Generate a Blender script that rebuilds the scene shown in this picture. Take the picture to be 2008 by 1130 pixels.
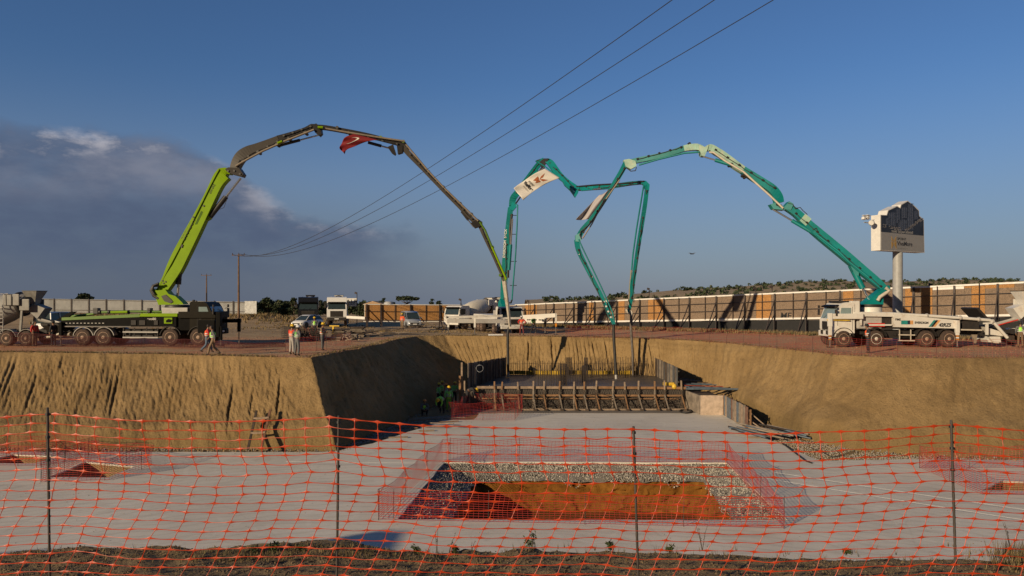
import bpy, bmesh, math, random
from mathutils import Vector, Matrix, noise, geometry, Euler
random.seed(7)
R = math.radians
scene = bpy.context.scene
COL = scene.collection
for o in list(bpy.data.objects): bpy.data.objects.remove(o)
# ------------------------------------------------------------ camera
F = 1450.0; HZ = 588.0; CH = 3.2      # focal length in photo pixels, horizon row, eye height over the plateau
cam = bpy.data.cameras.new('camera'); camo = bpy.data.objects.new('camera', cam); COL.objects.link(camo)
cam.sensor_width = 36; cam.lens = 36*F/2008; cam.shift_y = (HZ-565)/2008
camo.location = (0, 0, CH); camo.rotation_euler = (R(90), 0, 0)
cam.clip_start = .1; cam.clip_end = 9000
scene.camera = camo
# ------------------------------------------------------------ light
SUN_EL, SUN_AZ = 16.3, 43.0           # light travels towards +Y, turned AZ towards +X
w = bpy.data.worlds.new('World'); scene.world = w; w.use_nodes = True
nt = w.node_tree; nt.nodes.clear()
def N(nt, t, **kw):
    n = nt.nodes.new(t)
    for k, v in kw.items():
        if k.startswith('i_'):
            key = k[2:]
            n.inputs[int(key) if key.isdigit() else key.replace('_', ' ')].default_value = v
        else: setattr(n, k, v)
    return n
def L(nt, a, b): nt.links.new(a, b)
def M2(nt, op, a, b=None, c=None, clamp=False):
    n = nt.nodes.new('ShaderNodeMath'); n.operation = op; n.use_clamp = clamp
    for i, x in enumerate((a, b, c)):
        if x is None: continue
        if isinstance(x, (int, float)): n.inputs[i].default_value = x
        else: nt.links.new(x, n.inputs[i])
    return n.outputs[0]
def SS(nt, x, lo, hi):
    n = nt.nodes.new('ShaderNodeMapRange'); n.interpolation_type = 'SMOOTHSTEP'
    nt.links.new(x, n.inputs[0]); n.inputs[1].default_value = lo; n.inputs[2].default_value = hi
    return n.outputs[0]
def mixc(nt, fac, a, b, mode='MIX'):
    n = nt.nodes.new('ShaderNodeMix'); n.data_type = 'RGBA'; n.blend_type = mode
    for idx, x in ((0, fac), (6, a), (7, b)):
        if isinstance(x, (int, float)): n.inputs[idx].default_value = x
        elif isinstance(x, tuple): n.inputs[idx].default_value = (*x, 1) if len(x) == 3 else x
        else: nt.links.new(x, n.inputs[idx])
    return n.outputs[2]
sky = N(nt, 'ShaderNodeTexSky', sky_type='NISHITA', sun_disc=False, sun_elevation=R(SUN_EL),
        sun_rotation=R(180+SUN_AZ), altitude=0, air_density=1.0, dust_density=1.0, ozone_density=2.2)
tc = N(nt, 'ShaderNodeTexCoord'); sep = N(nt, 'ShaderNodeSeparateXYZ'); L(nt, tc.outputs['Generated'], sep.inputs[0])
X_, Y_, Z_ = sep.outputs
az = M2(nt, 'ARCTAN2', X_, Y_)                       # 0 straight ahead, negative to the left
elv = M2(nt, 'ARCSINE', Z_)
comb = N(nt, 'ShaderNodeCombineXYZ'); L(nt, az, comb.inputs[0]); L(nt, M2(nt, 'MULTIPLY', elv, 2.1), comb.inputs[1])
n1 = N(nt, 'ShaderNodeTexNoise', i_Scale=5.5, i_Detail=8.0, i_Roughness=.55); L(nt, comb.outputs[0], n1.inputs['Vector'])
n2 = N(nt, 'ShaderNodeTexNoise', i_Scale=13.0, i_Detail=6.0, i_Roughness=.6); L(nt, comb.outputs[0], n2.inputs['Vector'])
# the bank: thick on the left, its top falling to the right
top = M2(nt, 'ADD', M2(nt, 'MULTIPLY', SS(nt, az, -.26, -.44), .072), M2(nt, 'ADD', M2(nt, 'MULTIPLY', az, -.05), .098))     # elevation of the cloud top (rad)
d_top = M2(nt, 'SUBTRACT', M2(nt, 'ADD', top, M2(nt, 'MULTIPLY', M2(nt, 'SUBTRACT', n1.outputs[0], .5), .14)), elv)
m_top = SS(nt, d_top, -.008, .022)
m_bot = SS(nt, M2(nt, 'ADD', elv, M2(nt, 'MULTIPLY', n2.outputs[0], .05)), .03, .12)
m_end = SS(nt, M2(nt, 'ADD', az, M2(nt, 'MULTIPLY', n2.outputs[0], .16)), -.02, -.14)
mask = M2(nt, 'MULTIPLY', M2(nt, 'MULTIPLY', m_top, m_bot), m_end)
mask = M2(nt, 'MULTIPLY', mask, M2(nt, 'ADD', M2(nt, 'MULTIPLY', SS(nt, n2.outputs[0], .3, .6), .22), .68))
litf = SS(nt, d_top, .05, -.015)                     # the sunny upper edge
lit2 = SS(nt, n2.outputs[0], .42, .66)
litm = M2(nt, 'MULTIPLY', litf, lit2)
lit3 = M2(nt, 'MULTIPLY', SS(nt, n1.outputs[0], .45, .7), .30)
litm = M2(nt, 'MAXIMUM', litm, M2(nt, 'MULTIPLY', lit3, SS(nt, elv, .09, .16)))
puff = M2(nt, 'MULTIPLY', M2(nt, 'MULTIPLY', SS(nt, n2.outputs[0], .42, .62), SS(nt, d_top, .055, .005)), SS(nt, az, -.38, -.50))
litm = M2(nt, 'MAXIMUM', litm, M2(nt, 'MULTIPLY', puff, 1.0))
ccol = mixc(nt, litm, (.74, 1.0, 1.66), (4.4, 4.2, 4.5))
skyc = mixc(nt, 1.0, sky.outputs[0], (.41, .57, .80), 'MULTIPLY')
hz = SS(nt, elv, .30, -.02)
skyc = mixc(nt, M2(nt, 'MULTIPLY', hz, .72), skyc, (2.12, 2.34, 2.98))
leftd = M2(nt, 'MULTIPLY', SS(nt, az, .25, -.45), SS(nt, elv, .17, .03))   # grey veil under the bank
skyc = mixc(nt, M2(nt, 'MULTIPLY', leftd, .62), skyc, (.58, .78, 1.25))
fin = mixc(nt, mask, skyc, ccol)
fin = mixc(nt, SS(nt, Y_, -.05, -.5), fin, mixc(nt, 1.0, fin, (.42, .38, .34), 'MULTIPLY'))   # added dimming of the unseen sky behind the camera, for deeper shadows
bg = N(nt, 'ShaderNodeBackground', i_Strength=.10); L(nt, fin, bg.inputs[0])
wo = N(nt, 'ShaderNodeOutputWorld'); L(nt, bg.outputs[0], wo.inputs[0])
sl = bpy.data.lights.new('sun', 'SUN'); sl.energy = 4.2; sl.angle = R(.5); sl.color = (1, .80, .54)
so = bpy.data.objects.new('sun', sl); COL.objects.link(so)
sdir = Vector((math.sin(R(SUN_AZ))*math.cos(R(SUN_EL)), math.cos(R(SUN_AZ))*math.cos(R(SUN_EL)), -math.sin(R(SUN_EL))))
so.rotation_euler = sdir.to_track_quat('-Z', 'Y').to_euler()
scene.view_settings.view_transform = 'Standard'; scene.view_settings.look = 'None'
scene.view_settings.gamma = 1; scene.view_settings.exposure = 0.12
# ------------------------------------------------------------ pixel helpers (photo pixels to points of the place)
def P(px, py, Y): return Vector(((px-1004)*Y/F, Y, CH+(HZ-py)*Y/F))
def G(px, py, z=0.0):
    Y = F*(CH-z)/(py-HZ); return Vector(((px-1004)*Y/F, Y, z))
# ------------------------------------------------------------ materials
MATS = {}
def mat(name, col, rough=.6, metal=0.0, var=.25, scale=4.0, dust=0.0, dustcol=(.22, .10, .055), bump=0.0, bscale=30.0, spec=None, coat=0.0, trans=0.0):
    if name in MATS: return MATS[name]
    m = bpy.data.materials.new(name); m.use_nodes = True; t = m.node_tree; t.nodes.clear()
    b = N(t, 'ShaderNodeBsdfPrincipled'); o = N(t, 'ShaderNodeOutputMaterial'); L(t, b.outputs[0], o.inputs[0])
    c = N(t, 'ShaderNodeTexCoord')
    n = N(t, 'ShaderNodeTexNoise', i_Scale=scale, i_Detail=6.0, i_Roughness=.62); L(t, c.outputs['Object'], n.inputs['Vector'])
    dark = tuple(x*(1-var) for x in col); lite = tuple(min(1, x*(1+var*.7)) for x in col)
    cc = mixc(t, SS(t, n.outputs[0], .3, .7), dark, lite)
    if dust > 0:
        n2 = N(t, 'ShaderNodeTexNoise', i_Scale=scale*.6+1.3, i_Detail=8.0, i_Roughness=.7); L(t, c.outputs['Object'], n2.inputs['Vector'])
        cc = mixc(t, M2(t, 'MULTIPLY', SS(t, n2.outputs[0], .62-.3*dust, .8-.2*dust), min(1, dust+.25)), cc, dustcol)
    L(t, cc, b.inputs['Base Color'])
    b.inputs['Roughness'].default_value = rough; b.inputs['Metallic'].default_value = metal
    if spec is not None: b.inputs['Specular IOR Level'].default_value = spec
    if coat: b.inputs['Coat Weight'].default_value = coat
    if bump > 0:
        n3 = N(t, 'ShaderNodeTexNoise', i_Scale=bscale, i_Detail=5.0, i_Roughness=.6); L(t, c.outputs['Object'], n3.inputs['Vector'])
        bp = N(t, 'ShaderNodeBump', i_Strength=bump, i_Distance=.05); L(t, n3.outputs[0], bp.inputs['Height']); L(t, bp.outputs[0], b.inputs['Normal'])
    MATS[name] = m; return m
def glassmat(name, col=(.03, .045, .05)):
    return mat(name, col, rough=.1, var=.1, spec=.35)
# ------------------------------------------------------------ mesh building
class MB:
    def __init__(s): s.v = []; s.f = []; s.mi = []; s.mats = []; s.sm = []
    def _m(s, m):
        if m is None: return 0
        if m not in s.mats: s.mats.append(m)
        return s.mats.index(m)
    def add(s, vs, fs, m=None, smooth=False):
        b = len(s.v); k = s._m(m); s.v.extend(Vector(x) for x in vs)
        for f in fs: s.f.append([b+i for i in f]); s.mi.append(k); s.sm.append(smooth)
    def box(s, c, d, m=None, rot=None, bev=0.0, M=None):
        x, y, z = d[0]/2, d[1]/2, d[2]/2; c = Vector(c)
        if bev > 0:
            b = min(bev, x*.9, y*.9, z*.9)
            bm = bmesh.new(); bmesh.ops.create_cube(bm, size=1)
            for v in bm.verts: v.co = Vector((v.co.x*2*x, v.co.y*2*y, v.co.z*2*z))
            bmesh.ops.bevel(bm, geom=bm.edges[:], offset=b, segments=2, affect='EDGES', profile=.6)
            bm.verts.index_update(); vs = [v.co.copy() for v in bm.verts]; fs = [[v.index for v in f.verts] for f in bm.faces]; bm.free()
        else:
            vs = [Vector((i, j, k)) for i in (-x, x) for j in (-y, y) for k in (-z, z)]
            fs = [(0, 1, 3, 2), (4, 6, 7, 5), (0, 4, 5, 1), (2, 3, 7, 6), (0, 2, 6, 4), (1, 5, 7, 3)]
        if rot is not None:
            e = rot if isinstance(rot, Matrix) else Euler(rot).to_matrix()
            vs = [e @ v for v in vs]
        vs = [v+c for v in vs]
        if M is not None: vs = [M @ v for v in vs]
        s.add(vs, fs, m)
    def beam(s, a, b, wd, h, m=None, up=(0, 0, 1), w2=None, h2=None):
        a = Vector(a); b = Vector(b); d = (b-a).normalized(); u = Vector(up)
        if abs(d.dot(u)) > .98: u = Vector((0, 1, 0))
        r = d.cross(u).normalized(); u = r.cross(d).normalized()
        w2 = wd if w2 is None else w2; h2 = h if h2 is None else h2
        vs = []
        for p, ww, hh in ((a, wd, h), (b, w2, h2)):
            for i, j in ((-1, -1), (1, -1), (1, 1), (-1, 1)): vs.append(p+r*i*ww/2+u*j*hh/2)
        s.add(vs, [(3, 2, 1, 0), (4, 5, 6, 7), (0, 1, 5, 4), (1, 2, 6, 5), (2, 3, 7, 6), (3, 0, 4, 7)], m)
    def tube(s, pts, r, m=None, seg=8, cap=True, smooth=True):
        pts = [Vector(p) for p in pts]; n = len(pts); rr = r if isinstance(r, (list, tuple)) else [r]*n
        vs = []; fs = []; pu = None
        for i, p in enumerate(pts):
            d = (pts[min(i+1, n-1)]-pts[max(i-1, 0)])
            if d.length < 1e-9: d = Vector((0, 0, 1))
            d.normalize()
            u = Vector((0, 0, 1)) if pu is None else pu
            if abs(d.dot(u)) > .95: u = Vector((0, 1, 0)) if abs(d.y) < .9 else Vector((1, 0, 0))
            a = d.cross(u).normalized(); b2 = a.cross(d).normalized(); pu = b2
            for k in range(seg):
                t = 2*math.pi*k/seg; vs.append(p+a*math.cos(t)*rr[i]+b2*math.sin(t)*rr[i])
        for i in range(n-1):
            for k in range(seg):
                k2 = (k+1) % seg; fs.append((i*seg+k, i*seg+k2, (i+1)*seg+k2, (i+1)*seg+k))
        s.add(vs, fs, m, smooth)
        if cap: s.add(vs[:seg], [tuple(reversed(range(seg)))], m); s.add(vs[-seg:], [tuple(range(seg))], m)
    def lathe(s, prof, axis_o, axis_d, m=None, seg=24, smooth=True):
        # prof: list of (distance along the axis, radius)
        o = Vector(axis_o); d = Vector(axis_d).normalized()
        u = Vector((0, 0, 1)) if abs(d.z) < .9 else Vector((1, 0, 0))
        a = d.cross(u).normalized(); b = a.cross(d).normalized(); vs = []; fs = []
        for h, r in prof:
            for k in range(seg):
                t = 2*math.pi*k/seg; vs.append(o+d*h+a*math.cos(t)*r+b*math.sin(t)*r)
        n = len(prof)
        for i in range(n-1):
            for k in range(seg):
                k2 = (k+1) % seg; fs.append((i*seg+k, (i+1)*seg+k, (i+1)*seg+k2, i*seg+k2))
        s.add(vs, fs, m, smooth)
        s.add(vs[:seg], [tuple(range(seg))], m); s.add(vs[-seg:], [tuple(reversed(range(seg)))], m)
    def prism(s, poly, e0, e1, frame, m=None):
        # poly in 2D, extruded between e0 and e1 along frame's third axis; frame = function (u,v,w) to point
        n = len(poly); vs = [frame(u, v, e0) for u, v in poly]+[frame(u, v, e1) for u, v in poly]
        fs = [(i, (i+1) % n, (i+1) % n+n, i+n) for i in range(n)]
        s.add(vs, fs, m)
        tri = geometry.tessellate_polygon([[Vector((u, v, 0)) for u, v in poly]])
        s.add(vs[:n], [tuple(t) for t in tri], m); s.add(vs[n:], [tuple(reversed(t)) for t in tri], m)
    def build(s, name, m=None, parent=None, M=None, recalc=True):
        me = bpy.data.meshes.new(name)
        vs = [M @ v for v in s.v] if M is not None else s.v
        me.from_pydata([tuple(v) for v in vs], [], s.f)
        mm = list(s.mats)
        if m is not None and not mm: mm = [m]
        for x in mm: me.materials.append(x)
        me.polygons.foreach_set('material_index', s.mi); me.polygons.foreach_set('use_smooth', s.sm)
        if recalc:
            bm = bmesh.new(); bm.from_mesh(me); bmesh.ops.recalc_face_normals(bm, faces=bm.faces); bm.to_mesh(me); bm.free()
        me.update()
        o = bpy.data.objects.new(name, me); COL.objects.link(o)
        if parent is not None: o.parent = parent
        return o
FXZ = lambda u, v, w: Vector((u, w, v))
FXY = lambda u, v, w: Vector((u, v, w))
FYZ = lambda u, v, w: Vector((w, u, v))
def tag(o, label=None, cat=None, group=None, kind=None):
    if label: o['label'] = label
    if cat: o['category'] = cat
    if group: o['group'] = group
    if kind: o['kind'] = kind
    return o
def empty(name, loc=(0, 0, 0), rz=0.0):
    o = bpy.data.objects.new(name, None); COL.objects.link(o); o.location = loc; o.rotation_euler = (0, 0, rz)
    o.empty_display_size = .3
    return o
def inv(o):   # world to the thing's own space
    return (Matrix.Translation(Vector(o.location)) @ Euler(o.rotation_euler).to_matrix().to_4x4()).inverted()
def copy_tree(o, parent=None):
    c = o.copy(); COL.objects.link(c); c.parent = parent
    for ch in list(o.children): copy_tree(ch, c)
    return c
FONT = {}
def text_mb(mb, txt, size, M, m, shear=0.0, bold=0.0, align='LEFT', sx=1.0, depth=.004):
    c = bpy.data.curves.new('t', 'FONT'); c.body = txt; c.size = size; c.align_x = align; c.align_y = 'CENTER'
    c.offset = bold; c.extrude = depth; c.shear = shear
    o = bpy.data.objects.new('t', c); COL.objects.link(o); dg = bpy.context.evaluated_depsgraph_get(); dg.update()
    me = bpy.data.meshes.new_from_object(o.evaluated_get(dg))
    mb.add([M @ Vector((v.co.x*sx, v.co.y, v.co.z)) for v in me.vertices], [tuple(p.vertices) for p in me.polygons], m)
    bpy.data.objects.remove(o); bpy.data.curves.remove(c); bpy.data.meshes.remove(me)
def basis(o, x, y):   # a frame at o with the given x and y axes
    x = Vector(x).normalized(); y = Vector(y); z = x.cross(y).normalized(); y = z.cross(x)
    M = Matrix((x, y, z)).transposed().to_4x4(); M.translation = Vector(o); return M
# ============================================================ the ground, the pit and its floor
FL = -4.4; RAFT = -2.95
def gz(x, y):
    a = min(1, max(0, (y-8)/24)); a = a*a*(3-2*a)
    z = 1.6*(1-a)
    if y > 30: z += .05*noise.noise(Vector((x*.25, y*.25, 0)))
    if y < 9:
        z += 1.9*math.exp(-(((x+21.8)/2.2)**2+((y-4)/4)**2)) + 1.05*math.exp(-(((x+30)/3.6)**2+((y-4)/4)**2))  # unseen lumps added on the near crest to cast shadows on the slab
        if abs(x) < 6: z += .035*noise.noise(Vector((x*1.3, y*1.3, 3)))+.02*noise.noise(Vector((x*6, y*6, 1)))+.012*noise.noise(Vector((x*17, y*17, 5)))
    if y > 75 and x < -12:                       # low bank of soil on the far left
        z += .95*math.exp(-((y-104)/7)**2)*min(1, max(0, (-x-27)/7))
    if 66 < y < 110 and -30 < x < 12: z -= .4*min(1, max(0, (y-70)/4))*min(1, (110-y)/10)*min(1, max(0, (x+30)/12))*min(1, (12-x)/6)
    if y > 125 and x < 60: z -= .013*(y-125)*min(1, (60-x)/40)
    return z
TB = [((-42, 5), (-36, 11)), ((-42, 45.5), (-34, 37.3)), ((-31.5, 45.2), (-26, 37.1)), ((-21, 43.4), (-17, 37.2)), ((-13.2, 41.3), (-10.6, 37.15)),
      ((-11.2, 41.0), (-8.7, 37.0)), ((-10.6, 44), (-8.0, 41)), ((-10.0, 47.8), (-6.9, 45.5)), ((-9.5, 54), (-5.6, 52)), ((-9.3, 60.3), (-5.0, 58)),
      ((-8.4, 64.6), (-4.4, 61.4)), ((-5.9, 66.2), (-3.0, 62.6)), ((0, 64.6), (0, 62.0)), ((8.4, 62.6), (9, 61.0)), ((12.3, 60.0), (12.6, 58.4)),
      ((15.3, 55.4), (14.2, 53.5)), ((17.2, 50.4), (15.2, 48.5)), ((18.3, 45.5), (15.7, 43)), ((18.9, 43), (15.9, 39.8)), ((20.5, 41.3), (17.2, 37.2)),
      ((23.5, 40.4), (19.8, 36.1)), ((28.7, 41.2), (24, 34.9)), ((40, 41), (33, 34.4)), ((40, 5), (34, 11)), ((8, 4.5), (8, 11)),
      ((3, 4.52), (3, 11)), ((1.5, 4.6), (1.5, 11)), ((0, 4.72), (0, 11)), ((-.7, 4.74), (-.7, 11)), ((-1.25, 4.92), (-1.2, 11)), ((-2, 4.78), (-2, 11)), ((-3.4, 4.7), (-3.4, 11)), ((-8, 5), (-8, 11)), ((-15, 5), (-15, 11))]
cols = []          # (T, B, arc length, segment index)
arc = 0.0
for i, (t, b) in enumerate(TB):
    t2, b2 = TB[(i+1) % len(TB)]
    t = Vector(t); b = Vector(b); t2 = Vector(t2); b2 = Vector(b2)
    ln = ((t2-t).length+(b2-b).length)/2
    vis = 1 <= i <= 21
    near = i >= 23 and abs(t.x) < 8.1 and abs(t2.x) < 8.1
    step = (.042 if i < 4 or 11 <= i < 15 else .10) if vis else (.05 if near else .8)
    n = max(1, int(ln/step))
    for k in range(n):
        a = k/n; T = t.lerp(t2, a); B = b.lerp(b2, a)
        if vis:
            q = arc+ln*a
            nrm = (B-T).normalized()
            T = T+nrm*(.22*noise.noise(Vector((q*.35, 0, 0)))+.14*noise.noise(Vector((q*1.7, 4, 0))))
            B = B+nrm*(.3*noise.noise(Vector((q*.3, 9, 0)))+.1*noise.noise(Vector((q*1.5, 14, 0))))
        elif near:
            T = T+Vector((0, .03*noise.noise(Vector((T.x*5, 0, 0)))+.012*noise.noise(Vector((T.x*23, 0, 3)))))
        cols.append((T, B, arc+ln*a, i+a))
    arc += ln
def soil(name, base, lite, dark, streak=0.0, bscale=9.0, bstr=.6, red=None):
    m = bpy.data.materials.new(name); m.use_nodes = True; t = m.node_tree; t.nodes.clear()
    b = N(t, 'ShaderNodeBsdfPrincipled', i_Roughness=.95); o = N(t, 'ShaderNodeOutputMaterial'); L(t, b.outputs[0], o.inputs[0])
    b.inputs['Specular IOR Level'].default_value = .15
    c = N(t, 'ShaderNodeTexCoord')
    n = N(t, 'ShaderNodeTexNoise', i_Scale=.35, i_Detail=9.0, i_Roughness=.65); L(t, c.outputs['Object'], n.inputs['Vector'])
    n2 = N(t, 'ShaderNodeTexNoise', i_Scale=7.0, i_Detail=7.0, i_Roughness=.7); L(t, c.outputs['Object'], n2.inputs['Vector'])
    n4 = N(t, 'ShaderNodeTexNoise', i_Scale=1.7, i_Detail=9.0, i_Roughness=.75); L(t, c.outputs['Object'], n4.inputs['Vector'])
    cc = mixc(t, SS(t, n.outputs[0], .35, .68), base, lite)
    cc = mixc(t, M2(t, 'MULTIPLY', SS(t, n4.outputs[0], .5, .72), .55), cc, dark)
    cc = mixc(t, M2(t, 'MULTIPLY', SS(t, n2.outputs[0], .50, .75), .45), cc, dark)
    if red:
        sp = N(t, 'ShaderNodeSeparateXYZ'); L(t, c.outputs['Object'], sp.inputs[0])
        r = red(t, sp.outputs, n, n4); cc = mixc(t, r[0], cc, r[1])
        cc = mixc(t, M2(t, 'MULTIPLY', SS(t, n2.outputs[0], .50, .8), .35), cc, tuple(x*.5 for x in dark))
    L(t, cc, b.inputs['Base Color'])
    n3 = N(t, 'ShaderNodeTexNoise', i_Scale=bscale, i_Detail=9.0, i_Roughness=.68); L(t, c.outputs['Object'], n3.inputs['Vector'])
    bp = N(t, 'ShaderNodeBump', i_Strength=bstr, i_Distance=.09); L(t, n3.outputs[0], bp.inputs['Height']); L(t, bp.outputs[0], b.inputs['Normal'])
    return m
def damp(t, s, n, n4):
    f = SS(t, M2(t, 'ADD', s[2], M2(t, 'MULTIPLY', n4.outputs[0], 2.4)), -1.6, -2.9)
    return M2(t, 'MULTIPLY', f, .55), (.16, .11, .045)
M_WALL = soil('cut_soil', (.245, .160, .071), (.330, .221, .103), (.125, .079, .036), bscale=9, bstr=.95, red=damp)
def redf(t, s, n, n4):
    X, Y, Z = s
    near = SS(t, Y, 20, 9)
    far_tan = M2(t, 'MULTIPLY', SS(t, M2(t, 'ADD', Y, M2(t, 'MULTIPLY', n.outputs[0], 16)), 66, 74), SS(t, X, 3, -3))
    fac = M2(t, 'MULTIPLY', M2(t, 'SUBTRACT', 1.0, M2(t, 'MAXIMUM', near, far_tan), clamp=True), SS(t, Y, 105, 85))
    fac = M2(t, 'MULTIPLY', fac, SS(t, n4.outputs[0], .22, .45))
    return M2(t, 'MAXIMUM', fac, M2(t, 'MULTIPLY', near, .8)), mixc(t, near, mixc(t, SS(t, n.outputs[0], .42, .60), (.50, .235, .125), (.46, .31, .175)), (.17, .12, .07))
M_GROUND = soil('plateau_soil', (.34, .235, .13), (.46, .33, .19), (.15, .105, .06), bscale=5, bstr=.7, red=redf)
M_FLOORSOIL = soil('pit_floor_soil', (.24, .16, .075), (.30, .20, .10), (.12, .08, .04), bscale=9)
# walls
NV = 34
mb = MB(); grid = []
def wall_point(c, v):
    T, B, q, si = c
    zt = gz(T.x, T.y); h = zt-FL
    n2 = (B-T).normalized()
    x = T.lerp(B, v); 
    prof = .0
    steep = 1.0
    z = zt+(FL-zt)*v
    left = 1 <= si < 5; side = 5 <= si < 11; far = 11 <= si < 15.2; right = si >= 15.2 and si < 23
    env = min(1, v*7)*min(1, (1-v)*5)
    N3 = Vector((n2.x, n2.y, .8)).normalized()
    d = 0
    if 1 <= si < 23:
        if left:
            k = 1.0 if si < 4.6 else max(0, (5-si)/.4)
            ph = q+2.1*v+.12*noise.noise(Vector((q*.5, v*2, 0)))
            ph += .07*noise.noise(Vector((ph*.9, 3, 1)))
            w_ = abs(((ph/.31) % 1)-.5)*2
            low = 1-.75*max(0, min(1, (v-.62)/.2))
            amp = max(.015, .044+.028*noise.noise(Vector((ph*.8, v*1.3, 2))))
            d += ((w_**.8-.5)*.4-max(0, .36-w_)*2.6)*amp*low
            g = noise.noise(Vector((int(ph/.31)*3.7, v*1.1, 7)))
            if g > .35 and w_ < .5: d -= .22*(g-.3)*2*low
            d += .45*max(0, min(1, (v-.55)/.25))*math.exp(-((v-.9)/.25)**2)
        if far:
            ph = q+.1*v+.12*noise.noise(Vector((q*.7, v*2, 0)))
            w_ = abs(((ph/.36) % 1)-.5)*2
            amp = max(.008, .065*(.6+1.3*noise.noise(Vector((q*.35, v*1.5, 3)))))
            d += ((w_**.8-.5)*.4-max(0, .36-w_)*2.4)*amp
            g = noise.noise(Vector((int(ph/.36)*2.3, v*2.1, 7)))
            if g > .32 and w_ < .55 and v < .6: d -= .35*(g-.25)
        if right:
            d += .35*noise.noise(Vector((q*.18, v*1.2, 5)))
            ph = q-.6*v+.5*noise.noise(Vector((q*.3, v, 0)))
            w_ = abs(((ph/.5) % 1)-.5)*2
            d += ((w_**.8-.5)*.4-max(0, .4-w_)*2.0)*max(.003, .018+.03*noise.noise(Vector((ph*.6, v*1.8, 8))))*(1-v)
            d += .5*math.exp(-((v-.85)/.22)**2)*(.6+noise.noise(Vector((q*.25, 0, 1))))
        if side:
            d += .25*noise.noise(Vector((q*.3, v*1.6+q*.12, 5)))
            ph = v*4+q*.35; d += .05*(abs((ph % 1)-.5)*2-.5)
        p3 = Vector((x.x, x.y, z))
        kk = .75 if right else .9
        d += .10*noise.noise(p3*.6)+kk*(.07*noise.noise(p3*1.9)+.075*noise.noise(p3*4.3)+.04*noise.noise(p3*11))
    d *= env
    return Vector((x.x, x.y, z))+N3*d
nc = len(cols)
vs = [wall_point(cols[i], j/NV) for i in range(nc) for j in range(NV+1)]
# fillet: keep the wall's foot below the floor sheet
for i in range(nc): vs[i*(NV+1)+NV].z -= .05
fs = [(i*(NV+1)+j, i*(NV+1)+j+1, ((i+1) % nc)*(NV+1)+j+1, ((i+1) % nc)*(NV+1)+j) for i in range(nc) for j in range(NV)]
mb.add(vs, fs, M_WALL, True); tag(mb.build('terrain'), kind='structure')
# plateau sheet with the pit cut out of it
def cdt_sheet(name, outer, holes, pts, zf, m, kind='structure'):
    v2 = []; ed = []; fcs = []
    for lp in [outer]+holes:
        b = len(v2); v2 += [Vector(p[:2]) for p in lp]; ed += [(b+i, b+(i+1) % len(lp)) for i in range(len(lp))]
    v2 += [Vector(p) for p in pts]
    r = geometry.delaunay_2d_cdt(v2, ed, [], 0, 1e-5)
    V, Fc = r[0], r[2]
    def inside(p, lp):
        c = False; n = len(lp)
        for i in range(n):
            a, b = lp[i], lp[(i+1) % n]
            if (a[1] > p[1]) != (b[1] > p[1]) and p[0] < (b[0]-a[0])*(p[1]-a[1])/(b[1]-a[1])+a[0]: c = not c
        return c
    bbs = [(min(p[0] for p in h), max(p[0] for p in h), min(p[1] for p in h), max(p[1] for p in h)) for h in holes]
    keep = []
    for f in Fc:
        c = sum((V[i] for i in f), Vector((0, 0)))/len(f)
        bad = not inside(c, outer)
        for h, bb in zip(holes, bbs):
            if not bad and bb[0] < c.x < bb[1] and bb[2] < c.y < bb[3] and inside(c, h): bad = True
        if not bad: keep.append(f)
    mb = MB(); mb.add([(p.x, p.y, zf(p.x, p.y)) for p in V], keep, m, True)
    return mb, (tag(mb.build(name), kind=kind) if kind else mb.build(name))
pit = [(c[0].x, c[0].y) for c in cols]
coarse = [(TB[i][0][0], TB[i][0][1]) for i in range(len(TB))]
def inpoly(p, lp):
    c = False; n = len(lp)
    for i in range(n):
        a, b = lp[i], lp[(i+1) % n]
        if (a[1] > p[1]) != (b[1] > p[1]) and p[0] < (b[0]-a[0])*(p[1]-a[1])/(b[1]-a[1])+a[0]: c = not c
    return c
pts = []
for i in range(-62, 63):
    for j in range(40, 122):
        p = (i*1.0+random.uniform(-.3, .3), j*1.0+random.uniform(-.3, .3))
        if not inpoly(p, coarse): pts.append(p)
for i in range(-100, 101):
    for j in range(0, 34):
        p = (i*.04+random.uniform(-.015, .015), 3.4+j*.04+random.uniform(-.015, .015))
        if not inpoly((p[0], p[1]+.05), coarse): pts.append(p)
for i in range(-60, 60):
    for j in range(-4, 13): pts.append((i*1.1, -2+j*.4)) if abs(i*1.1) > 4.5 and not inpoly((i*1.1, -1.8+j*.4), coarse) else None
for i in range(-24, 25):
    for j in range(0, 20):
        p = (i*20+random.uniform(-5, 5), 125+j*22+random.uniform(-5, 5)); pts.append(p)
BIG = 6000
cdt_sheet('ground', [(-BIG, -BIG), (BIG, -BIG), (BIG, BIG), (-BIG, BIG)], [pit], pts, gz, M_GROUND)
# openings in the pit floor
def quad(*pp): return [(G(a, b, FL).x, G(a, b, FL).y) for a, b in pp]
SUMP = [(-3.95, 25.45), (9.45, 25.35), (9.95, 34.3), (-3.15, 34.4)]
PIT_A = quad((96, 938), (213, 938), (262, 917), (168, 908))
PIT_B = quad((-45, 911), (70, 910), (110, 897), (25, 893))
PIT_C = quad((1925, 964), (2090, 966), (2075, 949), (1965, 945))
def rag(lp, st=.35, amp=.12, seed=0):
    out = []
    for i in range(len(lp)):
        a = Vector(lp[i]); b = Vector(lp[(i+1) % len(lp)]); n = max(1, int((b-a).length/st))
        nr = Vector((-(b-a).y, (b-a).x)).normalized()
        for k in range(n):
            p = a.lerp(b, k/n); out.append(p+nr*amp*noise.noise(Vector((p.x*1.5, p.y*1.5, seed))))
    return out
floor_outer = [(-50, 8), (50, 8), (50, 70), (-50, 70)]
holesA = [rag(SUMP, .3, .05, 1), rag(PIT_A, .5, .02, 2), rag(PIT_B, .5, .02, 3), rag(PIT_C, .5, .02, 4)]
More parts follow.
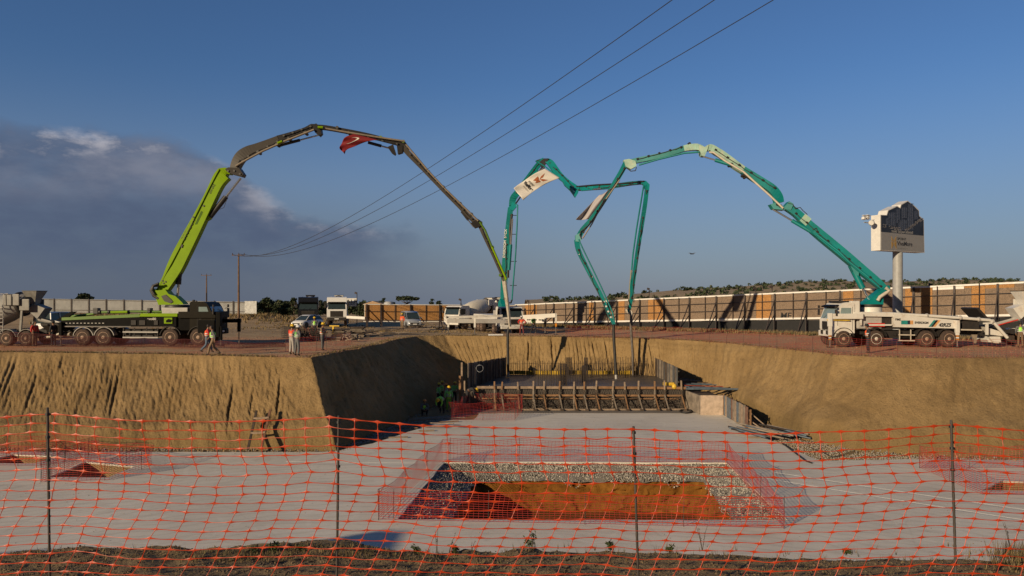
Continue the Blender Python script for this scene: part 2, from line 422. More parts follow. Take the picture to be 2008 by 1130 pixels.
cdt_sheet('pit_floor', floor_outer, [[(p.x, p.y) for p in h] for h in holesA], [(x*1.0, y*1.0) for x in range(-36, 36) for y in range(12, 66)], lambda x, y: FL-.012, M_FLOORSOIL)
# concrete blinding slab
def concrete(name, base, lite, dark, rough=.75, wet=False):
    m = bpy.data.materials.new(name); m.use_nodes = True; t = m.node_tree; t.nodes.clear()
    b = N(t, 'ShaderNodeBsdfPrincipled', i_Roughness=rough); o = N(t, 'ShaderNodeOutputMaterial'); L(t, b.outputs[0], o.inputs[0])
    c = N(t, 'ShaderNodeTexCoord')
    mp = N(t, 'ShaderNodeMapping'); mp.inputs['Scale'].default_value = (.25, 1.1, 1); mp.inputs['Rotation'].default_value = (0, 0, R(14)); L(t, c.outputs['Object'], mp.inputs[0])
    n = N(t, 'ShaderNodeTexNoise', i_Scale=1.3, i_Detail=9.0, i_Roughness=.6, i_Distortion=1.2); L(t, mp.outputs[0], n.inputs['Vector'])
    n2 = N(t, 'ShaderNodeTexNoise', i_Scale=.22, i_Detail=6.0, i_Roughness=.6); L(t, c.outputs['Object'], n2.inputs['Vector'])
    n3 = N(t, 'ShaderNodeTexNoise', i_Scale=14.0, i_Detail=5.0); L(t, c.outputs['Object'], n3.inputs['Vector'])
    cc = mixc(t, SS(t, n2.outputs[0], .35, .65), base, lite)
    cc = mixc(t, M2(t, 'MULTIPLY', SS(t, n.outputs[0], .48, .75), .6), cc, dark)
    cc = mixc(t, M2(t, 'MULTIPLY', SS(t, n3.outputs[0], .55, .8), .18), cc, dark)
    if not wet:
        mp2 = N(t, 'ShaderNodeMapping'); mp2.inputs['Scale'].default_value = (1, .55, 1); L(t, c.outputs['Object'], mp2.inputs[0])
        n5 = N(t, 'ShaderNodeTexNoise', i_Scale=.55, i_Detail=10.0, i_Roughness=.72, i_Distortion=2.0); L(t, mp2.outputs[0], n5.inputs['Vector'])
        cc = mixc(t, M2(t, 'MULTIPLY', SS(t, n5.outputs[0], .55, .68), .32), cc, (.38, .32, .25))
        cc = mixc(t, M2(t, 'MULTIPLY', SS(t, n5.outputs[0], .46, .38), .35), cc, (.80, .74, .64))
        wv = N(t, 'ShaderNodeTexWave', wave_type='RINGS', rings_direction='Z', i_Scale=.55, i_Distortion=9.0, i_Detail=3.0); wv.inputs['Detail Scale'].default_value = .6; L(t, c.outputs['Object'], wv.inputs['Vector'])
        cc = mixc(t, M2(t, 'MULTIPLY', SS(t, wv.outputs['Fac'], .80, 1.0), .16), cc, (.30, .25, .20))
        v_ = N(t, 'ShaderNodeTexVoronoi', feature='DISTANCE_TO_EDGE', i_Scale=.16); 
        dn = N(t, 'ShaderNodeTexNoise', i_Scale=.8, i_Detail=4.0); L(t, c.outputs['Object'], dn.inputs['Vector'])
        ad = N(t, 'ShaderNodeMix', data_type='VECTOR', i_0=.35); L(t, c.outputs['Object'], ad.inputs[4]); L(t, dn.outputs['Color'], ad.inputs[5]); L(t, ad.outputs[1], v_.inputs['Vector'])
        cr = M2(t, 'MULTIPLY', SS(t, v_.outputs['Distance'], .004, .0), .12)
        cc = mixc(t, cr, cc, tuple(x*.6 for x in dark))
    L(t, cc, b.inputs['Base Color'])
    bp = N(t, 'ShaderNodeBump', i_Strength=.25, i_Distance=.03); L(t, n.outputs[0], bp.inputs['Height']); L(t, bp.outputs[0], b.inputs['Normal'])
    return m
M_SLAB = concrete('blinding_concrete', (.64, .585, .49), (.72, .66, .555), (.48, .43, .36))
M_WET = concrete('wet_concrete', (.085, .072, .06), (.12, .10, .082), (.05, .043, .037), rough=.45, wet=True)
SLAB = [(-35, 12), (35, 12), (35, 34.95), (24, 34.9), (18.5, 35.0), (14.4, 34.7), (13.7, 42.5), (14.3, 48.3), (13.0, 49.2), (0, 49.25), (-2.2, 49.0), (-2.4, 46.6), (-4.2, 46.5), (-7.35, 38.9), (-8.9, 36.75), (-14, 36.7), (-24, 36.75), (-35, 36.9)]
sl_out = rag(SLAB, .4, .10, 11)
h2 = [rag(SUMP, .3, .05, 1), rag(PIT_A, .5, .02, 2), rag(PIT_B, .5, .02, 3), rag(PIT_C, .5, .02, 4)]
mbs, so_ = cdt_sheet('concrete_floor', [(p.x, p.y) for p in sl_out], [[(p.x, p.y) for p in h] for h in h2], [], lambda x, y: FL+.045, M_SLAB)
mb = MB()
for lp in [sl_out]+h2:
    n = len(lp); mb.add([(p.x, p.y, FL+.045) for p in lp]+[(p.x, p.y, FL-.02) for p in lp], [(i, (i+1) % n, (i+1) % n+n, i+n) for i in range(n)], M_SLAB)
tag(mb.build('concrete_floor_edge'), kind='structure')
# the openings: sides and bottoms
M_CLAY = soil('wet_clay', (.17, .066, .011), (.235, .10, .018), (.075, .03, .008), bscale=6)
M_GRAVELBED = mat('gravel_bed', (.22, .195, .165), .95, var=.5, scale=25, bump=1.0, bscale=40)
def shrink(lp, d):   # lp in a fixed order; move every corner towards the middle by d=(left,right,front,back)
    l, r, f, b = d
    return [(lp[0][0]+l, lp[0][1]+f), (lp[1][0]-r, lp[1][1]+f), (lp[2][0]-r, lp[2][1]-b), (lp[3][0]+l, lp[3][1]-b)]
def loft_rings(mb, rings, m, st=.3, amp=.1, seed=0, smooth=True):
    dense = []
    for k, (lp, z) in enumerate(rings):
        out = []
        for i in range(4):
            a = Vector(lp[i]); b = Vector(lp[(i+1) % 4]); a0 = Vector(rings[0][0][i]); b0 = Vector(rings[0][0][(i+1) % 4])
            n = max(1, int((b0-a0).length/st))
            for q in range(n):
                p = a.lerp(b, q/n); am = amp if 0 < k else (.05 if amp > .05 else .02)
                nz = noise.noise_vector(Vector((p.x*1.2, p.y*1.2, seed+k*3)))+noise.noise_vector(Vector((p.x*4.1, p.y*4.1, seed+k*5)))*.55
                out.append(Vector((p.x+nz.x*am, p.y+nz.y*am, z+(nz.z*min(am, .12)*.8 if k else 0))))
        dense.append(out)
    n = len(dense[0]); vs = [p for r in dense for p in r]
    for k in range(len(dense)-1):
        pass
    mb.add(vs, [(k*n+i, k*n+(i+1) % n, (k+1)*n+(i+1) % n, (k+1)*n+i) for k in range(len(dense)-1) for i in range(n)], m, smooth)
    return dense
g1 = shrink(SUMP, (1.5, 1.35, .28, .95)); g0 = shrink(SUMP, (-.06, -.06, -.06, -.06))
mb = MB(); rr = []
for k in range(7):
    a = k/6; rr.append(([tuple(Vector(p).lerp(Vector(q), a)) for p, q in zip(g0, g1)], FL-.0-.62*a))
loft_rings(mb, rr, M_GRAVELBED, .15, .10, 1); tag(mb.build('gravel_slope'), kind='structure')
mb = MB(); rr = []; g2 = shrink(g1, (.9, .5, .3, .5))
for k in range(15):
    a = k/14; rr.append(([tuple(Vector(p).lerp(Vector(q), a**.8)) for p, q in zip(shrink(g1, (-.25, -.25, -.25, -.25)), g2)], FL-.56-1.35*a))
dd = loft_rings(mb, rr, M_CLAY, .09, .24, 4)
mb.add([(p[0], p[1], FL-1.85) for p in shrink(g2, (-.5, -.5, -.5, -.5))], [(0, 1, 2, 3)], M_CLAY)
tag(mb.build('sump_pit'), kind='structure')
for q, nm in ((PIT_A, 1), (PIT_B, 2), (PIT_C, 3)):
    c = sum((Vector(p) for p in q), Vector((0, 0)))/4
    inner = [tuple(Vector(p).lerp(c, .33)) for p in q]; mb = MB()
    loft_rings(mb, [([tuple(Vector(p).lerp(c, -.02)) for p in q], FL), ([tuple(Vector(p).lerp(c, .15)) for p in q], FL-.5), (inner, FL-1.1)], M_FLOORSOIL, .3, .04, nm)
    mb.add([(p[0], p[1], FL-1.08) for p in [tuple(Vector(p).lerp(c, .25)) for p in q]], [(0, 1, 2, 3)], M_FLOORSOIL)
    tag(mb.build('sump_pit'), kind='structure')
# loose stones
def stones(name, n, fn, size, m):
    mb = MB(); base = [Vector(v) for v in ((1, 0, 0), (-1, 0, 0), (0, 1, 0), (0, -1, 0), (0, 0, 1), (0, 0, -1))]
    ff = [(0, 2, 4), (2, 1, 4), (1, 3, 4), (3, 0, 4), (2, 0, 5), (1, 2, 5), (3, 1, 5), (0, 3, 5)]
    for _ in range(n):
        p = fn()
        if p is None: continue
        s = size*random.uniform(.5, 1.5); e = Euler((random.uniform(0, 6), random.uniform(0, 6), random.uniform(0, 6))).to_matrix()
        mb.add([e @ Vector((v.x*s*random.uniform(.7, 1.2), v.y*s*random.uniform(.6, 1.1), v.z*s*random.uniform(.5, .9)))+p for v in base], ff, random.choice(m))
    return tag(mb.build(name, recalc=False), kind='stuff', label='pale crushed stone spread along the concrete')
GM = [mat('stone_pale', (.36, .325, .27), .9, var=.2, scale=3), mat('stone_grey', (.27, .25, .225), .9, var=.2, scale=3), mat('stone_dark', (.17, .15, .125), .9, var=.2, scale=3)]
def on_sump():
    a = min(1.35, abs(random.gauss(0, .62))); u = random.random(); s = random.choices((0, 1, 2, 3), (3, 3, 6, 4))[0]
    lo = [Vector(p).lerp(Vector(q), a) for p, q in zip(g0, g1)]
    p = lo[s].lerp(lo[(s+1) % 4], u)
    if a > 1+.3*noise.noise(Vector((p.x*.9, p.y*.9, 2))): return None
    return Vector((p.x, p.y, FL-.62*min(a, 1)-max(0, a-1)*1.6+.02))
stones('gravel', 19000, on_sump, .038, GM+[mat('stone_light', (.50, .46, .39), .9)])
def in_tri(a, b, c):
    u, v = random.random(), random.random()
    if u+v > 1: u, v = 1-u, 1-v
    p = Vector(a)*(1-u-v)+Vector(b)*u+Vector(c)*v; return Vector((p.x, p.y, FL+.0))
def lg():
    return in_tri((-9.2, 36.6), (-3.9, 46.8), (-6.6, 46.5)) if random.random() < .6 else in_tri((-3.9, 46.5), (-2.2, 49.4), (-7, 47))
stones('gravel', 6000, lg, .05, GM)
def rg():
    return in_tri((14.2, 34.6), (13.6, 42.5), (17.5, 37.5)) if random.random() < .5 else in_tri((14.2, 34.6), (26, 34.8), (17.5, 37.0))
stones('gravel', 3200, rg, .035, [GM[0], GM[1], mat('stone_tan', (.33, .25, .15), .9)])

MUD = [mat('crumb_tan', (.34, .23, .12), .95), mat('crumb_brown', (.20, .13, .07), .95), GM[1]]
def toe():
    c_ = cols[random.randrange(len(cols))]
    if not 1 <= c_[3] < 23: return None
    q = abs(random.gauss(0, .35)); d = (c_[1]-c_[0]).normalized(); return Vector((c_[1].x+d.x*(q-.25), c_[1].y+d.y*(q-.25), FL+.04+max(0, .25-q)*.5))
o = stones('earth_crumbs', 7000, toe, .045, MUD); o['label'] = 'crumbled earth along the foot of the pit walls'
def onslab():
    x, y = random.uniform(-26, 26), random.uniform(21, 49)
    if not inpoly((x, y), SLAB) or any(inpoly((x, y), q) for q in (SUMP, PIT_A, PIT_B, PIT_C)): return None
    if noise.noise(Vector((x*.25, y*.25, 6))) < .02: return None
    return Vector((x, y, FL+.05))
o = stones('earth_crumbs', 2600, onslab, .016, MUD); o['label'] = 'bits of earth and stone dropped on the concrete'
# ============================================================ far setting: hills, trees, fences, poles, wires, sign
# hills on the right
mb = MB(); nx, ny = 150, 14; HV = []
def hillz(px, d):
    k = [(1040, 590), (1120, 589), (1180, 586), (1250, 578), (1340, 570), (1450, 564), (1560, 556), (1640, 552), (1750, 556), (1850, 550), (2000, 553), (2200, 556), (2500, 575)]
    y = 590
    for (a, ya), (b, yb) in zip(k, k[1:]):
        if a <= px <= b: y = ya+(yb-ya)*(px-a)/(b-a)
    if px > 2500: y = 578
    return y
def hill_pt(px, j):      # j 0 foot .. 1 ridge, then beyond
    Yr = 640; a = j
    zr = CH+(HZ-hillz(px, 0)+2)*Yr/F+1.0*noise.noise(Vector((px*.02, 0, 0)))
    Y = 330+(Yr-330)*a; z = -6+(zr+6)*(a**.8) if a <= 1 else zr-(a-1)*20
    z += (1.5*noise.noise(Vector((px*.012, a*4, 2)))+.7*noise.noise(Vector((px*.05, a*9, 2))))*min(1, a*2)*(1 if a < .95 else .2)
    return Vector(((px-1004)*Yr/F*(.85+.15*a), Y, z))
for i in range(nx+1):
    for j in range(ny+1): HV.append(hill_pt(1030+i*(2650-1030)/nx, j/ (ny-3)))
mb.add(HV, [(i*(ny+1)+j, (i+1)*(ny+1)+j, (i+1)*(ny+1)+j+1, i*(ny+1)+j+1) for i in range(nx) for j in range(ny)], soil('hill_soil', (.24, .18, .105), (.44, .33, .21), (.11, .095, .05), bscale=.3, bstr=.3), True)
tag(mb.build('hills'), kind='structure')
LEAF = [mat('leaf_dark', (.030, .045, .016), .8, var=.4, scale=.6), mat('leaf_mid', (.050, .068, .022), .8, var=.4, scale=.6), mat('leaf_dry', (.085, .085, .035), .85, var=.3, scale=.6)]
def leafclump(mb, c, r, n, size, squash=.75, mats=LEAF, wts=(5, 4, 1)):
    for _ in range(n):
        d = Vector((random.gauss(0, 1), random.gauss(0, 1), random.gauss(0, 1))).normalized()*r*random.uniform(.45, 1.05)
        p = Vector(c)+Vector((d.x, d.y, d.z*squash)); s = size*random.uniform(.5, 1.4)
        a = Vector((random.gauss(0, 1), random.gauss(0, 1), random.gauss(0, 1))).normalized(); b = a.orthogonal().normalized()
        mb.add([p-a*s, p+b*s*.8, p+a*s, p-b*s*.7], [(0, 1, 2, 3)], random.choices(mats, wts)[0])
mb = MB(); random.seed(31)
for _ in range(1700):
    px = random.uniform(1060, 2300); j = random.random()**.75*1.02
    dens = noise.noise(Vector((px*.012, j*3, 8)))
    if dens < -.12 and j < .93: continue
    p = hill_pt(px, j); r = random.uniform(.9, 2.3)
    if px < 1350 and j > .8: r *= 1.2
    leafclump(mb, p+Vector((0, 0, r*.45)), r, 16, r*.5)
tag(mb.build('scrub', recalc=False), kind='stuff', label='dark green scrub dotted over the pale hillside')
# trees
BARK = mat('bark', (.10, .075, .05), .9, var=.3)
def tree(px, ptop, pbase_z, wpx, Y, label, kind=0, group='trees on the skyline'):
    s = F/Y; top = CH+(HZ-ptop)/s; X = (px-1004)/s; H = top-pbase_z; W = wpx/s/2
    root = empty({0: 'bushy_tree', 1: 'umbrella_pine', 2: 'cypress'}[kind], (X, Y, pbase_z)); tag(root, label, 'tree', group)
    t = MB(); th = H*(.75 if kind == 1 else .5)
    t.tube([(0, 0, -.1), (.03*H, 0, th*.5), (0, 0, th)], [H*.05, H*.035, H*.022], BARK, 6)
    for k in range(6):
        a = k*1.05; e = Vector((math.cos(a)*W*.6, math.sin(a)*W*.6, H*(.82 if kind == 1 else .62+.03*k)))
        t.tube([(0, 0, th*.75), Vector((0, 0, th*.75)).lerp(e, .5)+Vector((0, 0, -.03*H)), e], [H*.02, H*.014, H*.006], BARK, 5)
    t.build('trunk', parent=root)
    c = MB()
    if kind == 1:
        for _ in range(40):
            a = random.uniform(0, 6.28); r = W*math.sqrt(random.random())*.9; z = H*(.78+.13*math.sqrt(max(0, 1-(r/W)**2)))-random.random()*.07*H
            leafclump(c, (math.cos(a)*r, math.sin(a)*r, z), W*.17, 44, W*.065, .55)
    else:
        for _ in range(34):
            a = random.uniform(0, 6.28); u = random.random(); z = H*(.06+.86*u)
            r = W*math.sqrt(random.random())*(1-.75*max(0, u-.45)/.55)*.85
            leafclump(c, (math.cos(a)*r, math.sin(a)*r, z), W*.30, 40, W*.11, .8)
    c.build('crown', parent=root, recalc=False)
random.seed(5)
tr = [(484, 595, 26, 150, 'low scrubby bush touching the end of the corrugated fence'), (499, 592, 34, 150, 'low dark bush left of the tree row beyond the pale fence end'), (524, 586, 46, 152, 'rounded green tree at the left end of the tree row'), (548, 589, 40, 158, 'tree with a flat top just left of the black mixer truck gap'),
      (566, 592, 40, 156, 'smaller tree filling the row left of the black truck'), (576, 584, 26, 150, 'taller thin tree close to the left side of the black truck'), (600, 588, 44, 160, 'tree hidden behind the black truck'),
      (626, 590, 32, 155, 'tree seen between the black and the white truck'), (710, 590, 34, 140, 'tree behind the white advertising board'), (728, 593, 34, 150, 'tree behind the left end of the orange boards'),
      (745, 590, 22, 150, 'tree left of the pointed roof'), (752, 583, 18, 150, 'tall tree right of the pointed roof above the orange boards'), (770, 590, 20, 145, 'small tree beside the flat crowned pine'),
      (512, 591, 40, 170, 'broad dark tree behind the left end of the tree row'), (537, 593, 40, 172, 'broad dark tree behind the middle of the tree row'), (559, 593, 40, 171, 'broad dark tree behind the row just left of the black truck'), (692, 594, 36, 165, 'low dark tree directly behind the white advertising board'), (639, 592, 30, 165, 'dark tree just left of the white truck')]
for px, pt, wd, Y, lb in tr: tree(px, pt, 0, wd, Y, lb)
tree(798, 579, 0, 54, 150, 'wide flat crowned pine above the orange boards', 1)
tree(848, 585, 0, 20, 150, 'upright green tree above the orange boards right of the flat pine')
tree(861, 588, 0, 20, 150, 'lower tree leaning on the upright one above the orange boards')
tree(165, 577, 1.0, 44, 190, 'low spreading tree top showing over the corrugated fence')
# little house with a pointed roof and a water tank beyond the boards
h = empty('house', ((735-1004)*140/F, 140, 0)); tag(h, 'small house with a pale pointed roof behind the orange boards', 'house')
m1 = mat('house_wall', (.5, .44, .36), .9); m2 = mat('house_roof', (.42, .27, .15), .85)
mb = MB(); mb.box((0, 0, 1.2), (3.2, 4, 2.4), m1); mb.build('wall', parent=h)
mb = MB(); mb.prism([(-1.9, 2.35), (1.9, 2.35), (0, 2.95)], -2.2, 2.2, FXZ, m2); mb.build('roof', parent=h)
tk = empty('water_tank', ((762-1004)*141/F, 141, 0)); tag(tk, 'pale grey water tank on a stand behind the orange boards', 'tank')
mb = MB(); mb.lathe([(1.6, .85), (1.62, .9), (2.6, .9), (2.85, .5)], (0, 0, 0), (0, 0, 1), mat('tank_grey', (.42, .42, .42), .6), 14); mb.build('tank', parent=tk)
mb = MB(); [mb.beam((x, y, 0), (x, y, 1.6), .08, .08, BARK) for x in (-.6, .6) for y in (-.6, .6)]; mb.build('stand', parent=tk)
# corrugated fence on the left
CORR = mat('corrugated_sheet', (.43, .43, .42), .55, var=.15, scale=.5, dust=.1, dustcol=(.25, .2, .15)); STEEL = mat('dark_steel', (.045, .032, .028), .6, var=.3)
fc = empty('corrugated_fence', (-60, 118, .9)); tag(fc, 'long pale corrugated metal fence behind the green pump truck', 'fence')
a = Vector(((60-1004)*118/F, 118, 0)); b = Vector(((480-1004)*112/F, 112, 0)); Mi = inv(fc); n = 520
zt0 = CH+(HZ-585.5)*118/F; zt1 = CH+(HZ-592)*112/F; zb0 = CH+(HZ-609)*118/F-.3; zb1 = CH+(HZ-613)*112/F-.3
mb = MB(); vs = []
for i in range(n+1):
    t = i/n; p = a.lerp(b, t)+Vector((0, -.06*(i % 2), 0)); vs += [p+Vector((0, 0, zb0+(zb1-zb0)*t)), p+Vector((0, 0, zt0+(zt1-zt0)*t))]
mb.add(vs, [(2*i, 2*i+2, 2*i+3, 2*i+1) for i in range(n)], CORR); mb.build('sheet', parent=fc, M=Mi)
for k in range(12):
    t = (k+.4)/12; p = a.lerp(b, t)+Vector((0, -.14, 0)); mb = MB(); mb.box((p.x, p.y, (zb0+zt0)/2+(zt1-zt0)*t*.9+.02), (.16, .1, zt0-zb0+.1), STEEL); mb.build('post', parent=fc, M=Mi)
mb = MB(); mb.beam(a+Vector((0, -.1, zt0-.12)), b+Vector((0, -.1, zt1-.12)), .05, .07, STEEL); mb.build('rail', parent=fc, M=Mi)
mb = MB(); mb.beam(a+Vector((0, -.1, zb0+.42)), b+Vector((0, -.1, zb1+.42)), .05, .07, STEEL); mb.build('rail', parent=fc, M=Mi)
mb = MB(); mb.box((b.x+.9, b.y-.02, (zt1+zb1)/2+.1), (1.8, .12, zt1-zb1), mat('white_panel', (.55, .55, .53), .5)); mb.build('end_panel', parent=fc, M=Mi)
# board hoardings
def osb(name, col):
    m = bpy.data.materials.new(name); m.use_nodes = True; t = m.node_tree; t.nodes.clear()
    bb = N(t, 'ShaderNodeBsdfPrincipled', i_Roughness=.8); o = N(t, 'ShaderNodeOutputMaterial'); L(t, bb.outputs[0], o.inputs[0]); c = N(t, 'ShaderNodeTexCoord')
    v = N(t, 'ShaderNodeTexVoronoi', i_Scale=22.0); L(t, c.outputs['Object'], v.inputs['Vector']); n_ = N(t, 'ShaderNodeTexNoise', i_Scale=1.2, i_Detail=5.0); L(t, c.outputs['Object'], n_.inputs['Vector'])
    sp = N(t, 'ShaderNodeSeparateColor'); L(t, v.outputs['Color'], sp.inputs[0])
    cc = mixc(t, SS(t, sp.outputs[0], .1, .9), tuple(x*.72 for x in col), tuple(x*1.22 for x in col)); cc = mixc(t, M2(t, 'MULTIPLY', SS(t, n_.outputs[0], .45, .75), .35), cc, tuple(x*.6 for x in col))
    L(t, cc, bb.inputs['Base Color']); return m
OSB = osb('strand_board', (.37, .18, .055)); OSBG = osb('weathered_board', (.205, .145, .10)); WBEAM = mat('white_beam', (.72, .69, .64), .5, var=.1, dust=.12); BLK = mat('flat_black', (.012, .012, .013), .8)
def hoarding(name, label, A, B, zt, zb, segs, posts, thin, beam_h=.17, brace=2.2, blackband=True, words=None, rails=(.35, .7)):
    A = Vector((*A, 0)); B = Vector((*B, 0)); root = empty(name, A); tag(root, label, 'hoarding'); Mi = inv(root)
    d = (B-A); dn = d.normalized(); nr = Vector((dn.y, -dn.x, 0))
    if nr.y > 0: nr = -nr
    def tpx(px):
        k = (px-1004)/F; return (A.x-k*A.y)/(k*d.y-d.x)
    z = lambda zz, t: zz[0]+(zz[1]-zz[0])*t
    for (p0, p1, m, f0, f1) in segs:
        t0, t1 = tpx(p0), tpx(p1)-.0004; mb = MB(); vs = []
        off = Vector((0, 0, 0)) if m is OSBG else nr*.012
        for t in (t0, t1):
            lo = z(zb, t)+(z(zt, t)-z(zb, t))*f0; hi = z(zb, t)+(z(zt, t)-z(zb, t))*f1
            for q in (0, .03):
                for zz in (lo, hi): p = A+d*t-nr*q+off; vs.append(Vector((p.x, p.y, zz)))
        mb.add(vs, [(0, 1, 5, 4), (2, 6, 7, 3), (0, 4, 6, 2), (1, 3, 7, 5), (0, 2, 3, 1), (4, 5, 7, 6)], m); mb.build('panel', parent=root, M=Mi)
    for zz, nm, hh, wd in ((zt, 'top_capping', beam_h*.85, .12), (zb, 'bottom_beam', beam_h, .12)):
        mb = MB(); n = 14
        for i in range(n):
            t0, t1 = i/n, (i+1)/n; j0 = .03*noise.noise(Vector((i*2.1, 0, z(zz, 0)))); 
            p0 = A+d*t0+nr*.02; p1 = A+d*t1+nr*.02
            sgn = 1 if nm == 'top_capping' else -1
            mb.beam((p0.x, p0.y, z(zz, t0)+sgn*hh*.5+j0), (p1.x, p1.y, z(zz, t1)+sgn*hh*.5+j0*.4), wd, hh, WBEAM)
        mb.build(nm, parent=root, M=Mi)
    if blackband:  # black band filling the space below the bottom beam
        mb = MB(); vs = []
        for i in range(41):
            t = i/40; p = A+d*t-nr*(.15+.05*(i % 2)); hh = z(zb, t)-beam_h*.9-(.12 if i % 3 else .0); vs += [Vector((p.x, p.y, -.1)), Vector((p.x, p.y, hh))]
        mb.add(vs, [(2*i, 2*i+2, 2*i+3, 2*i+1) for i in range(40)], BLK); mb.build('black_band', parent=root, M=Mi)
    for t in posts:
        p = A+d*t+nr*.14; top = z(zt, t)+.06; mb = MB(); mb.box((0, 0, 0), (.15, .12, top+.1), STEEL, M=Matrix.Translation((p.x, p.y, (top-.1)/2)) @ Matrix.Rotation(math.atan2(dn.y, dn.x), 4, 'Z')); mb.build('post', parent=root, M=Mi)
        f = p+nr*brace; h1 = z(zb, t)+(z(zt, t)-z(zb, t))*.78; mb = MB()
        mb.beam((f.x, f.y, .02), (p.x, p.y, h1), .08, .09, STEEL); mb.beam((f.x, f.y, .02), (p.x, p.y, h1*.55), .07, .07, STEEL); mb.build('brace', parent=root, M=Mi)
    for t in thin:
        p = A+d*t+nr*.1; top = z(zt, t)+.25*abs(noise.noise(Vector((t*50, 0, 0))))*2; lo = z(zb, t)-.1; mb = MB(); mb.box((p.x, p.y, (top+lo)/2), (.06, .06, top-lo), STEEL); mb.build('stud', parent=root, M=Mi)
    for fr in rails:
        mb = MB(); t0 = 0; p0 = A+nr*.17; p1 = B+nr*.17
        mb.beam((p0.x, p0.y, z(zb, 0)+(z(zt, 0)-z(zb, 0))*fr), (p1.x, p1.y, z(zb, 1)+(z(zt, 1)-z(zb, 1))*fr), .05, .05, STEEL); mb.build('rail', parent=root, M=Mi)
    if words:
        for wtxt, px, zz, sz in words:
            t = tpx(px); p = A+d*t+nr*.02; mb = MB(); text_mb(mb, wtxt, sz, basis((p.x, p.y, zz), dn, (0, 0, 1)), BLK, bold=.012, shear=.1); mb.build('painted_letters', parent=root, M=Mi)
    return root
o_, g_ = OSB, OSBG
sg = [(1016, 1030, g_, 0, 1), (1030, 1053, o_, 0, 1), (1053, 1106, g_, 0, 1), (1106, 1155, g_, 0, .97), (1155, 1164, o_, 0, 1), (1164, 1213, g_, 0, .98), (1213, 1225, o_, 0, 1), (1225, 1271, g_, 0, 1), (1271, 1303, o_, 0, 1), (1303, 1352, g_, 0, .96),
      (1352, 1416, g_, 0, 1), (1416, 1483, g_, 0, 1), (1483, 1513, o_, 0, 1), (1513, 1580, g_, 0, 1), (1580, 1653, g_, 0, .97), (1653, 1674, o_, 0, 1), (1674, 1775, g_, 0, 1), (1775, 1789, o_, 0, 1), (1789, 1806, g_, 0, .85), (1789, 1806, o_, .85, 1), (1806, 1829, o_, 0, 1), (1829, 1891, g_, 0, .9), (1829, 1891, WBEAM, .9, 1.0),
      (1891, 1905, g_, 0, .93), (1891, 1905, o_, .93, 1), (1905, 1932, o_, 0, 1), (1932, 1990, g_, 0, .88), (1932, 1990, o_, .88, 1), (1990, 2100, g_, 0, 1)]
RT = .0551
hoarding('board_hoarding', 'long brown and orange board hoarding with steel braces running behind the white pump trucks', (.4, 95), (44.9, 55), (2.45, 4.72), (.32, 2.25), sg,
         [.674*.92+k*RT*.93 for k in range(-12, 8) if 0 < .674*.92+k*RT*.93 < 1], [.63+.02+k*RT*.93 for k in range(-11, 8) if 0 < .65+k*RT*.93 < 1], words=[('ME', 1530, 1.62, .85)])
hoarding('board_hoarding', 'orange strand board hoarding with black braces behind the silver van', (-18.1, 90), (.3, 95), (2.6, 2.42), (.62, .45), [(716, 753, o_, 0, 1), (753.3, 806, o_, 0, 1), (806.3, 858, o_, 0, 1), (858.3, 1006, o_, 0, 1)],
         [.02, .11, .30, .49, .70, .88], [.2, .4], beam_h=.10, brace=1.9, rails=(.6, .06), blackband=False)
# white barrier rail left of the orange boards
mb = MB(); mb.beam(P(680, 622, 92), P(716, 624, 90), .12, .32, WBEAM); o = mb.build('barrier_rail'); tag(o, 'short white horizontal rail between the white truck and the orange boards', 'rail')
# power poles
WOOD = mat('pole_wood', (.15, .085, .05), .85, var=.35, scale=1.5); CER = mat('insulator', (.05, .03, .025), .3)
def pole(px, ptop, Y, label, zb=0.0, arm=1.75):
    s = F/Y; top = CH+(HZ-ptop)/s; root = empty('utility_pole', ((px-1004)/s, Y, zb)); tag(root, label, 'pole', 'utility poles on the left skyline'); H = top-zb
    mb = MB(); mb.tube([(0, 0, -.2), (0, 0, H*.5), (0, 0, H)], [.17, .14, .10], WOOD, 10); mb.build('shaft', parent=root)
    mb = MB(); mb.beam((-arm/2, -.12, H-.12), (arm/2, -.12, H-.12), .08, .10, WOOD); mb.build('crossarm', parent=root)
    for x in (-arm/2+.08, 0, arm/2-.08):
        mb = MB(); zz = H-.06 if x else H; mb.lathe([(0, .03), (.05, .07), (.1, .04), (.16, .07), (.22, .03)], (x, -.12 if x else 0, zz), (0, 0, 1), CER, 8); mb.build('insulator', parent=root)
    return root, H
pole(468, 499, 100, 'taller wooden power pole with three wires right of the green pump truck cab')
pole(405, 539, 150, 'smaller distant power pole above the cab of the green pump truck', .5, 2.1)
WIRE = mat('wire_metal', (.035, .035, .04), .5)
for k, (px2, ) in enumerate(((1325,), (1423,), (1525,))):
    x0 = -36.96+(k-1)*.8; Y1 = 15.3; X1 = (px2-1004)*Y1/F; pts = []
    for i in range(61):
        u = i/60; Y = 100-120*u; X = x0+(X1-x0)*(100-Y)/(100-Y1); z = 9.32+4.9*u-4*4.0*u*(1-u); pts.append((X, Y, z+(.1 if k == 1 else 0)))
    rad = [max(.010, .00032*abs(p[1])) for p in pts]
    mb = MB(); mb.tube(pts, rad, WIRE, 5); o = mb.build('power_line'); tag(o, ['upper left overhead wire running from the pole to the top of the photo', 'middle overhead wire of the three', 'lower right overhead wire of the three'][k], 'wire', 'overhead power lines')
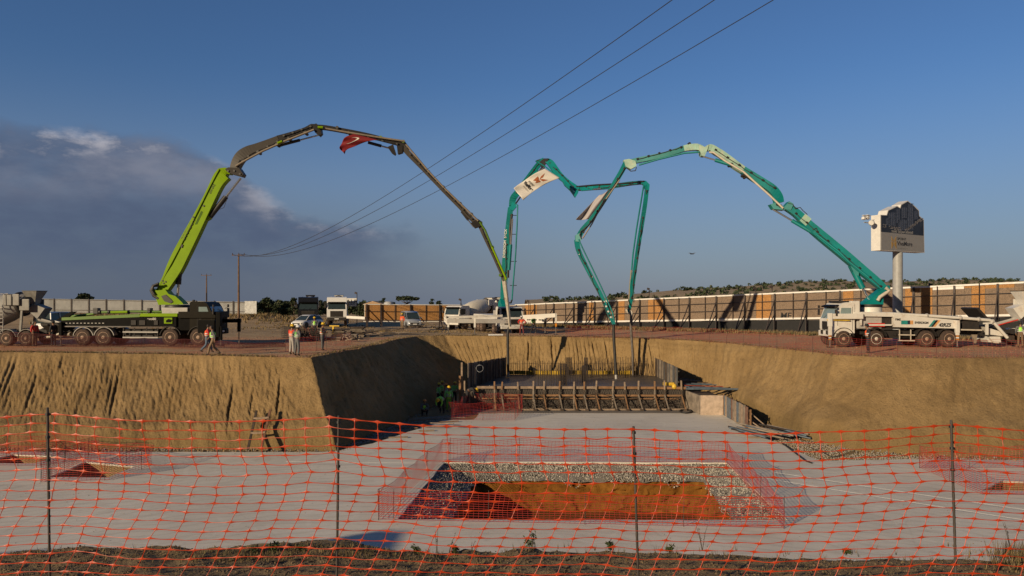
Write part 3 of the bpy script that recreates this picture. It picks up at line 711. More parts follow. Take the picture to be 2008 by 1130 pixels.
# small masts above the boards and the aerial
for px, pt, Y, lb in ((700, 574, 95, 'thin lamp mast right of the white advertising board'), (904, 587, 93, 'short mast with two lamps above the white mixer cab'), (1037, 590, 93, 'short mast right of the back pump cab'), (1482, 565, 75, 'left lamp mast over the long hoarding'), (1514, 562, 74, 'right lamp mast over the long hoarding'), (1273, 566, 89, 'thin aerial over the middle of the long hoarding'), (1826, 558, 66, 'short lamp mast on the hoarding right of the sign column')):
    s = F/Y; top = CH+(HZ-pt)/s; root = empty('lamp_mast', ((px-1004)/s, Y, 0)); tag(root, lb, 'mast', 'thin masts along the hoardings')
    mb = MB(); mb.tube([(0, 0, 0), (0, 0, top)], .05, STEEL, 6); mb.build('shaft', parent=root)
    mb = MB(); mb.box((-.12, -.1, top-.05), (.34, .12, .24), STEEL, bev=.03, rot=(0, .3, 0)); mb.build('lamp_head', parent=root)
# ---------------------------------------------------------------- the big sign
SA = Vector((28.05, 56.0, 0)); SBv = Vector((33.02, 58.9, 0)); sd = (SBv-SA); SW = sd.length; sd.normalize(); sn = Vector((-sd.y, sd.x, 0))   # sn points away behind
sign = empty('billboard_sign', (SA+sd*(SW*.44)+sn*.38)); tag(sign, 'tall advertising sign box on a round grey column behind the white pump truck', 'sign'); Mi = inv(sign)
def S2(zx, zy):        # zoomed crop pixel to (u along the face, z)
    px = 1660+zx/7.535; py = 370+zy/7.535; k = (px-1004)/F
    u = (k*SA.y-SA.x)/(sd.x-k*sd.y); Y = SA.y+sd.y*u; return u, CH+(HZ-py)*Y/F
def SF(u, v, w_): return SA+sd*u+sn*w_+Vector((0, 0, v))
SWH = mat('sign_white', (.66, .64, .60), .45, var=.08); SGR = mat('sign_column', (.34, .34, .33), .45, var=.1, dust=.1)
out = [S2(*p) for p in ((500, 912), (1153, 948), (1143, 458), (1078, 402), (1072, 322), (1016, 264), (905, 178), (806, 236), (792, 284), (748, 254), (614, 320), (592, 390), (500, 386))]
mb = MB(); mb.prism(out, 0, .76, SF, SWH); mb.build('box', parent=sign, M=Mi)
SDK = mat('print_dark', (.018, .02, .026), .4, var=.5, scale=1.5); SLT = mat('print_grey', (.30, .29, .275), .5, var=.05)
pic = [S2(*p) for p in ((510, 640), (1137, 698), (1135, 466), (1068, 408), (1062, 330), (1008, 275), (905, 190), (812, 244), (798, 296), (745, 268), (622, 326), (598, 398), (510, 396))]
mb = MB(); mb.prism(pic, -.012, .01, SF, SDK); mb.build('picture_panel', parent=sign, M=Mi)
mb = MB(); mb.prism([S2(*p) for p in ((510, 902), (1143, 938), (1137, 698), (510, 640))], -.012, .01, SF, SLT); mb.build('name_panel', parent=sign, M=Mi)
# generic blocks of flats printed on the panel
mb = MB(); TB_ = [mat('print_block', (.055, .075, .13), .5, var=.3, scale=6), mat('print_block_light', (.12, .14, .20), .5, var=.3, scale=6), mat('print_pale', (.27, .25, .24), .5, var=.4, scale=6)]
random.seed(12)
for bx, by, bw, bh in ((620, 345, 110, 200), (735, 300, 60, 200), (812, 270, 90, 160), (905, 215, 90, 190), (995, 320, 65, 130), (760, 450, 130, 160), (900, 400, 95, 200), (580, 430, 70, 100)):
    for q in range(int(bw/13)):
        x = bx+q*13; sk = -abs(q-bw/26)*3.2
        mb.prism([S2(x, by+sk*-1+bh), S2(x+7, by-sk+bh), S2(x+7, by-sk), S2(x, by-sk+4)], -.018, -.010, SF, TB_[q % 2])
    for q in range(int(bh/18)):
        mb.prism([S2(bx, by+q*18+14), S2(bx+bw, by+q*18+10), S2(bx+bw, by+q*18+7), S2(bx, by+q*18+11)], -.022, -.016, SF, SDK)
for _ in range(110):
    t = random.random(); x = 880+t*230+random.uniform(-22, 22); y = 620-t*170+random.uniform(-16, 16); r = random.uniform(5, 12)
    mb.prism([S2(x-r, y), S2(x, y-r*.7), S2(x+r, y), S2(x, y+r*.6)], -.021, -.012, SF, TB_[2])
for _ in range(50):
    x = random.uniform(525, 800); y = 540+(x-520)*.22+random.uniform(-25, 25); r = random.uniform(5, 13)
    mb.prism([S2(x-r, y), S2(x, y-r*.7), S2(x+r, y), S2(x, y+r*.6)], -.021, -.012, SF, TB_[2])
mb.build('printed_picture', parent=sign, M=Mi)
GOLD = mat('gold_print', (.42, .25, .05), .4, var=.1); INK = mat('ink', (.02, .02, .022), .5)
mb = MB()
for poly in (((658, 702), (690, 765), (694, 800), (664, 762)), ((733, 702), (702, 765), (702, 800), (730, 762)), ((660, 775), (694, 812), (690, 835), (664, 892)), ((734, 775), (700, 812), (706, 835), (736, 900))):
    mb.prism([S2(*p) for p in poly], -.02, -.011, SF, GOLD)
mb.build('butterfly_emblem', parent=sign, M=Mi)
def stext(txt, zx, zy, zh, m, bold=0, sx=1.0):
    u, v = S2(zx, zy); u2, v2 = S2(zx+100, zy+5.5); sl = (v2-v)/(u2-u)
    mb = MB(); text_mb(mb, txt, zh*.0053/.70, basis(SF(u, v, -.016), sd+Vector((0, 0, 0)), (0, 0, 1)), m, bold=bold, sx=sx); mb.build('lettering', parent=sign, M=Mi)
stext('SPOINT', 745, 742, 36, INK, .002, 1.25); stext('VivaMore', 745, 812, 62, INK, .006, 1.08); stext('LONG BEACH', 748, 880, 18, mat('grey_print', (.18, .175, .17), .5), 0, 1.5)
stext('YENİ YAŞAM KENTİ', 660, 634, 30, SLT, .004, 1.35)
u, v = S2(770, 935); mb = MB(); mb.lathe([(-8, .36), (0, .36)], SF(SW*.44, v+.06, .38), (0, 0, 1), SGR, 28); mb.build('column', parent=sign, M=Mi)
mb = MB(); mb.lathe([(0, .75), (.06, .75)], SF(SW*.44, 0, .38), (0, 0, 1), SGR, 20); mb.build('base_plate', parent=sign, M=Mi)
# floodlights on the sign's left shoulder
for q, (zx, zy) in enumerate(((345, 430), (400, 425))):
    u, v = S2(zx, zy); mb = MB(); p = SF(u, v, .5); mb.box(p, (.24, .24, .22), SWH, bev=.04, rot=(0, .2, .5)); mb.box(p+Vector((-.02, -.18, .17)), (.36, .22, .03), SWH, rot=(0, .2, .5)); mb.build('floodlight', parent=sign, M=Mi)
u, v = S2(425, 500); mb = MB(); p = SF(u, v, .3); mb.lathe([(0, .05), (.02, .20), (.10, .22), (.16, .15)], p, (-.45, -.85, -.2), SWH, 18); mb.build('dish', parent=sign, M=Mi)
mb = MB(); mb.tube([SF(S2(350, 470)[0], S2(350, 440)[1]-.25, .5), SF(.2, S2(350, 440)[1]-.3, .4)], .04, SGR, 6); mb.tube([p, SF(.15, v-.1, .4)], .04, SGR, 6); mb.build('bracket', parent=sign, M=Mi)
# white advertising board by the parked trucks
ad = empty('board_sign', P(687, 594, 96)); ad.location.z = 0; tag(ad, 'white board on a post with dark letters right of the white truck', 'sign'); Mi = inv(ad)
mb = MB(); a = P(672, 585, 96); b = P(700, 601, 96); mb.box(((a.x+b.x)/2, 96, (a.z+b.z)/2), (b.x-a.x, .1, a.z-b.z), SWH, bev=.02); mb.build('board', parent=ad, M=Mi)
mb = MB(); text_mb(mb, 'ALP', .62, basis((P(678.5, 591.5, 96))+Vector((0, -.055, 0)), (1, 0, 0), (0, 0, 1)), INK, sx=1.45, bold=.01); mb.beam(P(678, 596.5, 95.93), P(696, 596.5, 95.93), .01, .06, INK); mb.build('lettering', parent=ad, M=Mi)
mb = MB(); p = P(679, 600, 96); mb.box((p.x, 96, p.z/2), (.28, .2, p.z), SWH); mb.build('post', parent=ad, M=Mi)
# dry grass on the plateau
STRAW = [mat('straw', (.30, .21, .10), .9, var=.3), mat('straw_brown', (.16, .11, .055), .9, var=.3), mat('grass_olive', (.10, .10, .04), .9, var=.3)]
def grass(name, label, n, fn, h, wdt, wts=(4, 3, 1), blades=7):
    mb = MB()
    for _ in range(n):
        p = fn()
        if p is None: continue
        for _k in range(blades):
            a = random.uniform(0, 6.28); hh = h*random.uniform(.4, 1.2); dv = Vector((math.cos(a), math.sin(a), 0)); q = p+dv*random.uniform(0, wdt*4); tip = q+dv*hh*random.uniform(.1, .6)+Vector((0, 0, hh)); sd_ = Vector((-dv.y, dv.x, 0))*wdt
            mb.add([q-sd_, q+sd_, tip], [(0, 1, 2)], random.choices(STRAW, wts)[0])
    return tag(mb.build(name, recalc=False), kind='stuff', label=label)
def onp(x, y): return Vector((x, y, gz(x, y)-.01))
random.seed(3)
def hg():
    t = random.random(); x = .4+44.5*t; y = 95-40*t; q = random.gauss(2.4, 1.1); return Vector((x-.67*q, y-.74*q, 0))
grass('dry_grass', 'strip of dry grass along the foot of the hoarding', 2600, hg, .32, .03, (3, 3, 2))
def bg_():
    if random.random() < .45: return None
    x = random.uniform(-62, -26); y = random.gauss(104, 4); return onp(x, y)
grass('dry_grass', 'dry grass on the low earth bank at the left', 2200, bg_, .45, .05, (4, 2, 1))
def bg2():
    x = random.uniform(-40, 0); y = random.uniform(80, 112); return onp(x, y) if noise.noise(Vector((x*.2, y*.08, 4))) > .05 else None
grass('dry_grass', 'sparse dry grass around the parked trucks', 1500, bg2, .22, .04, (5, 2, 1))
def rimg():
    c = cols[random.randrange(len(cols))]
    if not 1 <= c[3] < 23: return None
    q = abs(random.gauss(0, .5)); d = (c[0]-c[1]).normalized(); x, y = c[0].x+d.x*q, c[0].y+d.y*q; return onp(x, y)
grass('dry_grass', 'thin dry grass along the rim of the pit', 3800, rimg, .13, .016, (4, 3, 2), 5)
# ============================================================ vehicles
WHITE = mat('white_paint', (.66, .63, .57), .4, var=.08, scale=1.2, dust=.32, dustcol=(.40, .27, .18))
WHITE2 = mat('clean_white_paint', (.70, .69, .67), .3, var=.05, dust=.05)
LIME = mat('lime_paint', (.20, .33, .004), .38, var=.08, scale=1.0, dust=.05, dustcol=(.14, .21, .01), spec=.15)
LIME_D = mat('lime_lining', (.09, .18, .01), .5, var=.1)
TEAL = mat('teal_paint', (.0, .185, .178), .42, var=.18, scale=.8, dust=.2, dustcol=(.07, .28, .26))
TEALP = mat('faded_teal_paint', (.26, .42, .33), .6, var=.25, scale=1.2, dust=.5, dustcol=(.44, .43, .32))
BGREY = mat('boom_grey', (.065, .055, .044), .5, var=.2, scale=.8, dust=.15, dustcol=(.13, .10, .07))
BDARK = mat('dark_boom', (.028, .024, .020), .5, var=.2, dust=.12, dustcol=(.09, .07, .05))
BODYD = mat('black_body_paint', (.006, .0055, .005), .5, var=.25, dust=.03, dustcol=(.02, .016, .012), spec=.06)
OLIVE = mat('dark_olive_paint', (.016, .0135, .009), .5, var=.15, dust=.04, dustcol=(.028, .022, .015), spec=.08)
UNDER = mat('chassis_black', (.022, .018, .016), .7, var=.3, dust=.3, dustcol=(.07, .04, .026))
TYRE = mat('muddy_tyre', (.06, .038, .028), .9, var=.3, scale=5, dust=.25, dustcol=(.17, .09, .055))
RIM = mat('muddy_rim', (.40, .27, .19), .7, var=.3, scale=8, dust=.15, dustcol=(.30, .15, .09))
RIMW = mat('white_rim', (.60, .55, .48), .6, var=.2, scale=8, dust=.1, dustcol=(.30, .15, .09))
CHROME = mat('chrome_rod', (.62, .60, .57), .18, metal=.9, var=.05)
PIPE = mat('steel_pipe', (.26, .21, .155), .5, var=.15, dust=.2)
PIPEW = mat('pale_pipe', (.52, .46, .37), .5, var=.12, dust=.2)
MIXSH = mat('mixer_shaded_white', (.22, .21, .19), .5, var=.15, dust=.4, dustcol=(.12, .085, .06))  # white paint of the left mixer, darkened to hold its shade in the colour
RUBBER = mat('rubber', (.025, .023, .022), .6)
GLASS = glassmat('vehicle_glass'); GLASSL = glassmat('bright_glass', (.20, .26, .26))
LAMP = mat('lamp_lens', (.55, .55, .5), .15); AMB = mat('amber_lens', (.6, .22, .02), .3); RED = mat('red_paint', (.55, .03, .02), .4); YEL = mat('yellow_paint', (.65, .42, .04), .45)
GREYP = mat('light_grey_paint', (.40, .38, .35), .45, var=.1, dust=.2); BLACKT = mat('black_lettering', (.01, .01, .012), .5)
def wheel(parent, x, y, r, wd, rim=RIM, cache={}):
    out = 1 if y > 0 else -1; k = (round(r, 2), round(wd, 2), rim.name, out)
    if k not in cache:
        a = MB(); prof = [(-wd/2, r*.60), (-wd/2, r*.86), (-wd*.42, r*.96), (-wd*.3, r), (wd*.3, r), (wd*.42, r*.96), (wd/2, r*.86), (wd/2, r*.60)]
        a.lathe(prof, (0, 0, 0), (0, 1, 0), TYRE, 32); ty = a.build('tyre')
        b = MB(); e = wd/2*out
        b.lathe([(e*.1, r*.57), (e*1.0, r*.63), (e*1.05, r*.60), (e*.85, r*.52), (e*.72, r*.47), (e*.80, r*.24), (e*1.05, r*.20), (e*1.1, r*.10)], (0, 0, 0), (0, 1, 0), rim, 26)
        for q in range(10):
            t = q*math.pi/5; b.lathe([(e*.70, r*.06), (e*.83, r*.055)], (math.cos(t)*r*.34, 0, math.sin(t)*r*.34), (0, 1, 0), UNDER, 7)
        ri = b.build('rim'); cache[k] = (ty, ri); w0 = ty; r0 = ri
    else:
        w0 = cache[k][0].copy(); r0 = cache[k][1].copy(); COL.objects.link(w0); COL.objects.link(r0)
    w0.name = 'wheel'; w0.parent = parent; w0.location = (x, y, r); r0.parent = w0; r0.location = (0, 0, 0)
    return w0
def boomseg(mb, pts, Yf, wd, m):
    """a box beam drawn through (px, py, full height px) stations"""
    if len(pts) > 2:      # round the path through its stations
        q = []; e = [pts[0]]+list(pts)+[pts[-1]]
        for i in range(1, len(e)-2):
            for k in range(3):
                t = k/3; q.append(tuple(.5*((2*b_)+(-a_+c_)*t+(2*a_-5*b_+4*c_-d_)*t*t+(-a_+3*b_-3*c_+d_)*t**3) for a_, b_, c_, d_ in zip(e[i-1], e[i], e[i+1], e[i+2])))
        pts = q+[pts[-1]]
    n = len(pts); V = []
    for i, (px, py, h) in enumerate(pts):
        a = pts[max(0, i-1)]; b = pts[min(n-1, i+1)]; dx, dy = b[0]-a[0], b[1]-a[1]; l = math.hypot(dx, dy); nx_, ny_ = -dy/l, dx/l
        Y = Yf(px)
        for sg_, yy in ((-1, -wd/2), (1, -wd/2), (1, wd/2), (-1, wd/2)):
            q = P(px+nx_*sg_*h/2, py+ny_*sg_*h/2, Y); V.append(q+Vector((0, yy, 0)))
    fs = [(i*4+k, i*4+(k+1) % 4, (i+1)*4+(k+1) % 4, (i+1)*4+k) for i in range(n-1) for k in range(4)]
    fs += [(3, 2, 1, 0), (4*n-4, 4*n-3, 4*n-2, 4*n-1)]
    mb.add(V, fs, m)
def ptube(mb, pts, Yf, rpx, m, dy=0.0, seg=8):
    mb.tube([P(px, py, Yf(px))+Vector((0, dy, 0)) for px, py in pts], [rpx*Yf(px)/F for px, py in pts], m, seg)
def ppoly(mb, pts, Yf, w0, w1, m):
    mb.prism(pts, w0, w1, lambda u, v, w_: P(u, v, Yf(u))+Vector((0, w_, 0)), m)
def pin(mb, px, py, Yf, rpx, wd, m):
    c = P(px, py, Yf(px)); mb.lathe([(-wd/2, rpx*c.y/F), (wd/2, rpx*c.y/F)], c, (0, 1, 0), m, 14)
def cyl(mb, a, b, Yf, r1, r2, split=.55, dy=0.0, m=BDARK):
    """hydraulic cylinder: barrel from a, rod to b"""
    c = (a[0]+(b[0]-a[0])*split, a[1]+(b[1]-a[1])*split); ptube(mb, [a, c], Yf, r1, m, dy); ptube(mb, [c, b], Yf, r2, CHROME, dy)
def cab(root, xf, ln, zb, zt, wd, paint, tilt=.22, glass=GLASS, grille=UNDER, visor=True, detail=1, big=False):
    xb = xf-ln; hw = wd/2; zw = zb+(zt-zb)*(.46 if not big else .42); zwt = zb+(zt-zb)*(.83 if not big else .70)
    prof = [(xb, zb), (xf-.10, zb), (xf, zb+.25), (xf, zw-.05), (xf-tilt*.15, zw), (xf-tilt, zwt), (xf-tilt-.18, zt-.08), (xf-tilt-.5, zt), (xb+.1, zt), (xb, zt-.12)]
    mb = MB(); mb.prism(prof, -hw, hw, FXZ, paint); c = mb.build('cab', parent=root)
    md = c.modifiers.new('b', 'BEVEL'); md.width = .06; md.segments = 2; md.limit_method = 'ANGLE'
    mb = MB(); e = .012
    mb.add([(xf-tilt*.15+e, -hw+.13, zw+.02), (xf-tilt*.15+e, hw-.13, zw+.02), (xf-tilt+e, hw-.18, zwt), (xf-tilt+e, -hw+.18, zwt)] + [(xf-tilt*.15-.05, -hw+.13, zw+.02), (xf-tilt*.15-.05, hw-.13, zw+.02), (xf-tilt-.05, hw-.18, zwt), (xf-tilt-.05, -hw+.18, zwt)],
           [(0, 1, 2, 3), (4, 7, 6, 5), (0, 4, 5, 1), (1, 5, 6, 2), (2, 6, 7, 3), (3, 7, 4, 0)], glass); mb.build('windscreen', parent=c)
    for s in (-1, 1):
        y0, y1 = (hw-.04)*s, (hw+.012)*s; mb = MB()
        mb.prism([(xf-.32, zw+.02), (xf-tilt-.14, zwt-.02), (xf-1.12, zwt-.02), (xf-1.12, zw+.10), (xf-.75, zw+.02)], min(y0, y1), max(y0, y1), FXZ, glass); mb.build('side_window', parent=c)
        mb = MB(); mb.prism([(xf-1.22, zb+.2), (xf-1.20, zb+.2), (xf-1.20, zwt+.05), (xf-1.22, zwt+.05)], min(y0, y1), max(y0, y1), FXZ, UNDER); mb.build('door_gap', parent=c); mb = MB(); mb.prism([(xf-.22, zb+.5), (xf-.20, zb+.5), (xf-.20, zw), (xf-.22, zw)], min(y0, y1), max(y0, y1), FXZ, UNDER)
        mb.build('door_gap', parent=c); mb = MB(); mb.box((xf-1.0, (hw+.02)*s, zw-.12), (.18, .03, .04), UNDER); mb.build('door_handle', parent=c)
        mb = MB(); mb.box((xf-.02, (hw+.20)*s, zw+.42), (.10, .22, .42), UNDER, bev=.03); mb.box((xf-.02, (hw+.18)*s, zw+.80), (.10, .2, .2), UNDER, bev=.03); mb.tube([(xf-.2, (hw-.05)*s, zw+.62), (xf-.02, (hw+.16)*s, zw+.64)], .02, UNDER, 6); mb.build('mirror', parent=c)
        mb = MB(); mb.box((xf+.01, (hw-.28)*s, zb+.02), (.06, .38, .17), LAMP, bev=.02); mb.build('headlight', parent=c)
        mb = MB(); mb.box((xf-.8, (hw-.02)*s, zb-.08), (.55, .10, .06), GREYP); mb.box((xf-.8, (hw-.02)*s, zb-.38), (.5, .10, .05), GREYP); mb.box((xf-.45, (hw-.06)*s, zb-.2), (.06, .08, .5), UNDER); mb.build('step', parent=c)
    mb = MB()
    n = 5
    for k in range(n): mb.box((xf+.012, 0, zb+.36+k*(zw-zb-.55)/n), (.05, wd*.62, (zw-zb-.55)/n*.62), grille)
    mb.box((xf-.01, 0, zb+.25+(zw-zb-.5)/2), (.03, wd*.66, zw-zb-.38), UNDER); mb.build('grille', parent=c)
    mb = MB(); mb.box((xf-.02, 0, zb-.06), (.26, wd*.98, .40), paint if paint is not WHITE2 else UNDER, bev=.06); mb.box((xf+.12, 0, zb-.05), (.02, .52, .12), WHITE2); mb.build('bumper', parent=c)
    mb = MB(); [mb.beam((xf-tilt*.1+.03, y, zw+.02), (xf-tilt*.55+.03, y+.4, zw+.30), .02, .02, RUBBER) for y in (-.6, .1)]; mb.build('wiper', parent=c)
    if visor:
        mb = MB(); mb.box((xf-tilt+.12, 0, zwt+.10), (.34, wd*.88, .10), BODYD, rot=(0, .35, 0), bev=.03); mb.build('sun_visor', parent=c)
    return c
def fender(root, x, y, r, m, wd=.5):
    mb = MB(); ro = r+.13; pts = []
    n = 12; V = []
    for i in range(n+1):
        t = math.pi*(.06+.88*i/n)
        for rr, yy in ((ro, -wd/2), (ro, wd/2), (ro-.04, wd/2), (ro-.04, -wd/2)): V.append((x+math.cos(t)*rr, y+yy, r+math.sin(t)*rr))
    mb.add(V, [(i*4+k, i*4+(k+1) % 4, i*4+4+(k+1) % 4, i*4+4+k) for i in range(n) for k in range(4)]+[(3, 2, 1, 0), (n*4, n*4+1, n*4+2, n*4+3)], m); return mb.build('mudguard', parent=root)
def outrigger(root, x, y, ztop, m, foot=True, stripe=False):
    mb = MB(); mb.box((x, y, ztop-.45), (.20, .20, .95), m, bev=.02); o = mb.build('outrigger_leg', parent=root)
    mb = MB(); mb.tube([(x, y, ztop-.9), (x, y, .06)], .045, CHROME, 8); mb.build('jack_rod', parent=o)
    mb = MB(); mb.box((x, y, .035), (.36, .36, .06), UNDER, bev=.02); mb.build('foot_plate', parent=o)
    if stripe:
        for k in range(3):
            mb = MB(); mb.box((x, y, ztop-.98-.11*k), (.15, .15, .08), (AMB, WHITE2, AMB)[k]); mb.build('warning_band', parent=o)
def hopper(root, x, z, m, dirn=-1):
    mb = MB(); V = []
    for zz, a, b in ((z, .95, 1.0), (z-.15, .93, .98), (z-.75, .45, .55)):
        V += [(x-a*.8, -b, zz), (x+a*.8, -b, zz), (x+a*.8, b, zz), (x-a*.8, b, zz)]
    V += [(p[0]*1, p[1]*.94, p[2]) for p in V[:0]]
    mb.add(V, [(i*4+k, i*4+(k+1) % 4, i*4+4+(k+1) % 4, i*4+4+k) for i in range(2) for k in range(4)]+[(8, 9, 10, 11)], m)
    o = mb.build('hopper', parent=root)
    mb = MB(); [mb.beam((x-.76+k*.25, -.95, z+.01), (x-.76+k*.25, .95, z+.01), .03, .03, UNDER) for k in range(7)]; mb.build('grate', parent=o)
    return o
# ---------------------------------------------------------------- lime pump truck on the left
S = 28.24
gp = empty('concrete_pump_truck', ((280-1004)/S, 52.6, 0)); tag(gp, 'black and lime green concrete pump truck left of the pit with its boom arching up', 'pump truck'); Mi = inv(gp)
lx = lambda px: (px-280)/S
lz = lambda py: CH+(HZ-py)/27.9-.0
YS = -1.25     # the viewer's side
for px in (162, 203, 333, 388):
    for s in (-1, 1): wheel(gp, lx(px), s*1.05, .59, .36 if px > 300 else .5)
mb = MB(); [mb.beam((lx(100), s*.42, .98), (lx(425), s*.42, .98), .10, .28, UNDER) for s in (-1, 1)]
for px in (120, 162, 203, 240, 300, 333, 388, 420): mb.box((lx(px), 0, .86), (.18, 1.9, .18), UNDER)
mb.box((lx(270), 0, .85), (2.2, 1.6, .5), UNDER); mb.build('chassis', parent=gp)
for px in (162, 203): fender(gp, lx(px), YS+.28, .59, GREYP, .5); fender(gp, lx(px), -YS-.28, .59, GREYP, .5)
fender(gp, lx(333), YS+.22, .62, UNDER, .4); fender(gp, lx(388), YS+.22, .62, UNDER, .4)
mb = MB(); mb.prism([(lx(119), lz(640)), (lx(345), lz(640)), (lx(345), lz(619)), (lx(300), lz(620)), (lx(274), lz(618)), (lx(119), lz(627))], -1.22, 1.22, FXZ, BODYD); mb.build('body_panel', parent=gp)
mb = MB(); mb.prism([(lx(121), lz(628)), (lx(274), lz(621.5)), (lx(274), lz(615.5)), (lx(121), lz(622.5))], -1.27, -1.10, FXZ, LIME_D); mb.build('side_strip', parent=gp)
mb = MB(); mb.prism([(lx(274), lz(620.6)), (lx(348), lz(620.6)), (lx(348), lz(614.5)), (lx(276), lz(614.5))], -1.29, -1.08, FXZ, LIME); mb.build('side_strip', parent=gp)
mb = MB(); mb.box((lx(330), YS-.01, lz(628.5)), (.58, .05, .42), LIME, bev=.02); mb.prism([(lx(326), lz(632)), (lx(336), lz(632)), (lx(338), lz(627)), (lx(331), lz(625)), (lx(326), lz(628))], YS-.045, YS-.03, FXZ, BODYD); mb.build('picture_decal', parent=gp)
mb = MB(); text_mb(mb, 'evo80', .22, basis((lx(288), YS+.022, lz(625.3)), (1, 0, 0), (0, 0, 1)), GREYP, sx=1.15, bold=.008, depth=.004); mb.build('lettering', parent=gp)
mb = MB()
for k in range(11): mb.box((lx(130+k*7.2), YS+.02, lz(633.4)), (.13, .03, .05), GREYP)
mb.build('reflector_tape', parent=gp)
mb = MB(); mb.beam((lx(118), YS+.03, lz(639.7)), (lx(257), YS+.03, lz(640.2)), .10, .07, CHROME); mb.build('side_rail', parent=gp)
for py in (650.5, 661): mb = MB(); mb.beam((lx(240), YS+.05, lz(py)), (lx(309), YS+.05, lz(py+.4)), .05, .09, GREYP); mb.build('side_guard', parent=gp)
mb = MB(); [mb.beam((lx(p), YS+.1, lz(642)), (lx(p), YS+.1, lz(661)), .06, .06, UNDER) for p in (241, 262, 286, 308)]; mb.build('guard_hanger', parent=gp)
for px, w_ in ((262, 10), (279, 12), (306, 8)): mb = MB(); mb.box((lx(px), YS+.0, lz(632.5)), (w_/S, .05, .34), UNDER, bev=.02); mb.build('locker', parent=gp)
mb = MB(); mb.box((lx(381), 0, lz(632)), (2.8, 2.2, 1.1), BODYD); mb.box((lx(404), YS+.10, lz(640)), (1.2, .2, .9), BODYD, bev=.05); mb.build('front_body', parent=gp)
cb = cab(gp, lx(420), 1.75, 1.02, lz(591.5), 2.30, OLIVE, tilt=.42, glass=GLASSL, visor=False)
mb = MB(); mb.box((lx(386), 0, lz(617.5)), (2.6, 2.50, .46), OLIVE, bev=.03); mb.build('front_outrigger_box', parent=gp)
mb = MB(); mb.box((lx(430), YS-.05, lz(636)), (.30, .34, 1.75), BODYD, bev=.03); mb.build('folding_outrigger', parent=gp)
outrigger(gp, lx(434), YS-.12, lz(640), BODYD)
mb = MB(); mb.beam((lx(420), .4, lz(630)), (lx(455), .4, lz(630)), .3, .26, BODYD); mb.build('outrigger_arm', parent=gp)
outrigger(gp, lx(452), .35, lz(626), BODYD)
outrigger(gp, lx(121), YS-.1, lz(632), BODYD, True)
mb = MB(); mb.lathe([(0, .10), (.9, .10), (1.0, .08)], (lx(373), -.7, lz(616)), (0, 0, 1), UNDER, 10); mb.build('exhaust_stack', parent=gp)
mb = MB(); mb.tube([(lx(383), .6, lz(592)), (lx(383), .6, lz(574))], .03, UNDER, 5); mb.build('aerial', parent=gp)
mb = MB(); mb.box((lx(338), 0, lz(609.5)), (1.8, 1.8, .44), GREYP, bev=.04); mb.build('pedestal', parent=gp)
mb = MB(); mb.lathe([(lz(606)-0, .82), (lz(604), .86), (lz(601), .86), (lz(598), .80)], (lx(333), 0, 0), (0, 0, 1), BDARK, 30); mb.build('slewing_ring', parent=gp)
# pipes and rear gear on deck
mb = MB(); mb.tube([(lx(118), -.5, lz(622)), (lx(170), -.5, lz(616)), (lx(185), -.6, lz(612.5)), (lx(250), -.6, lz(611)), (lx(320), -.5, lz(612))], .09, LIME_D, 8); mb.build('delivery_pipe', parent=gp)
mb = MB(); mb.tube([(lx(210), -.75, lz(612.5)), (lx(243), -.75, lz(612))], .10, LIME, 8); [mb.lathe([(-.06, .14), (.06, .14)], (lx(p), -.62, lz(612)), (1, 0, 0), BDARK, 10) for p in (186, 204, 243, 285)]; mb.build('delivery_pipe', parent=gp)
mb = MB(); mb.box((lx(178), -.5, lz(610)), (.34, .4, .42), BDARK, bev=.03); mb.build('clamp_block', parent=gp)
mb = MB(); mb.box((lx(284), -.5, lz(608.5)), (.24, .4, .3), BDARK, bev=.03); mb.build('clamp_block', parent=gp)
mb = MB(); mb.prism([(lx(120), lz(630)), (lx(146), lz(611)), (lx(136), lz(611)), (lx(108), lz(627))], -1.1, -.9, FXZ, BODYD); mb.build('rear_guard', parent=gp)
h = hopper(gp, lx(96), 1.55, BDARK)
mb = MB(); mb.tube([(lx(76), -.6, .55), (lx(96), -.8, .62), (lx(118), -.8, .95)], .09, PIPEW, 8); mb.tube([(lx(100), -.5, .8), (lx(110), -.7, .7), (lx(132), -.7, .8)], .16, PIPE, 10); mb.build('rear_pipe', parent=gp)
# turret and boom
Yg = lambda px: 52.8+max(0, (px-335))/(995-335)*(58.4-52.8)
YT = lambda px: 52.6
mb = MB(); ppoly(mb, [(316, 598), (365, 597), (361, 592), (349, 581), (336, 577), (329, 568), (313, 570), (306, 566), (304, 572), (311, 585)], YT, -.42, .42, LIME)
tr_ = mb.build('turret', parent=gp, M=Mi)
mb = MB(); ppoly(mb, [(322, 581), (331, 578), (341, 587), (345, 592), (340, 595), (328, 591)], YT, -.47, -.42, BDARK); mb.build('turret_opening', parent=tr_, M=Mi)
mb = MB(); ptube(mb, [(316, 560), (305, 561), (301, 570), (306, 580), (316, 586)], YT, 3.0, BDARK, -.35); ptube(mb, [(318, 556), (308, 560), (305, 570), (310, 578)], YT, 2.2, RUBBER, -.5); mb.build('hydraulic_hoses', parent=gp, M=Mi)
def bsec(pts, wd, m, name='boom_section'):
    mb = MB(); boomseg(mb, pts, Yg, wd, m); return mb.build(name, parent=gp, M=Mi)
b1 = bsec([(319, 573, 17), (327, 560, 20), (344, 527, 29), (358, 498, 30), (376, 463, 28), (394, 428, 25), (411, 394, 23), (425, 365, 23), (433, 351, 26), (441, 342, 27)], .62, LIME)
mb = MB(); boomseg(mb, [(437, 341, 22), (446, 336.5, 13), (455, 339, 9)], Yg, .58, LIME); mb.build('boom_head', parent=gp, M=Mi)
mb = MB(); 
for t0, t1 in (((319-8, 568), (326, 560-18)),): pass
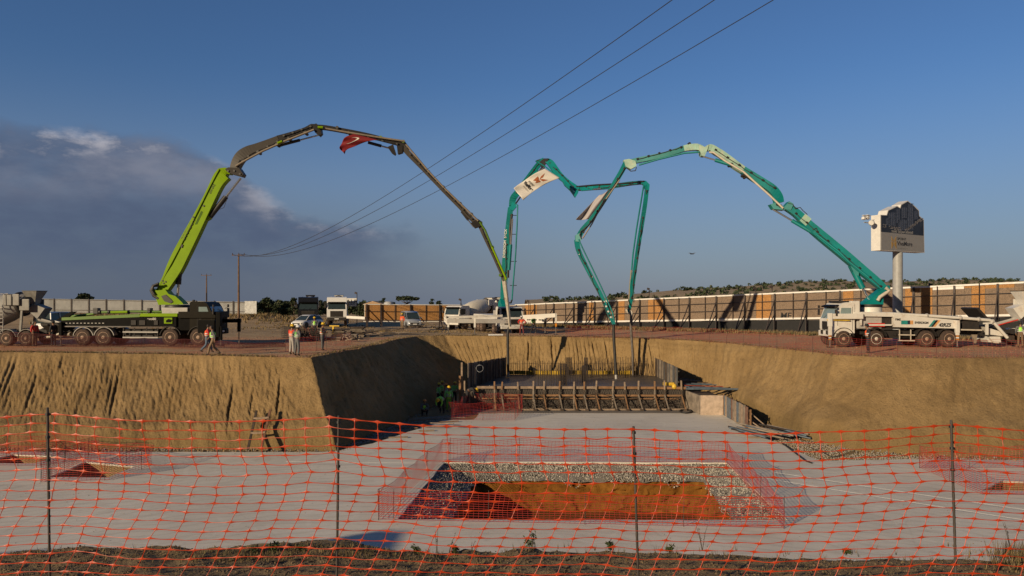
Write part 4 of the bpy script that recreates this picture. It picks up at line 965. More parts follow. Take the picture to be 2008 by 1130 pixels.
boomseg(mb, [(312, 569, 3.2), (331, 530.5, 3.4), (352, 491, 3.4), (388, 419, 3.2), (418, 359, 3), (432, 333, 3)], Yg, .65, LIME); mb.build('boom_flange', parent=b1, M=Mi)
for p in ((323, 551), (329, 553), (325, 556), (361, 482), (403, 405), (360, 485), (383, 427)): mb = MB(); pin(mb, p[0], p[1], Yg, 1.7, .68, BDARK); mb.build('bolt', parent=gp, M=Mi)
mb = MB(); ppoly(mb, [(386, 441), (398, 415), (402, 417), (391, 441)], Yg, -.335, -.32, LIME_D); mb.build('service_hatch', parent=gp, M=Mi)
def boomtext(txt, px, py, dx, dy, size, Yf, off, m, parent, Mi, bold=.01, sx=1.1):
    a = P(px, py, Yf(px)); b = P(px+dx, py+dy, Yf(px+dx)); x = (b-a); mb = MB()
    text_mb(mb, txt, size, basis(a+Vector((0, off, 0)), x, (-x.z, 0, x.x)), m, bold=bold, sx=sx, depth=.002); mb.build('lettering', parent=parent, M=Mi)
boomtext('ZOOMLION', 362, 471, 21, -40, .30, Yg, -.318, BLACKT, gp, Mi, .004, 1.0)
boomtext('65X-6RZ', 415, 381, 10, -20, .22, Yg, -.318, BLACKT, gp, Mi, .0, .9)
mb = MB(); cyl(mb, (351, 546), (348, 586), Yg, 5.2, 2.6, .30); mb.build('lift_cylinder', parent=gp, M=Mi)
mb = MB(); ptube(mb, [(354, 524), (352, 536), (350, 548)], Yg, 5.5, BDARK); mb.build('lift_cylinder', parent=gp, M=Mi)
mb = MB(); cyl(mb, (413, 426), (473, 350), Yg, 5.0, 2.2, .52, -.1); mb.build('boom_cylinder', parent=gp, M=Mi)
mb = MB(); ppoly(mb, [(400, 437), (411, 418), (417, 423), (413, 430)], Yg, -.2, .2, LIME); mb.build('bracket', parent=gp, M=Mi)
mb = MB(); ptube(mb, [(424, 415), (441, 408), (447, 392), (450, 384)], Yg, .5, RUBBER, -.2, 5); mb.build('hydraulic_hoses', parent=gp, M=Mi)
mb = MB(); ppoly(mb, [(445, 334), (451, 330), (472, 331), (480, 343), (477, 348), (470, 346), (452, 341)], Yg, -.36, .36, BGREY); mb.build('joint_link', parent=gp, M=Mi)
for p in ((451, 337), (463, 337), (474, 343)): mb = MB(); pin(mb, p[0], p[1], Yg, 2.0, .8, BDARK); mb.build('bolt', parent=gp, M=Mi)
bsec([(461, 333, 16), (466, 319, 19), (475, 306, 20), (488, 297, 18), (503, 291, 15), (525, 283, 14), (548, 274, 13)], .55, BGREY)
bsec([(546, 273.5, 12), (575, 264, 9), (600, 255, 7.5), (613, 249, 9), (622, 251, 8)], .5, BDARK)
mb = MB(); ptube(mb, [(466, 328), (490, 314), (520, 298), (545, 287), (560, 280), (618, 257)], Yg, 2.1, PIPE, -.4); mb.build('delivery_pipe', parent=gp, M=Mi)
mb = MB(); cyl(mb, (545, 287), (625, 266), Yg, 3.0, 1.5, .55, -.1); mb.build('boom_cylinder', parent=gp, M=Mi)
for p in ((508, 300), (545, 285), (549, 283), (568, 274), (600, 262)): mb = MB(); pin(mb, p[0], p[1], Yg, 3, .7, BDARK); mb.build('pipe_clamp', parent=gp, M=Mi)
mb = MB(); ptube(mb, [(548, 284), (557, 280)], Yg, 2.6, LIME, -.45); ptube(mb, [(626, 252.5), (636, 253)], Yg, 2.6, LIME, -.45); mb.build('green_pipe_elbow', parent=gp, M=Mi)
mb = MB(); ppoly(mb, [(612, 247), (622, 244), (630, 250), (632, 263), (627, 268), (620, 262)], Yg, -.3, .3, BDARK); mb.build('joint_link', parent=gp, M=Mi)
bsec([(624, 250, 8), (640, 251, 8), (680, 258, 8), (720, 266, 8), (760, 276, 8), (780, 281, 9), (796, 287, 10)], .45, BDARK)
mb = MB(); ptube(mb, [(634, 253), (684, 262), (747, 272), (795, 279)], Yg, 1.9, PIPE, -.35); mb.build('delivery_pipe', parent=gp, M=Mi)
for p in ((663, 252), (685, 262), (748, 271), (792, 279)): mb = MB(); pin(mb, p[0], p[1], Yg, 3, .7, BDARK if p[0] < 700 else LIME_D); mb.build('pipe_clamp', parent=gp, M=Mi)
mb = MB(); cyl(mb, (722, 280), (766, 292), Yg, 3.0, 1.6, .6, -.1); mb.build('boom_cylinder', parent=gp, M=Mi)
mb = MB(); ppoly(mb, [(761, 290), (772, 285), (778, 304), (776, 307), (770, 303)], Yg, -.3, -.18, BDARK); ppoly(mb, [(779, 287), (791, 287), (790, 300), (781, 303)], Yg, -.25, .25, BDARK); mb.build('joint_link', parent=gp, M=Mi)
bsec([(790, 289, 9), (800, 300, 10), (830, 331, 9), (868, 371, 8.5), (900, 404, 8), (925, 430, 8), (938, 441, 9)], .4, BGREY)
mb = MB(); ptube(mb, [(797, 285), (815, 306), (841, 337), (870, 368), (905, 402), (938, 434)], Yg, 1.7, PIPE, -.32); mb.build('delivery_pipe', parent=gp, M=Mi)
for p in ((841, 338), (903, 400), (800, 290), (870, 368), (925, 421)): mb = MB(); pin(mb, p[0], p[1], Yg, 3, .7, BDARK); mb.build('pipe_clamp', parent=gp, M=Mi)
mb = MB(); cyl(mb, (905, 415), (929, 446), Yg, 2.3, 1.2, .55, -.1); mb.build('boom_cylinder', parent=gp, M=Mi)
mb = MB(); ppoly(mb, [(924, 438), (937, 430), (946, 436), (944, 444), (931, 448)], Yg, -.3, .3, BDARK); mb.build('joint_link', parent=gp, M=Mi)
bsec([(940, 441, 7), (950, 463, 7.5), (966, 497, 7), (981, 531, 6.5), (989, 551, 7)], .36, BGREY)
mb = MB(); ptube(mb, [(941, 436), (952, 453), (965, 485), (978, 514), (993, 548)], Yg, 1.9, LIME_D, -.3); ptube(mb, [(965, 485), (978, 514), (993, 548)], Yg, 2.1, LIME, -.3); mb.build('green_delivery_pipe', parent=gp, M=Mi)
for p in ((966, 485), (943, 439), (981, 540), (991, 548)): mb = MB(); pin(mb, p[0], p[1], Yg, 3, .6, LIME_D); mb.build('pipe_clamp', parent=gp, M=Mi)
bsec([(987, 548, 6), (991, 580, 5), (996, 612, 4.4), (1000, 645, 4)], .3, PIPEW)
mb = MB(); ptube(mb, [(992, 548), (996, 585), (1001, 640)], Yg, 1.7, CHROME, -.25); mb.build('delivery_pipe', parent=gp, M=Mi)
mb = MB(); ptube(mb, [(1000, 640), (997, 646), (995.5, 655), (996, 690), (996.5, 730)], Yg, [2.6][0], RUBBER); mb.build('end_hose', parent=gp, M=Mi)
mb = MB(); ptube(mb, [(996.5, 729), (996.7, 739)], Yg, 2.3, GREYP); mb.build('hose_tip', parent=gp, M=Mi)
# ---------------------------------------------------------------- white pump truck on the right (faces left)
rp = empty('concrete_pump_truck', ((1800-1004)/29.2, 50.9, 0), math.pi); tag(rp, 'white concrete pump truck with teal boom parked right of the pit beside the sign column', 'pump truck'); Mi = inv(rp)
S = 29.2; lx = lambda px: -(px-1800)/S; YS = 1.25; lz = lambda py: CH+(HZ-py)/28.9; lxc = lambda px: (1800-1004)/29.2-(px-1004)/28.5
for px, rm in ((1655, RIM), (1719, RIMW), (1817, RIM), (1861, RIM)):
    for s in (-1, 1): wheel(rp, lx(px), s*1.05, .57, .36 if px < 1800 else .5, rm)
mb = MB(); [mb.beam((lx(1975), s*.42, .98), (lx(1630), s*.42, .98), .10, .28, UNDER) for s in (-1, 1)]
for px in (1930, 1861, 1817, 1760, 1719, 1655): mb.box((lx(px), 0, .86), (.18, 1.9, .18), UNDER)
mb.box((lx(1765), 0, .85), (2.0, 1.7, .5), UNDER); mb.build('chassis', parent=rp)
for px in (1655, 1719, 1817, 1861): fender(rp, lx(px), YS-.24, .60, UNDER, .45); fender(rp, lx(px), -YS+.24, .60, UNDER, .45)
cb = cab(rp, lx(1637), 1.35, .95, lz(593), 2.40, WHITE, tilt=.32, glass=GLASSL, visor=True)
mb = MB(); mb.box((lx(1679), 0, lz(604)), (.62, 2.3, .95), WHITE, bev=.08); mb.box((lx(1668), 0, lz(592)), (1.2, 1.7, .14), UNDER, bev=.04); mb.box((lx(1688), 0, lz(604)), (.12, 2.1, .9), UNDER); mb.build('sleeper_box', parent=rp)
mb = MB(); mb.box((lx(1660), YS+.03, lz(620)), (2.1, .32, .36), WHITE, bev=.03); mb.build('front_outrigger_box', parent=rp)
mb = MB(); mb.beam((lx(1620), YS+.10, lz(627)), (lx(1665), YS+.12, lz(628)), .03, .06, YEL); mb.build('yellow_stripe', parent=rp)
outrigger(rp, lx(1626), YS+.12, lz(630), WHITE, True, True)
mb = MB(); mb.box((lx(1626), YS+.1, lz(627)), (.26, .26, .9), WHITE, bev=.03); mb.build('outrigger_housing', parent=rp)
# body
mb = MB(); mb.prism([(lx(1752), lz(641)), (lx(1880), lz(644)), (lx(1880), lz(628)), (lx(1750), lz(616)), (lx(1752), lz(620))], 1.0, 1.28, FXZ, WHITE); mb.build('body_panel', parent=rp)
mb = MB(); mb.prism([(lx(1752), lz(641)), (lx(1880), lz(644)), (lx(1880), lz(628)), (lx(1750), lz(616)), (lx(1752), lz(620))], -1.28, -1.0, FXZ, WHITE); mb.build('body_panel', parent=rp)
mb = MB(); mb.box((lx(1790), 0, lz(632)), (6.4, 1.96, .9), UNDER); mb.box((lx(1708), 0, lz(631)), (1.7, 2.1, .95), GREYP, bev=.1); mb.box((lx(1720), YS-.12, lz(637)), (1.1, .2, .25), RED, bev=.04); mb.build('pump_machinery', parent=rp)
mb = MB(); mb.prism([(lx(1675), lz(620)), (lx(1752), lz(621)), (lx(1752), lz(614)), (lx(1675), lz(612))], -1.25, 1.25, FXZ, WHITE); mb.build('deck', parent=rp)
mb = MB(); mb.box((lx(1725), YS-.02, lz(637)), (1.6, .10, .10), WHITE); mb.box((lx(1688), YS-.02, lz(629)), (.12, .1, .6), WHITE); mb.build('side_frame', parent=rp)
mb = MB(); mb.lathe([(lz(616), .74), (lz(602), .72)], (lxc(1707), 0, 0), (0, 0, 1), WHITE, 26); mb.build('pedestal', parent=rp)
mb = MB(); mb.lathe([(lz(602.5), .74), (lz(600), .76), (lz(597), .76)], (lxc(1707), 0, 0), (0, 0, 1), BDARK, 30); mb.build('slewing_ring', parent=rp)
mb = MB(); mb.tube([(lx(1688), YS-.2, lz(614.5)), (lx(1745), YS-.15, lz(615)), (lx(1825), YS-.1, lz(619.5)), (lx(1880), YS-.1, lz(623)), (lx(1942), YS-.1, lz(627.5)), (lx(1950), YS-.1, lz(632)), (lx(1980), YS-.1, lz(665))], .105, WHITE, 10); mb.build('delivery_pipe', parent=rp)
for px, py in ((1819, 619), (1885, 623), (1921, 626), (1948, 630)): mb = MB(); mb.lathe([(-.05, .15), (.05, .15)], (lx(px), YS-.1, lz(py)), (1, 0, -.1), GREYP, 12); mb.build('pipe_clamp', parent=rp)
mb = MB(); mb.lathe([(0, .12), (.16, .14), (.3, .1)], (lx(1977), YS-.1, lz(662)), (-.6, 0, -.6), BGREY, 10); mb.build('pipe_end', parent=rp)
def rtext(txt, px, py, size, m, sx=1.0, bold=.008, shear=0.0):
    mb = MB(); text_mb(mb, txt, size, basis((lx(px), YS+.034, lz(py)), (-1, 0, -.02), (0, 0, 1)), m, bold=bold, sx=sx, shear=shear); mb.build('lettering', parent=rp)
rtext('BMS', 1755, 626.5, .20, BLACKT, 1.0); rtext('42RZ5', 1840, 637, .31, BLACKT, .95, .014, .25); rtext('EVERDIGM', 1793, 632.5, .20, BLACKT, .98, .008)
D1 = mat('decal_teal', (.02, .22, .20), .4); D2 = mat('decal_orange', (.62, .32, .12), .4); D3 = mat('decal_navy', (.02, .03, .05), .4)
for p0, p1, m_ in ((1766.5, 1779, D1), (1779, 1784, D3), (1784, 1790, D2)): mb = MB(); mb.box((lx((p0+p1)/2), YS+.035, lz(632.0)), ((p1-p0)/S, .012, .26), m_); mb.build('decal', parent=rp)

for k, m_ in enumerate((D1, BLACKT, D2)): mb = MB(); x = 1820+k*4.6; mb.prism([(lx(x), lz(640.5)), (lx(x+4.0), lz(640.6)), (lx(x+14.5), lz(627.8)), (lx(x+10.5), lz(627.4))], YS+.032, YS+.04, FXZ, m_); mb.build('decal', parent=rp)
mb = MB(); mb.box((lx(1909), 0, lz(637)), (1.15, 1.9, .75), UNDER, bev=.03); mb.build('water_tank', parent=rp)
mb = MB(); mb.beam((lx(1880), YS-.05, lz(646)), (lx(1926), YS-.05, lz(647)), .1, .09, PIPEW); mb.build('rear_rail', parent=rp)
for px in (1764, 1786): 
    mb = MB(); [mb.beam((lx(px+dx), YS-.02, lz(646)), (lx(px+dx), YS-.02, lz(668)), .05, .05, PIPEW) for dx in (0,)]; mb.build('ladder_rail', parent=rp)
for py in (656, 667): mb = MB(); mb.beam((lx(1762), YS, lz(py)), (lx(1794), YS, lz(py+.5)), .05, .07, PIPEW); mb.build('side_guard', parent=rp)
outrigger(rp, lx(1875.5), YS+.08, lz(630), WHITE, True, True)
mb = MB(); mb.box((lx(1875.5), YS+.08, lz(640)), (.24, .24, .85), WHITE, bev=.03); mb.build('outrigger_housing', parent=rp)
mb = MB(); mb.beam((lx(1935), YS, lz(656)), (lx(1935), YS, lz(633)), .14, .14, WHITE); mb.beam((lx(1928), YS, lz(634)), (lx(1945), YS, lz(633)), .1, .1, WHITE); mb.build('rear_frame', parent=rp)
mb = MB(); mb.prism([(lx(1938), lz(641)), (lx(1975), lz(652)), (lx(1983), lz(657)), (lx(1972), lz(659)), (lx(1948), lz(656))], -.8, .9, FXZ, WHITE); mb.prism([(lx(1946), lz(660)), (lx(1966), lz(660)), (lx(1968), lz(671)), (lx(1944), lz(671)), (lx(1940), lz(666))], -.9, 1.0, FXZ, WHITE); hp = mb.build('hopper', parent=rp)
mb = MB(); mb.prism([(lx(1921), lz(605)), (lx(1925), lz(603)), (lx(1945), lz(624)), (lx(1939), lz(624))], -.9, .9, FXZ, BDARK); mb.build('splash_guard', parent=rp)
mb = MB(); mb.prism([(lx(1958), lz(637)), (lx(1979), lz(645)), (lx(1978), lz(650)), (lx(1955), lz(642))], -.9, .9, FXZ, RUBBER); mb.build('hopper_flap', parent=hp)
mb = MB(); mb.prism([(lx(1910), lz(656)), (lx(1921), lz(656)), (lx(1919), lz(673)), (lx(1915), lz(673))], .9, 1.0, FXZ, PIPE); mb.build('support_bracket', parent=rp)
mb = MB(); mb.tube([(lx(1941), YS-.1, lz(662)), (lx(1950), YS-.1, lz(671)), (lx(1960), YS-.1, lz(672))], .04, PIPEW, 6); mb.build('step_rail', parent=rp)
YrT = lambda px: 50.9
Yr = lambda px: 50.9+max(0, (1737-px))/(1737-1207)*(57.5-50.9)
mb = MB(); ppoly(mb, [(1685, 598), (1727, 598), (1727, 583), (1733, 572), (1741, 566), (1738, 560), (1727, 566), (1712, 577), (1700, 587)], YrT, -.38, .38, TEAL); mb.build('turret', parent=rp, M=Mi)
mb = MB(); ptube(mb, [(1714, 590), (1718, 583), (1730, 575), (1737, 570), (1730, 565)], YrT, 3.4, PIPEW, -.5); mb.build('delivery_pipe', parent=rp, M=Mi)
def rsec(pts, wd, m, name='boom_section', Yf=None, par=None, M_=None):
    mb = MB(); boomseg(mb, pts, Yf or Yr, wd, m); return mb.build(name, parent=par or rp, M=M_ if M_ is not None else Mi)
rsec([(1737, 571, 10), (1720, 555, 15), (1690, 530, 17), (1650, 496, 18), (1610, 463, 18), (1580, 437, 16), (1562, 419, 15), (1543, 406, 14)], .5, TEAL)
mb = MB(); boomseg(mb, [(1583, 437, 17.5), (1571, 427, 17)], Yr, .53, TEALP); mb.build('pale_patch', parent=rp, M=Mi)
mb = MB(); ppoly(mb, [(1508, 402), (1516, 399), (1533, 405), (1536, 413), (1514, 411)], Yr, -.3, .3, TEAL); ppoly(mb, [(1531, 411), (1545, 396), (1553, 401), (1548, 413)], Yr, -.32, .32, TEAL); mb.build('joint_link', parent=rp, M=Mi)
mb = MB(); cyl(mb, (1612, 469), (1514, 411), Yr, 3.6, 1.7, .62, -.15, TEAL); mb.build('boom_cylinder', parent=rp, M=Mi)
mb = MB(); ptube(mb, [(1598, 461), (1640, 493), (1660, 513), (1700, 545)], Yr, 2.4, TEAL, -.3); mb.build('delivery_pipe', parent=rp, M=Mi)
mb = MB(); cyl(mb, (1675, 533), (1702, 586), Yr, 6, 2.2, .62, 0, TEAL); mb.build('lift_cylinder', parent=rp, M=Mi)
mb = MB(); ppoly(mb, [(1665, 522), (1682, 529), (1681, 541), (1674, 540)], Yr, -.22, .22, TEAL); mb.build('bracket', parent=rp, M=Mi)
boomtext('EVERDIGM', 1617, 475, 31, 23, .42, Yr, -.262, WHITE2, rp, Mi, .012, 1.0)
mb = MB(); ptube(mb, [(1542, 400), (1552, 402), (1556, 410), (1566, 408), (1571, 414), (1580, 422)], Yr, .9, RUBBER, -.3, 6); ptube(mb, [(1590, 452), (1597, 448), (1600, 456), (1612, 474), (1622, 478)], Yr, .8, RUBBER, -.3, 6); mb.build('hydraulic_hoses', parent=rp, M=Mi)
rsec([(1527, 398, 17), (1524, 386, 18), (1514, 372, 17), (1497, 360, 16), (1475, 346, 15), (1456, 334, 14)], .46, TEAL)
rsec([(1456, 334, 14), (1440, 323, 15), (1418, 306, 14), (1402, 296, 14), (1392, 290, 12), (1384, 293, 10)], .46, TEALP)
mb = MB(); ptube(mb, [(1532, 410), (1505, 384), (1478, 360), (1455, 339), (1418, 317), (1396, 301), (1388, 301)], Yr, 2.0, PIPEW, -.38); mb.build('delivery_pipe', parent=rp, M=Mi)
for p in ((1522, 402), (1527, 405), (1462, 347), (1458, 344), (1432, 324)): mb = MB(); pin(mb, p[0], p[1], Yr, 3.2, .7, BDARK); mb.build('pipe_clamp', parent=rp, M=Mi)
mb = MB(); cyl(mb, (1434, 325), (1377, 308), Yr, 3.6, 1.5, .58, -.2, TEAL); mb.build('boom_cylinder', parent=rp, M=Mi)
mb = MB(); ppoly(mb, [(1368, 286), (1380, 290), (1388, 285), (1386, 293), (1380, 308), (1374, 307), (1370, 297)], Yr, -.3, .3, TEALP); mb.build('joint_link', parent=rp, M=Mi)
rsec([(1377, 293, 10), (1366, 289, 12), (1350, 290, 12), (1340, 292, 11)], .42, TEALP)
rsec([(1340, 292, 11), (1310, 302, 10), (1280, 309, 10), (1250, 315, 10), (1235, 319, 10)], .42, TEAL)
mb = MB(); pin(mb, 1351, 283, Yr, 3, .4, BDARK); mb.build('pulley', parent=rp, M=Mi)
mb = MB(); ptube(mb, [(1370, 300), (1340, 302), (1290, 314), (1252, 325)], Yr, 1.8, TEAL, -.3); mb.build('delivery_pipe', parent=rp, M=Mi)
mb = MB(); ppoly(mb, [(1222, 315), (1232, 313), (1245, 317), (1247, 327), (1236, 333), (1226, 328)], Yr, -.28, .28, TEALP); mb.build('joint_link', parent=rp, M=Mi)
mb = MB(); ptube(mb, [(1228, 331), (1236, 337), (1245, 336), (1247, 329)], Yr, 1.0, RUBBER, -.25, 6); mb.build('hydraulic_hoses', parent=rp, M=Mi)
rsec([(1227, 320, 10), (1218, 338, 10), (1200, 368, 9.5), (1180, 400, 9), (1160, 430, 9), (1143, 450, 10), (1134, 466, 11)], .36, TEAL)
mb = MB(); ptube(mb, [(1214, 354), (1180, 402), (1160, 440), (1142, 468)], Yr, 1.3, PIPE, -.3); mb.build('delivery_pipe', parent=rp, M=Mi)
mb = MB(); ptube(mb, [(1150, 445), (1138, 455), (1136, 462), (1140, 470)], Yr, 1.0, RUBBER, -.3, 6); mb.build('hydraulic_hoses', parent=rp, M=Mi)
mb = MB(); ppoly(mb, [(1128, 462), (1136, 458), (1141, 468), (1137, 475), (1128, 474)], Yr, -.25, .25, TEAL); mb.build('joint_link', parent=rp, M=Mi)
rsec([(1131, 471, 10), (1134, 490, 9), (1148, 520, 8), (1165, 553, 7.5), (1180, 582, 7), (1192, 612, 6), (1203, 636, 4.5)], .32, TEAL)
for px, py in ((1136, 500), (1160, 543), (1184, 592), (1188, 601), (1192, 611), (1197, 622)): mb = MB(); pin(mb, px, py, Yr, 1.8, .36, WHITE2); mb.build('white_marker', parent=rp, M=Mi)
mb = MB(); ptube(mb, [(1134, 470), (1142, 488), (1160, 525), (1178, 563), (1200, 612), (1205, 636)], Yr, 1.4, TEAL, -.28); mb.build('delivery_pipe', parent=rp, M=Mi)
mb = MB(); ptube(mb, [(1204, 634), (1203, 645), (1204, 670), (1206, 700), (1208, 735)], Yr, 2.9, RUBBER); mb.build('end_hose', parent=rp, M=Mi)
mb = MB(); ptube(mb, [(1208, 734), (1208.3, 744)], Yr, 2.6, GREYP); mb.build('hose_tip', parent=rp, M=Mi)
# ---------------------------------------------------------------- white pump truck at the back with the folded teal boom
A0 = R(-74)
bp0 = P(1004, 655, F*3.2/67)
bp = empty('concrete_pump_truck', (-1.9, 81.8, -.36), A0); tag(bp, 'white concrete pump truck facing the pit at the back edge with folded teal boom', 'pump truck'); Mi = inv(bp)
for x in (5.6, 3.9, -1.2, -2.6, -4.0):
    for s in (-1, 1): wheel(bp, x, s*1.05, .54, .36 if x > 0 else .5)
mb = MB(); [mb.beam((-6, s*.42, .98), (6.4, s*.42, .98), .10, .28, UNDER) for s in (-1, 1)]; [mb.box((x, 0, .8), (.2, 1.9, .2), UNDER) for x in (5.6, 3.9, 1.5, -1.2, -2.6, -4)]; mb.box((1.5, 0, .9), (2.4, 1.7, .6), UNDER); mb.build('chassis', parent=bp)
cab(bp, 6.9, 1.9, .85, 2.85, 2.42, WHITE, tilt=.3)
mb = MB(); mb.box((-.5, 0, 1.55), (10.0, 2.3, .75), WHITE, bev=.05); mb.build('body_panel', parent=bp)
mb = MB(); mb.box((3.7, 0, 2.0), (1.6, 1.9, .9), GREYP, bev=.06); mb.build('pedestal', parent=bp)
mb = MB(); mb.prism([(2.7, 2.4), (4.6, 2.4), (4.2, 3.1), (3.6, 3.7), (3.0, 3.3)], -.4, .4, FXZ, TEAL); mb.build('turret', parent=bp)
hopper(bp, -6.6, 1.5, WHITE)
# outrigger beams, spread to both sides (world placed)
def wbeam(root, Mi, a, b, wd, h, m, name): mb = MB(); mb.beam(a, b, wd, h, m); return mb.build(name, parent=root, M=Mi)
oa = P(877, 628, 68.5); ob = P(930, 629, 68.5)
wbeam(bp, Mi, P(876, 629, 68.6), P(985, 630, 70.5), .32, .40, WHITE, 'outrigger_arm'); wbeam(bp, Mi, P(931, 629.5, 67.2), P(1000, 631, 68.8), .3, .34, WHITE, 'outrigger_arm')
wbeam(bp, Mi, P(880, 622.5, 68.9), P(985, 619.5, 70), .26, .22, WHITE, 'outrigger_arm')
wbeam(bp, Mi, P(1026, 622, 68), P(1090, 618.5, 67.2), .3, .36, WHITE, 'outrigger_arm'); wbeam(bp, Mi, P(1028, 627.5, 71), P(1071, 627.5, 70.2), .3, .36, WHITE, 'outrigger_arm')
for px, pt, Y in ((879, 626, 68.6), (931, 626, 67.2), (1090, 617, 67.2), (1069, 627, 69.8)):
    a = P(px, pt, Y); mb = MB(); mb.beam((a.x, a.y, a.z+.1), (a.x, a.y, a.z-.75), .17, .17, WHITE if px != 1069 else BDARK); o = mb.build('outrigger_leg', parent=bp, M=Mi)
    mb = MB(); mb.tube([(a.x, a.y, a.z-.7), (a.x, a.y, .05)], .05, CHROME, 8); mb.box((a.x, a.y, .03), (.36, .36, .05), UNDER); mb.build('jack_rod', parent=o, M=Mi)
    if px == 1090: mb = MB(); mb.box((a.x, a.y, a.z-.95), (.16, .16, .30), AMB); mb.build('warning_band', parent=o, M=Mi)
def btext(txt, px, py, Y, size, m, sx=1.0, off=-.19, dirv=(1, .03, 0)):
    a = P(px, py, Y)+Vector((0, off, 0)); mb = MB(); text_mb(mb, txt, size, basis(a, dirv, (0, 0, 1)), m, bold=.012, sx=sx); mb.build('lettering', parent=bp, M=Mi)
btext('56CX', 887, 628, 68.85, .24, BLACKT, 1.35, -.19, (1, .35/1, 0)); btext('EVERDIGM', 1033, 627.5, 69, .15, BLACKT, 1.3); btext('56CX', 1056, 627.5, 69.5, .17, BLACKT, 1.2)
Yb = lambda px: 78.5-max(0, (px-993))/(1240-993)*(78.5-60.2)
def sec(pts, wd, m): return rsec(pts, wd, m, Yf=Yb, par=bp, M_=Mi)
sec([(988, 604, 14), (988, 570, 13), (990, 530, 13), (994, 480, 13), (998, 440, 12), (1001, 408, 10)], .5, TEAL)
mb = MB(); ptube(mb, [(1006, 398), (1015, 403), (1014, 440), (1011, 500), (1006, 560), (1004, 588)], Yb, 1.4, TEAL, -.2); mb.build('delivery_pipe', parent=bp, M=Mi)
mb = MB(); ptube(mb, [(1004, 588), (1002, 594), (998, 594)], Yb, 1.6, BDARK, -.2); mb.build('pipe_elbow', parent=bp, M=Mi)
mb = MB(); cyl(mb, (998, 530), (1005, 430), Yb, 3.2, 1.6, .5, -.3, TEAL); mb.build('boom_cylinder', parent=bp, M=Mi)
mb = MB(); ptube(mb, [(1004, 420), (1000, 450), (1001, 480), (997, 520), (996, 545)], Yb, 2.4, BDARK, -.1); mb.build('hydraulic_hoses', parent=bp, M=Mi)
for py in (423, 460, 513, 560): mb = MB(); ptube(mb, [(1000, py), (1013, py)], Yb, .7, BDARK, -.2, 5); mb.build('pipe_bracket', parent=bp, M=Mi)
a = P(989, 506, 69.9); 
mb = MB(); text_mb(mb, 'EVERDIGM  56CX', .34, basis(P(988.3, 506, 78.5)+Vector((0, -.27, 0)), (.065, -.09, 1), (-1, 0, .065)), WHITE2, bold=.01, sx=1.15); mb.build('lettering', parent=bp, M=Mi)
mb = MB(); ppoly(mb, [(996, 410), (1001, 399), (1010, 398), (1013, 406), (1006, 414)], Yb, -.32, .32, TEAL); mb.build('joint_link', parent=bp, M=Mi)
sec([(1004, 404, 12), (1006, 390, 13), (1013, 380, 12), (1022, 368, 11), (1036, 350, 11), (1050, 331, 11), (1060, 319, 10), (1067, 314, 9)], .44, TEAL)
mb = MB(); ptube(mb, [(1010, 402), (1021, 386), (1040, 360), (1062, 330)], Yb, 1.5, BDARK, -.2); mb.build('hydraulic_hoses', parent=bp, M=Mi)
mb = MB(); ppoly(mb, [(1050, 316), (1062, 312), (1076, 312), (1070, 322), (1068, 331), (1063, 328)], Yb, -.3, .3, BDARK); mb.build('joint_link', parent=bp, M=Mi)
mb = MB(); cyl(mb, (1044, 346), (1067, 330), Yb, 2.6, 1.3, .5, -.3, TEAL); mb.build('boom_cylinder', parent=bp, M=Mi)
mb = MB(); ptube(mb, [(1051, 317), (1070, 329), (1100, 354), (1128, 377)], Yb, 1.3, TEAL, -.35); mb.build('delivery_pipe', parent=bp, M=Mi)
sec([(1071, 315, 9), (1079, 320, 13), (1088, 332, 13), (1098, 345, 12), (1112, 357, 10), (1131, 369, 8)], .4, TEAL)
mb = MB(); ppoly(mb, [(1100, 350), (1107, 364), (1118, 374), (1128, 388), (1133, 380), (1136, 368), (1128, 366), (1126, 378), (1116, 366)], Yb, -.28, .28, TEAL); mb.build('joint_link', parent=bp, M=Mi)
sec([(1124, 371, 8), (1150, 369, 9), (1190, 367, 8), (1230, 361, 7.5), (1255, 358.5, 7), (1266, 359, 7)], .34, TEAL)
mb = MB(); ptube(mb, [(1130, 367), (1170, 363.5), (1220, 361), (1262, 357)], Yb, 1.3, BDARK, -.3); cyl(mb, (1140, 374), (1178, 371), Yb, 2.0, 1.2, .6, -.25, TEAL); mb.build('delivery_pipe', parent=bp, M=Mi)
for px, py in ((1150, 366), (1176, 364), (1205, 362), (1240, 359)): mb = MB(); pin(mb, px, py, Yb, 2.4, .5, BDARK); mb.build('pipe_clamp', parent=bp, M=Mi)
mb = MB(); ppoly(mb, [(1256, 358), (1266, 356), (1273, 363), (1272, 374), (1266, 374), (1262, 364)], Yb, -.24, .24, TEAL); mb.build('joint_link', parent=bp, M=Mi)
sec([(1269, 364, 7), (1265, 400, 7.5), (1257, 450, 7.5), (1249, 500, 7), (1243, 545, 6.5), (1237, 590, 6), (1234, 608, 5)], .3, TEAL)
mb = MB(); ptube(mb, [(1261, 364), (1256, 395), (1247, 450), (1240, 500), (1235, 560), (1231, 600), (1231, 612)], Yb, 1.5, TEAL, -.3); mb.build('delivery_pipe', parent=bp, M=Mi)
mb = MB(); ptube(mb, [(1237, 530), (1234, 560), (1231, 606)], Yb, 1.7, PIPE, -.34); mb.build('rusty_pipe', parent=bp, M=Mi)
mb = MB(); ppoly(mb, [(1226, 608), (1233, 605), (1240, 612), (1238, 620), (1230, 614)], Yb, -.15, .15, PIPEW); mb.build('pipe_elbow', parent=bp, M=Mi)
mb = MB(); ptube(mb, [(1236, 612), (1238, 618), (1237, 640), (1239, 670), (1241, 700), (1241, 736)], Yb, 2.6, mat('grey_hose', (.12, .10, .085), .7)); mb.build('end_hose', parent=bp, M=Mi)
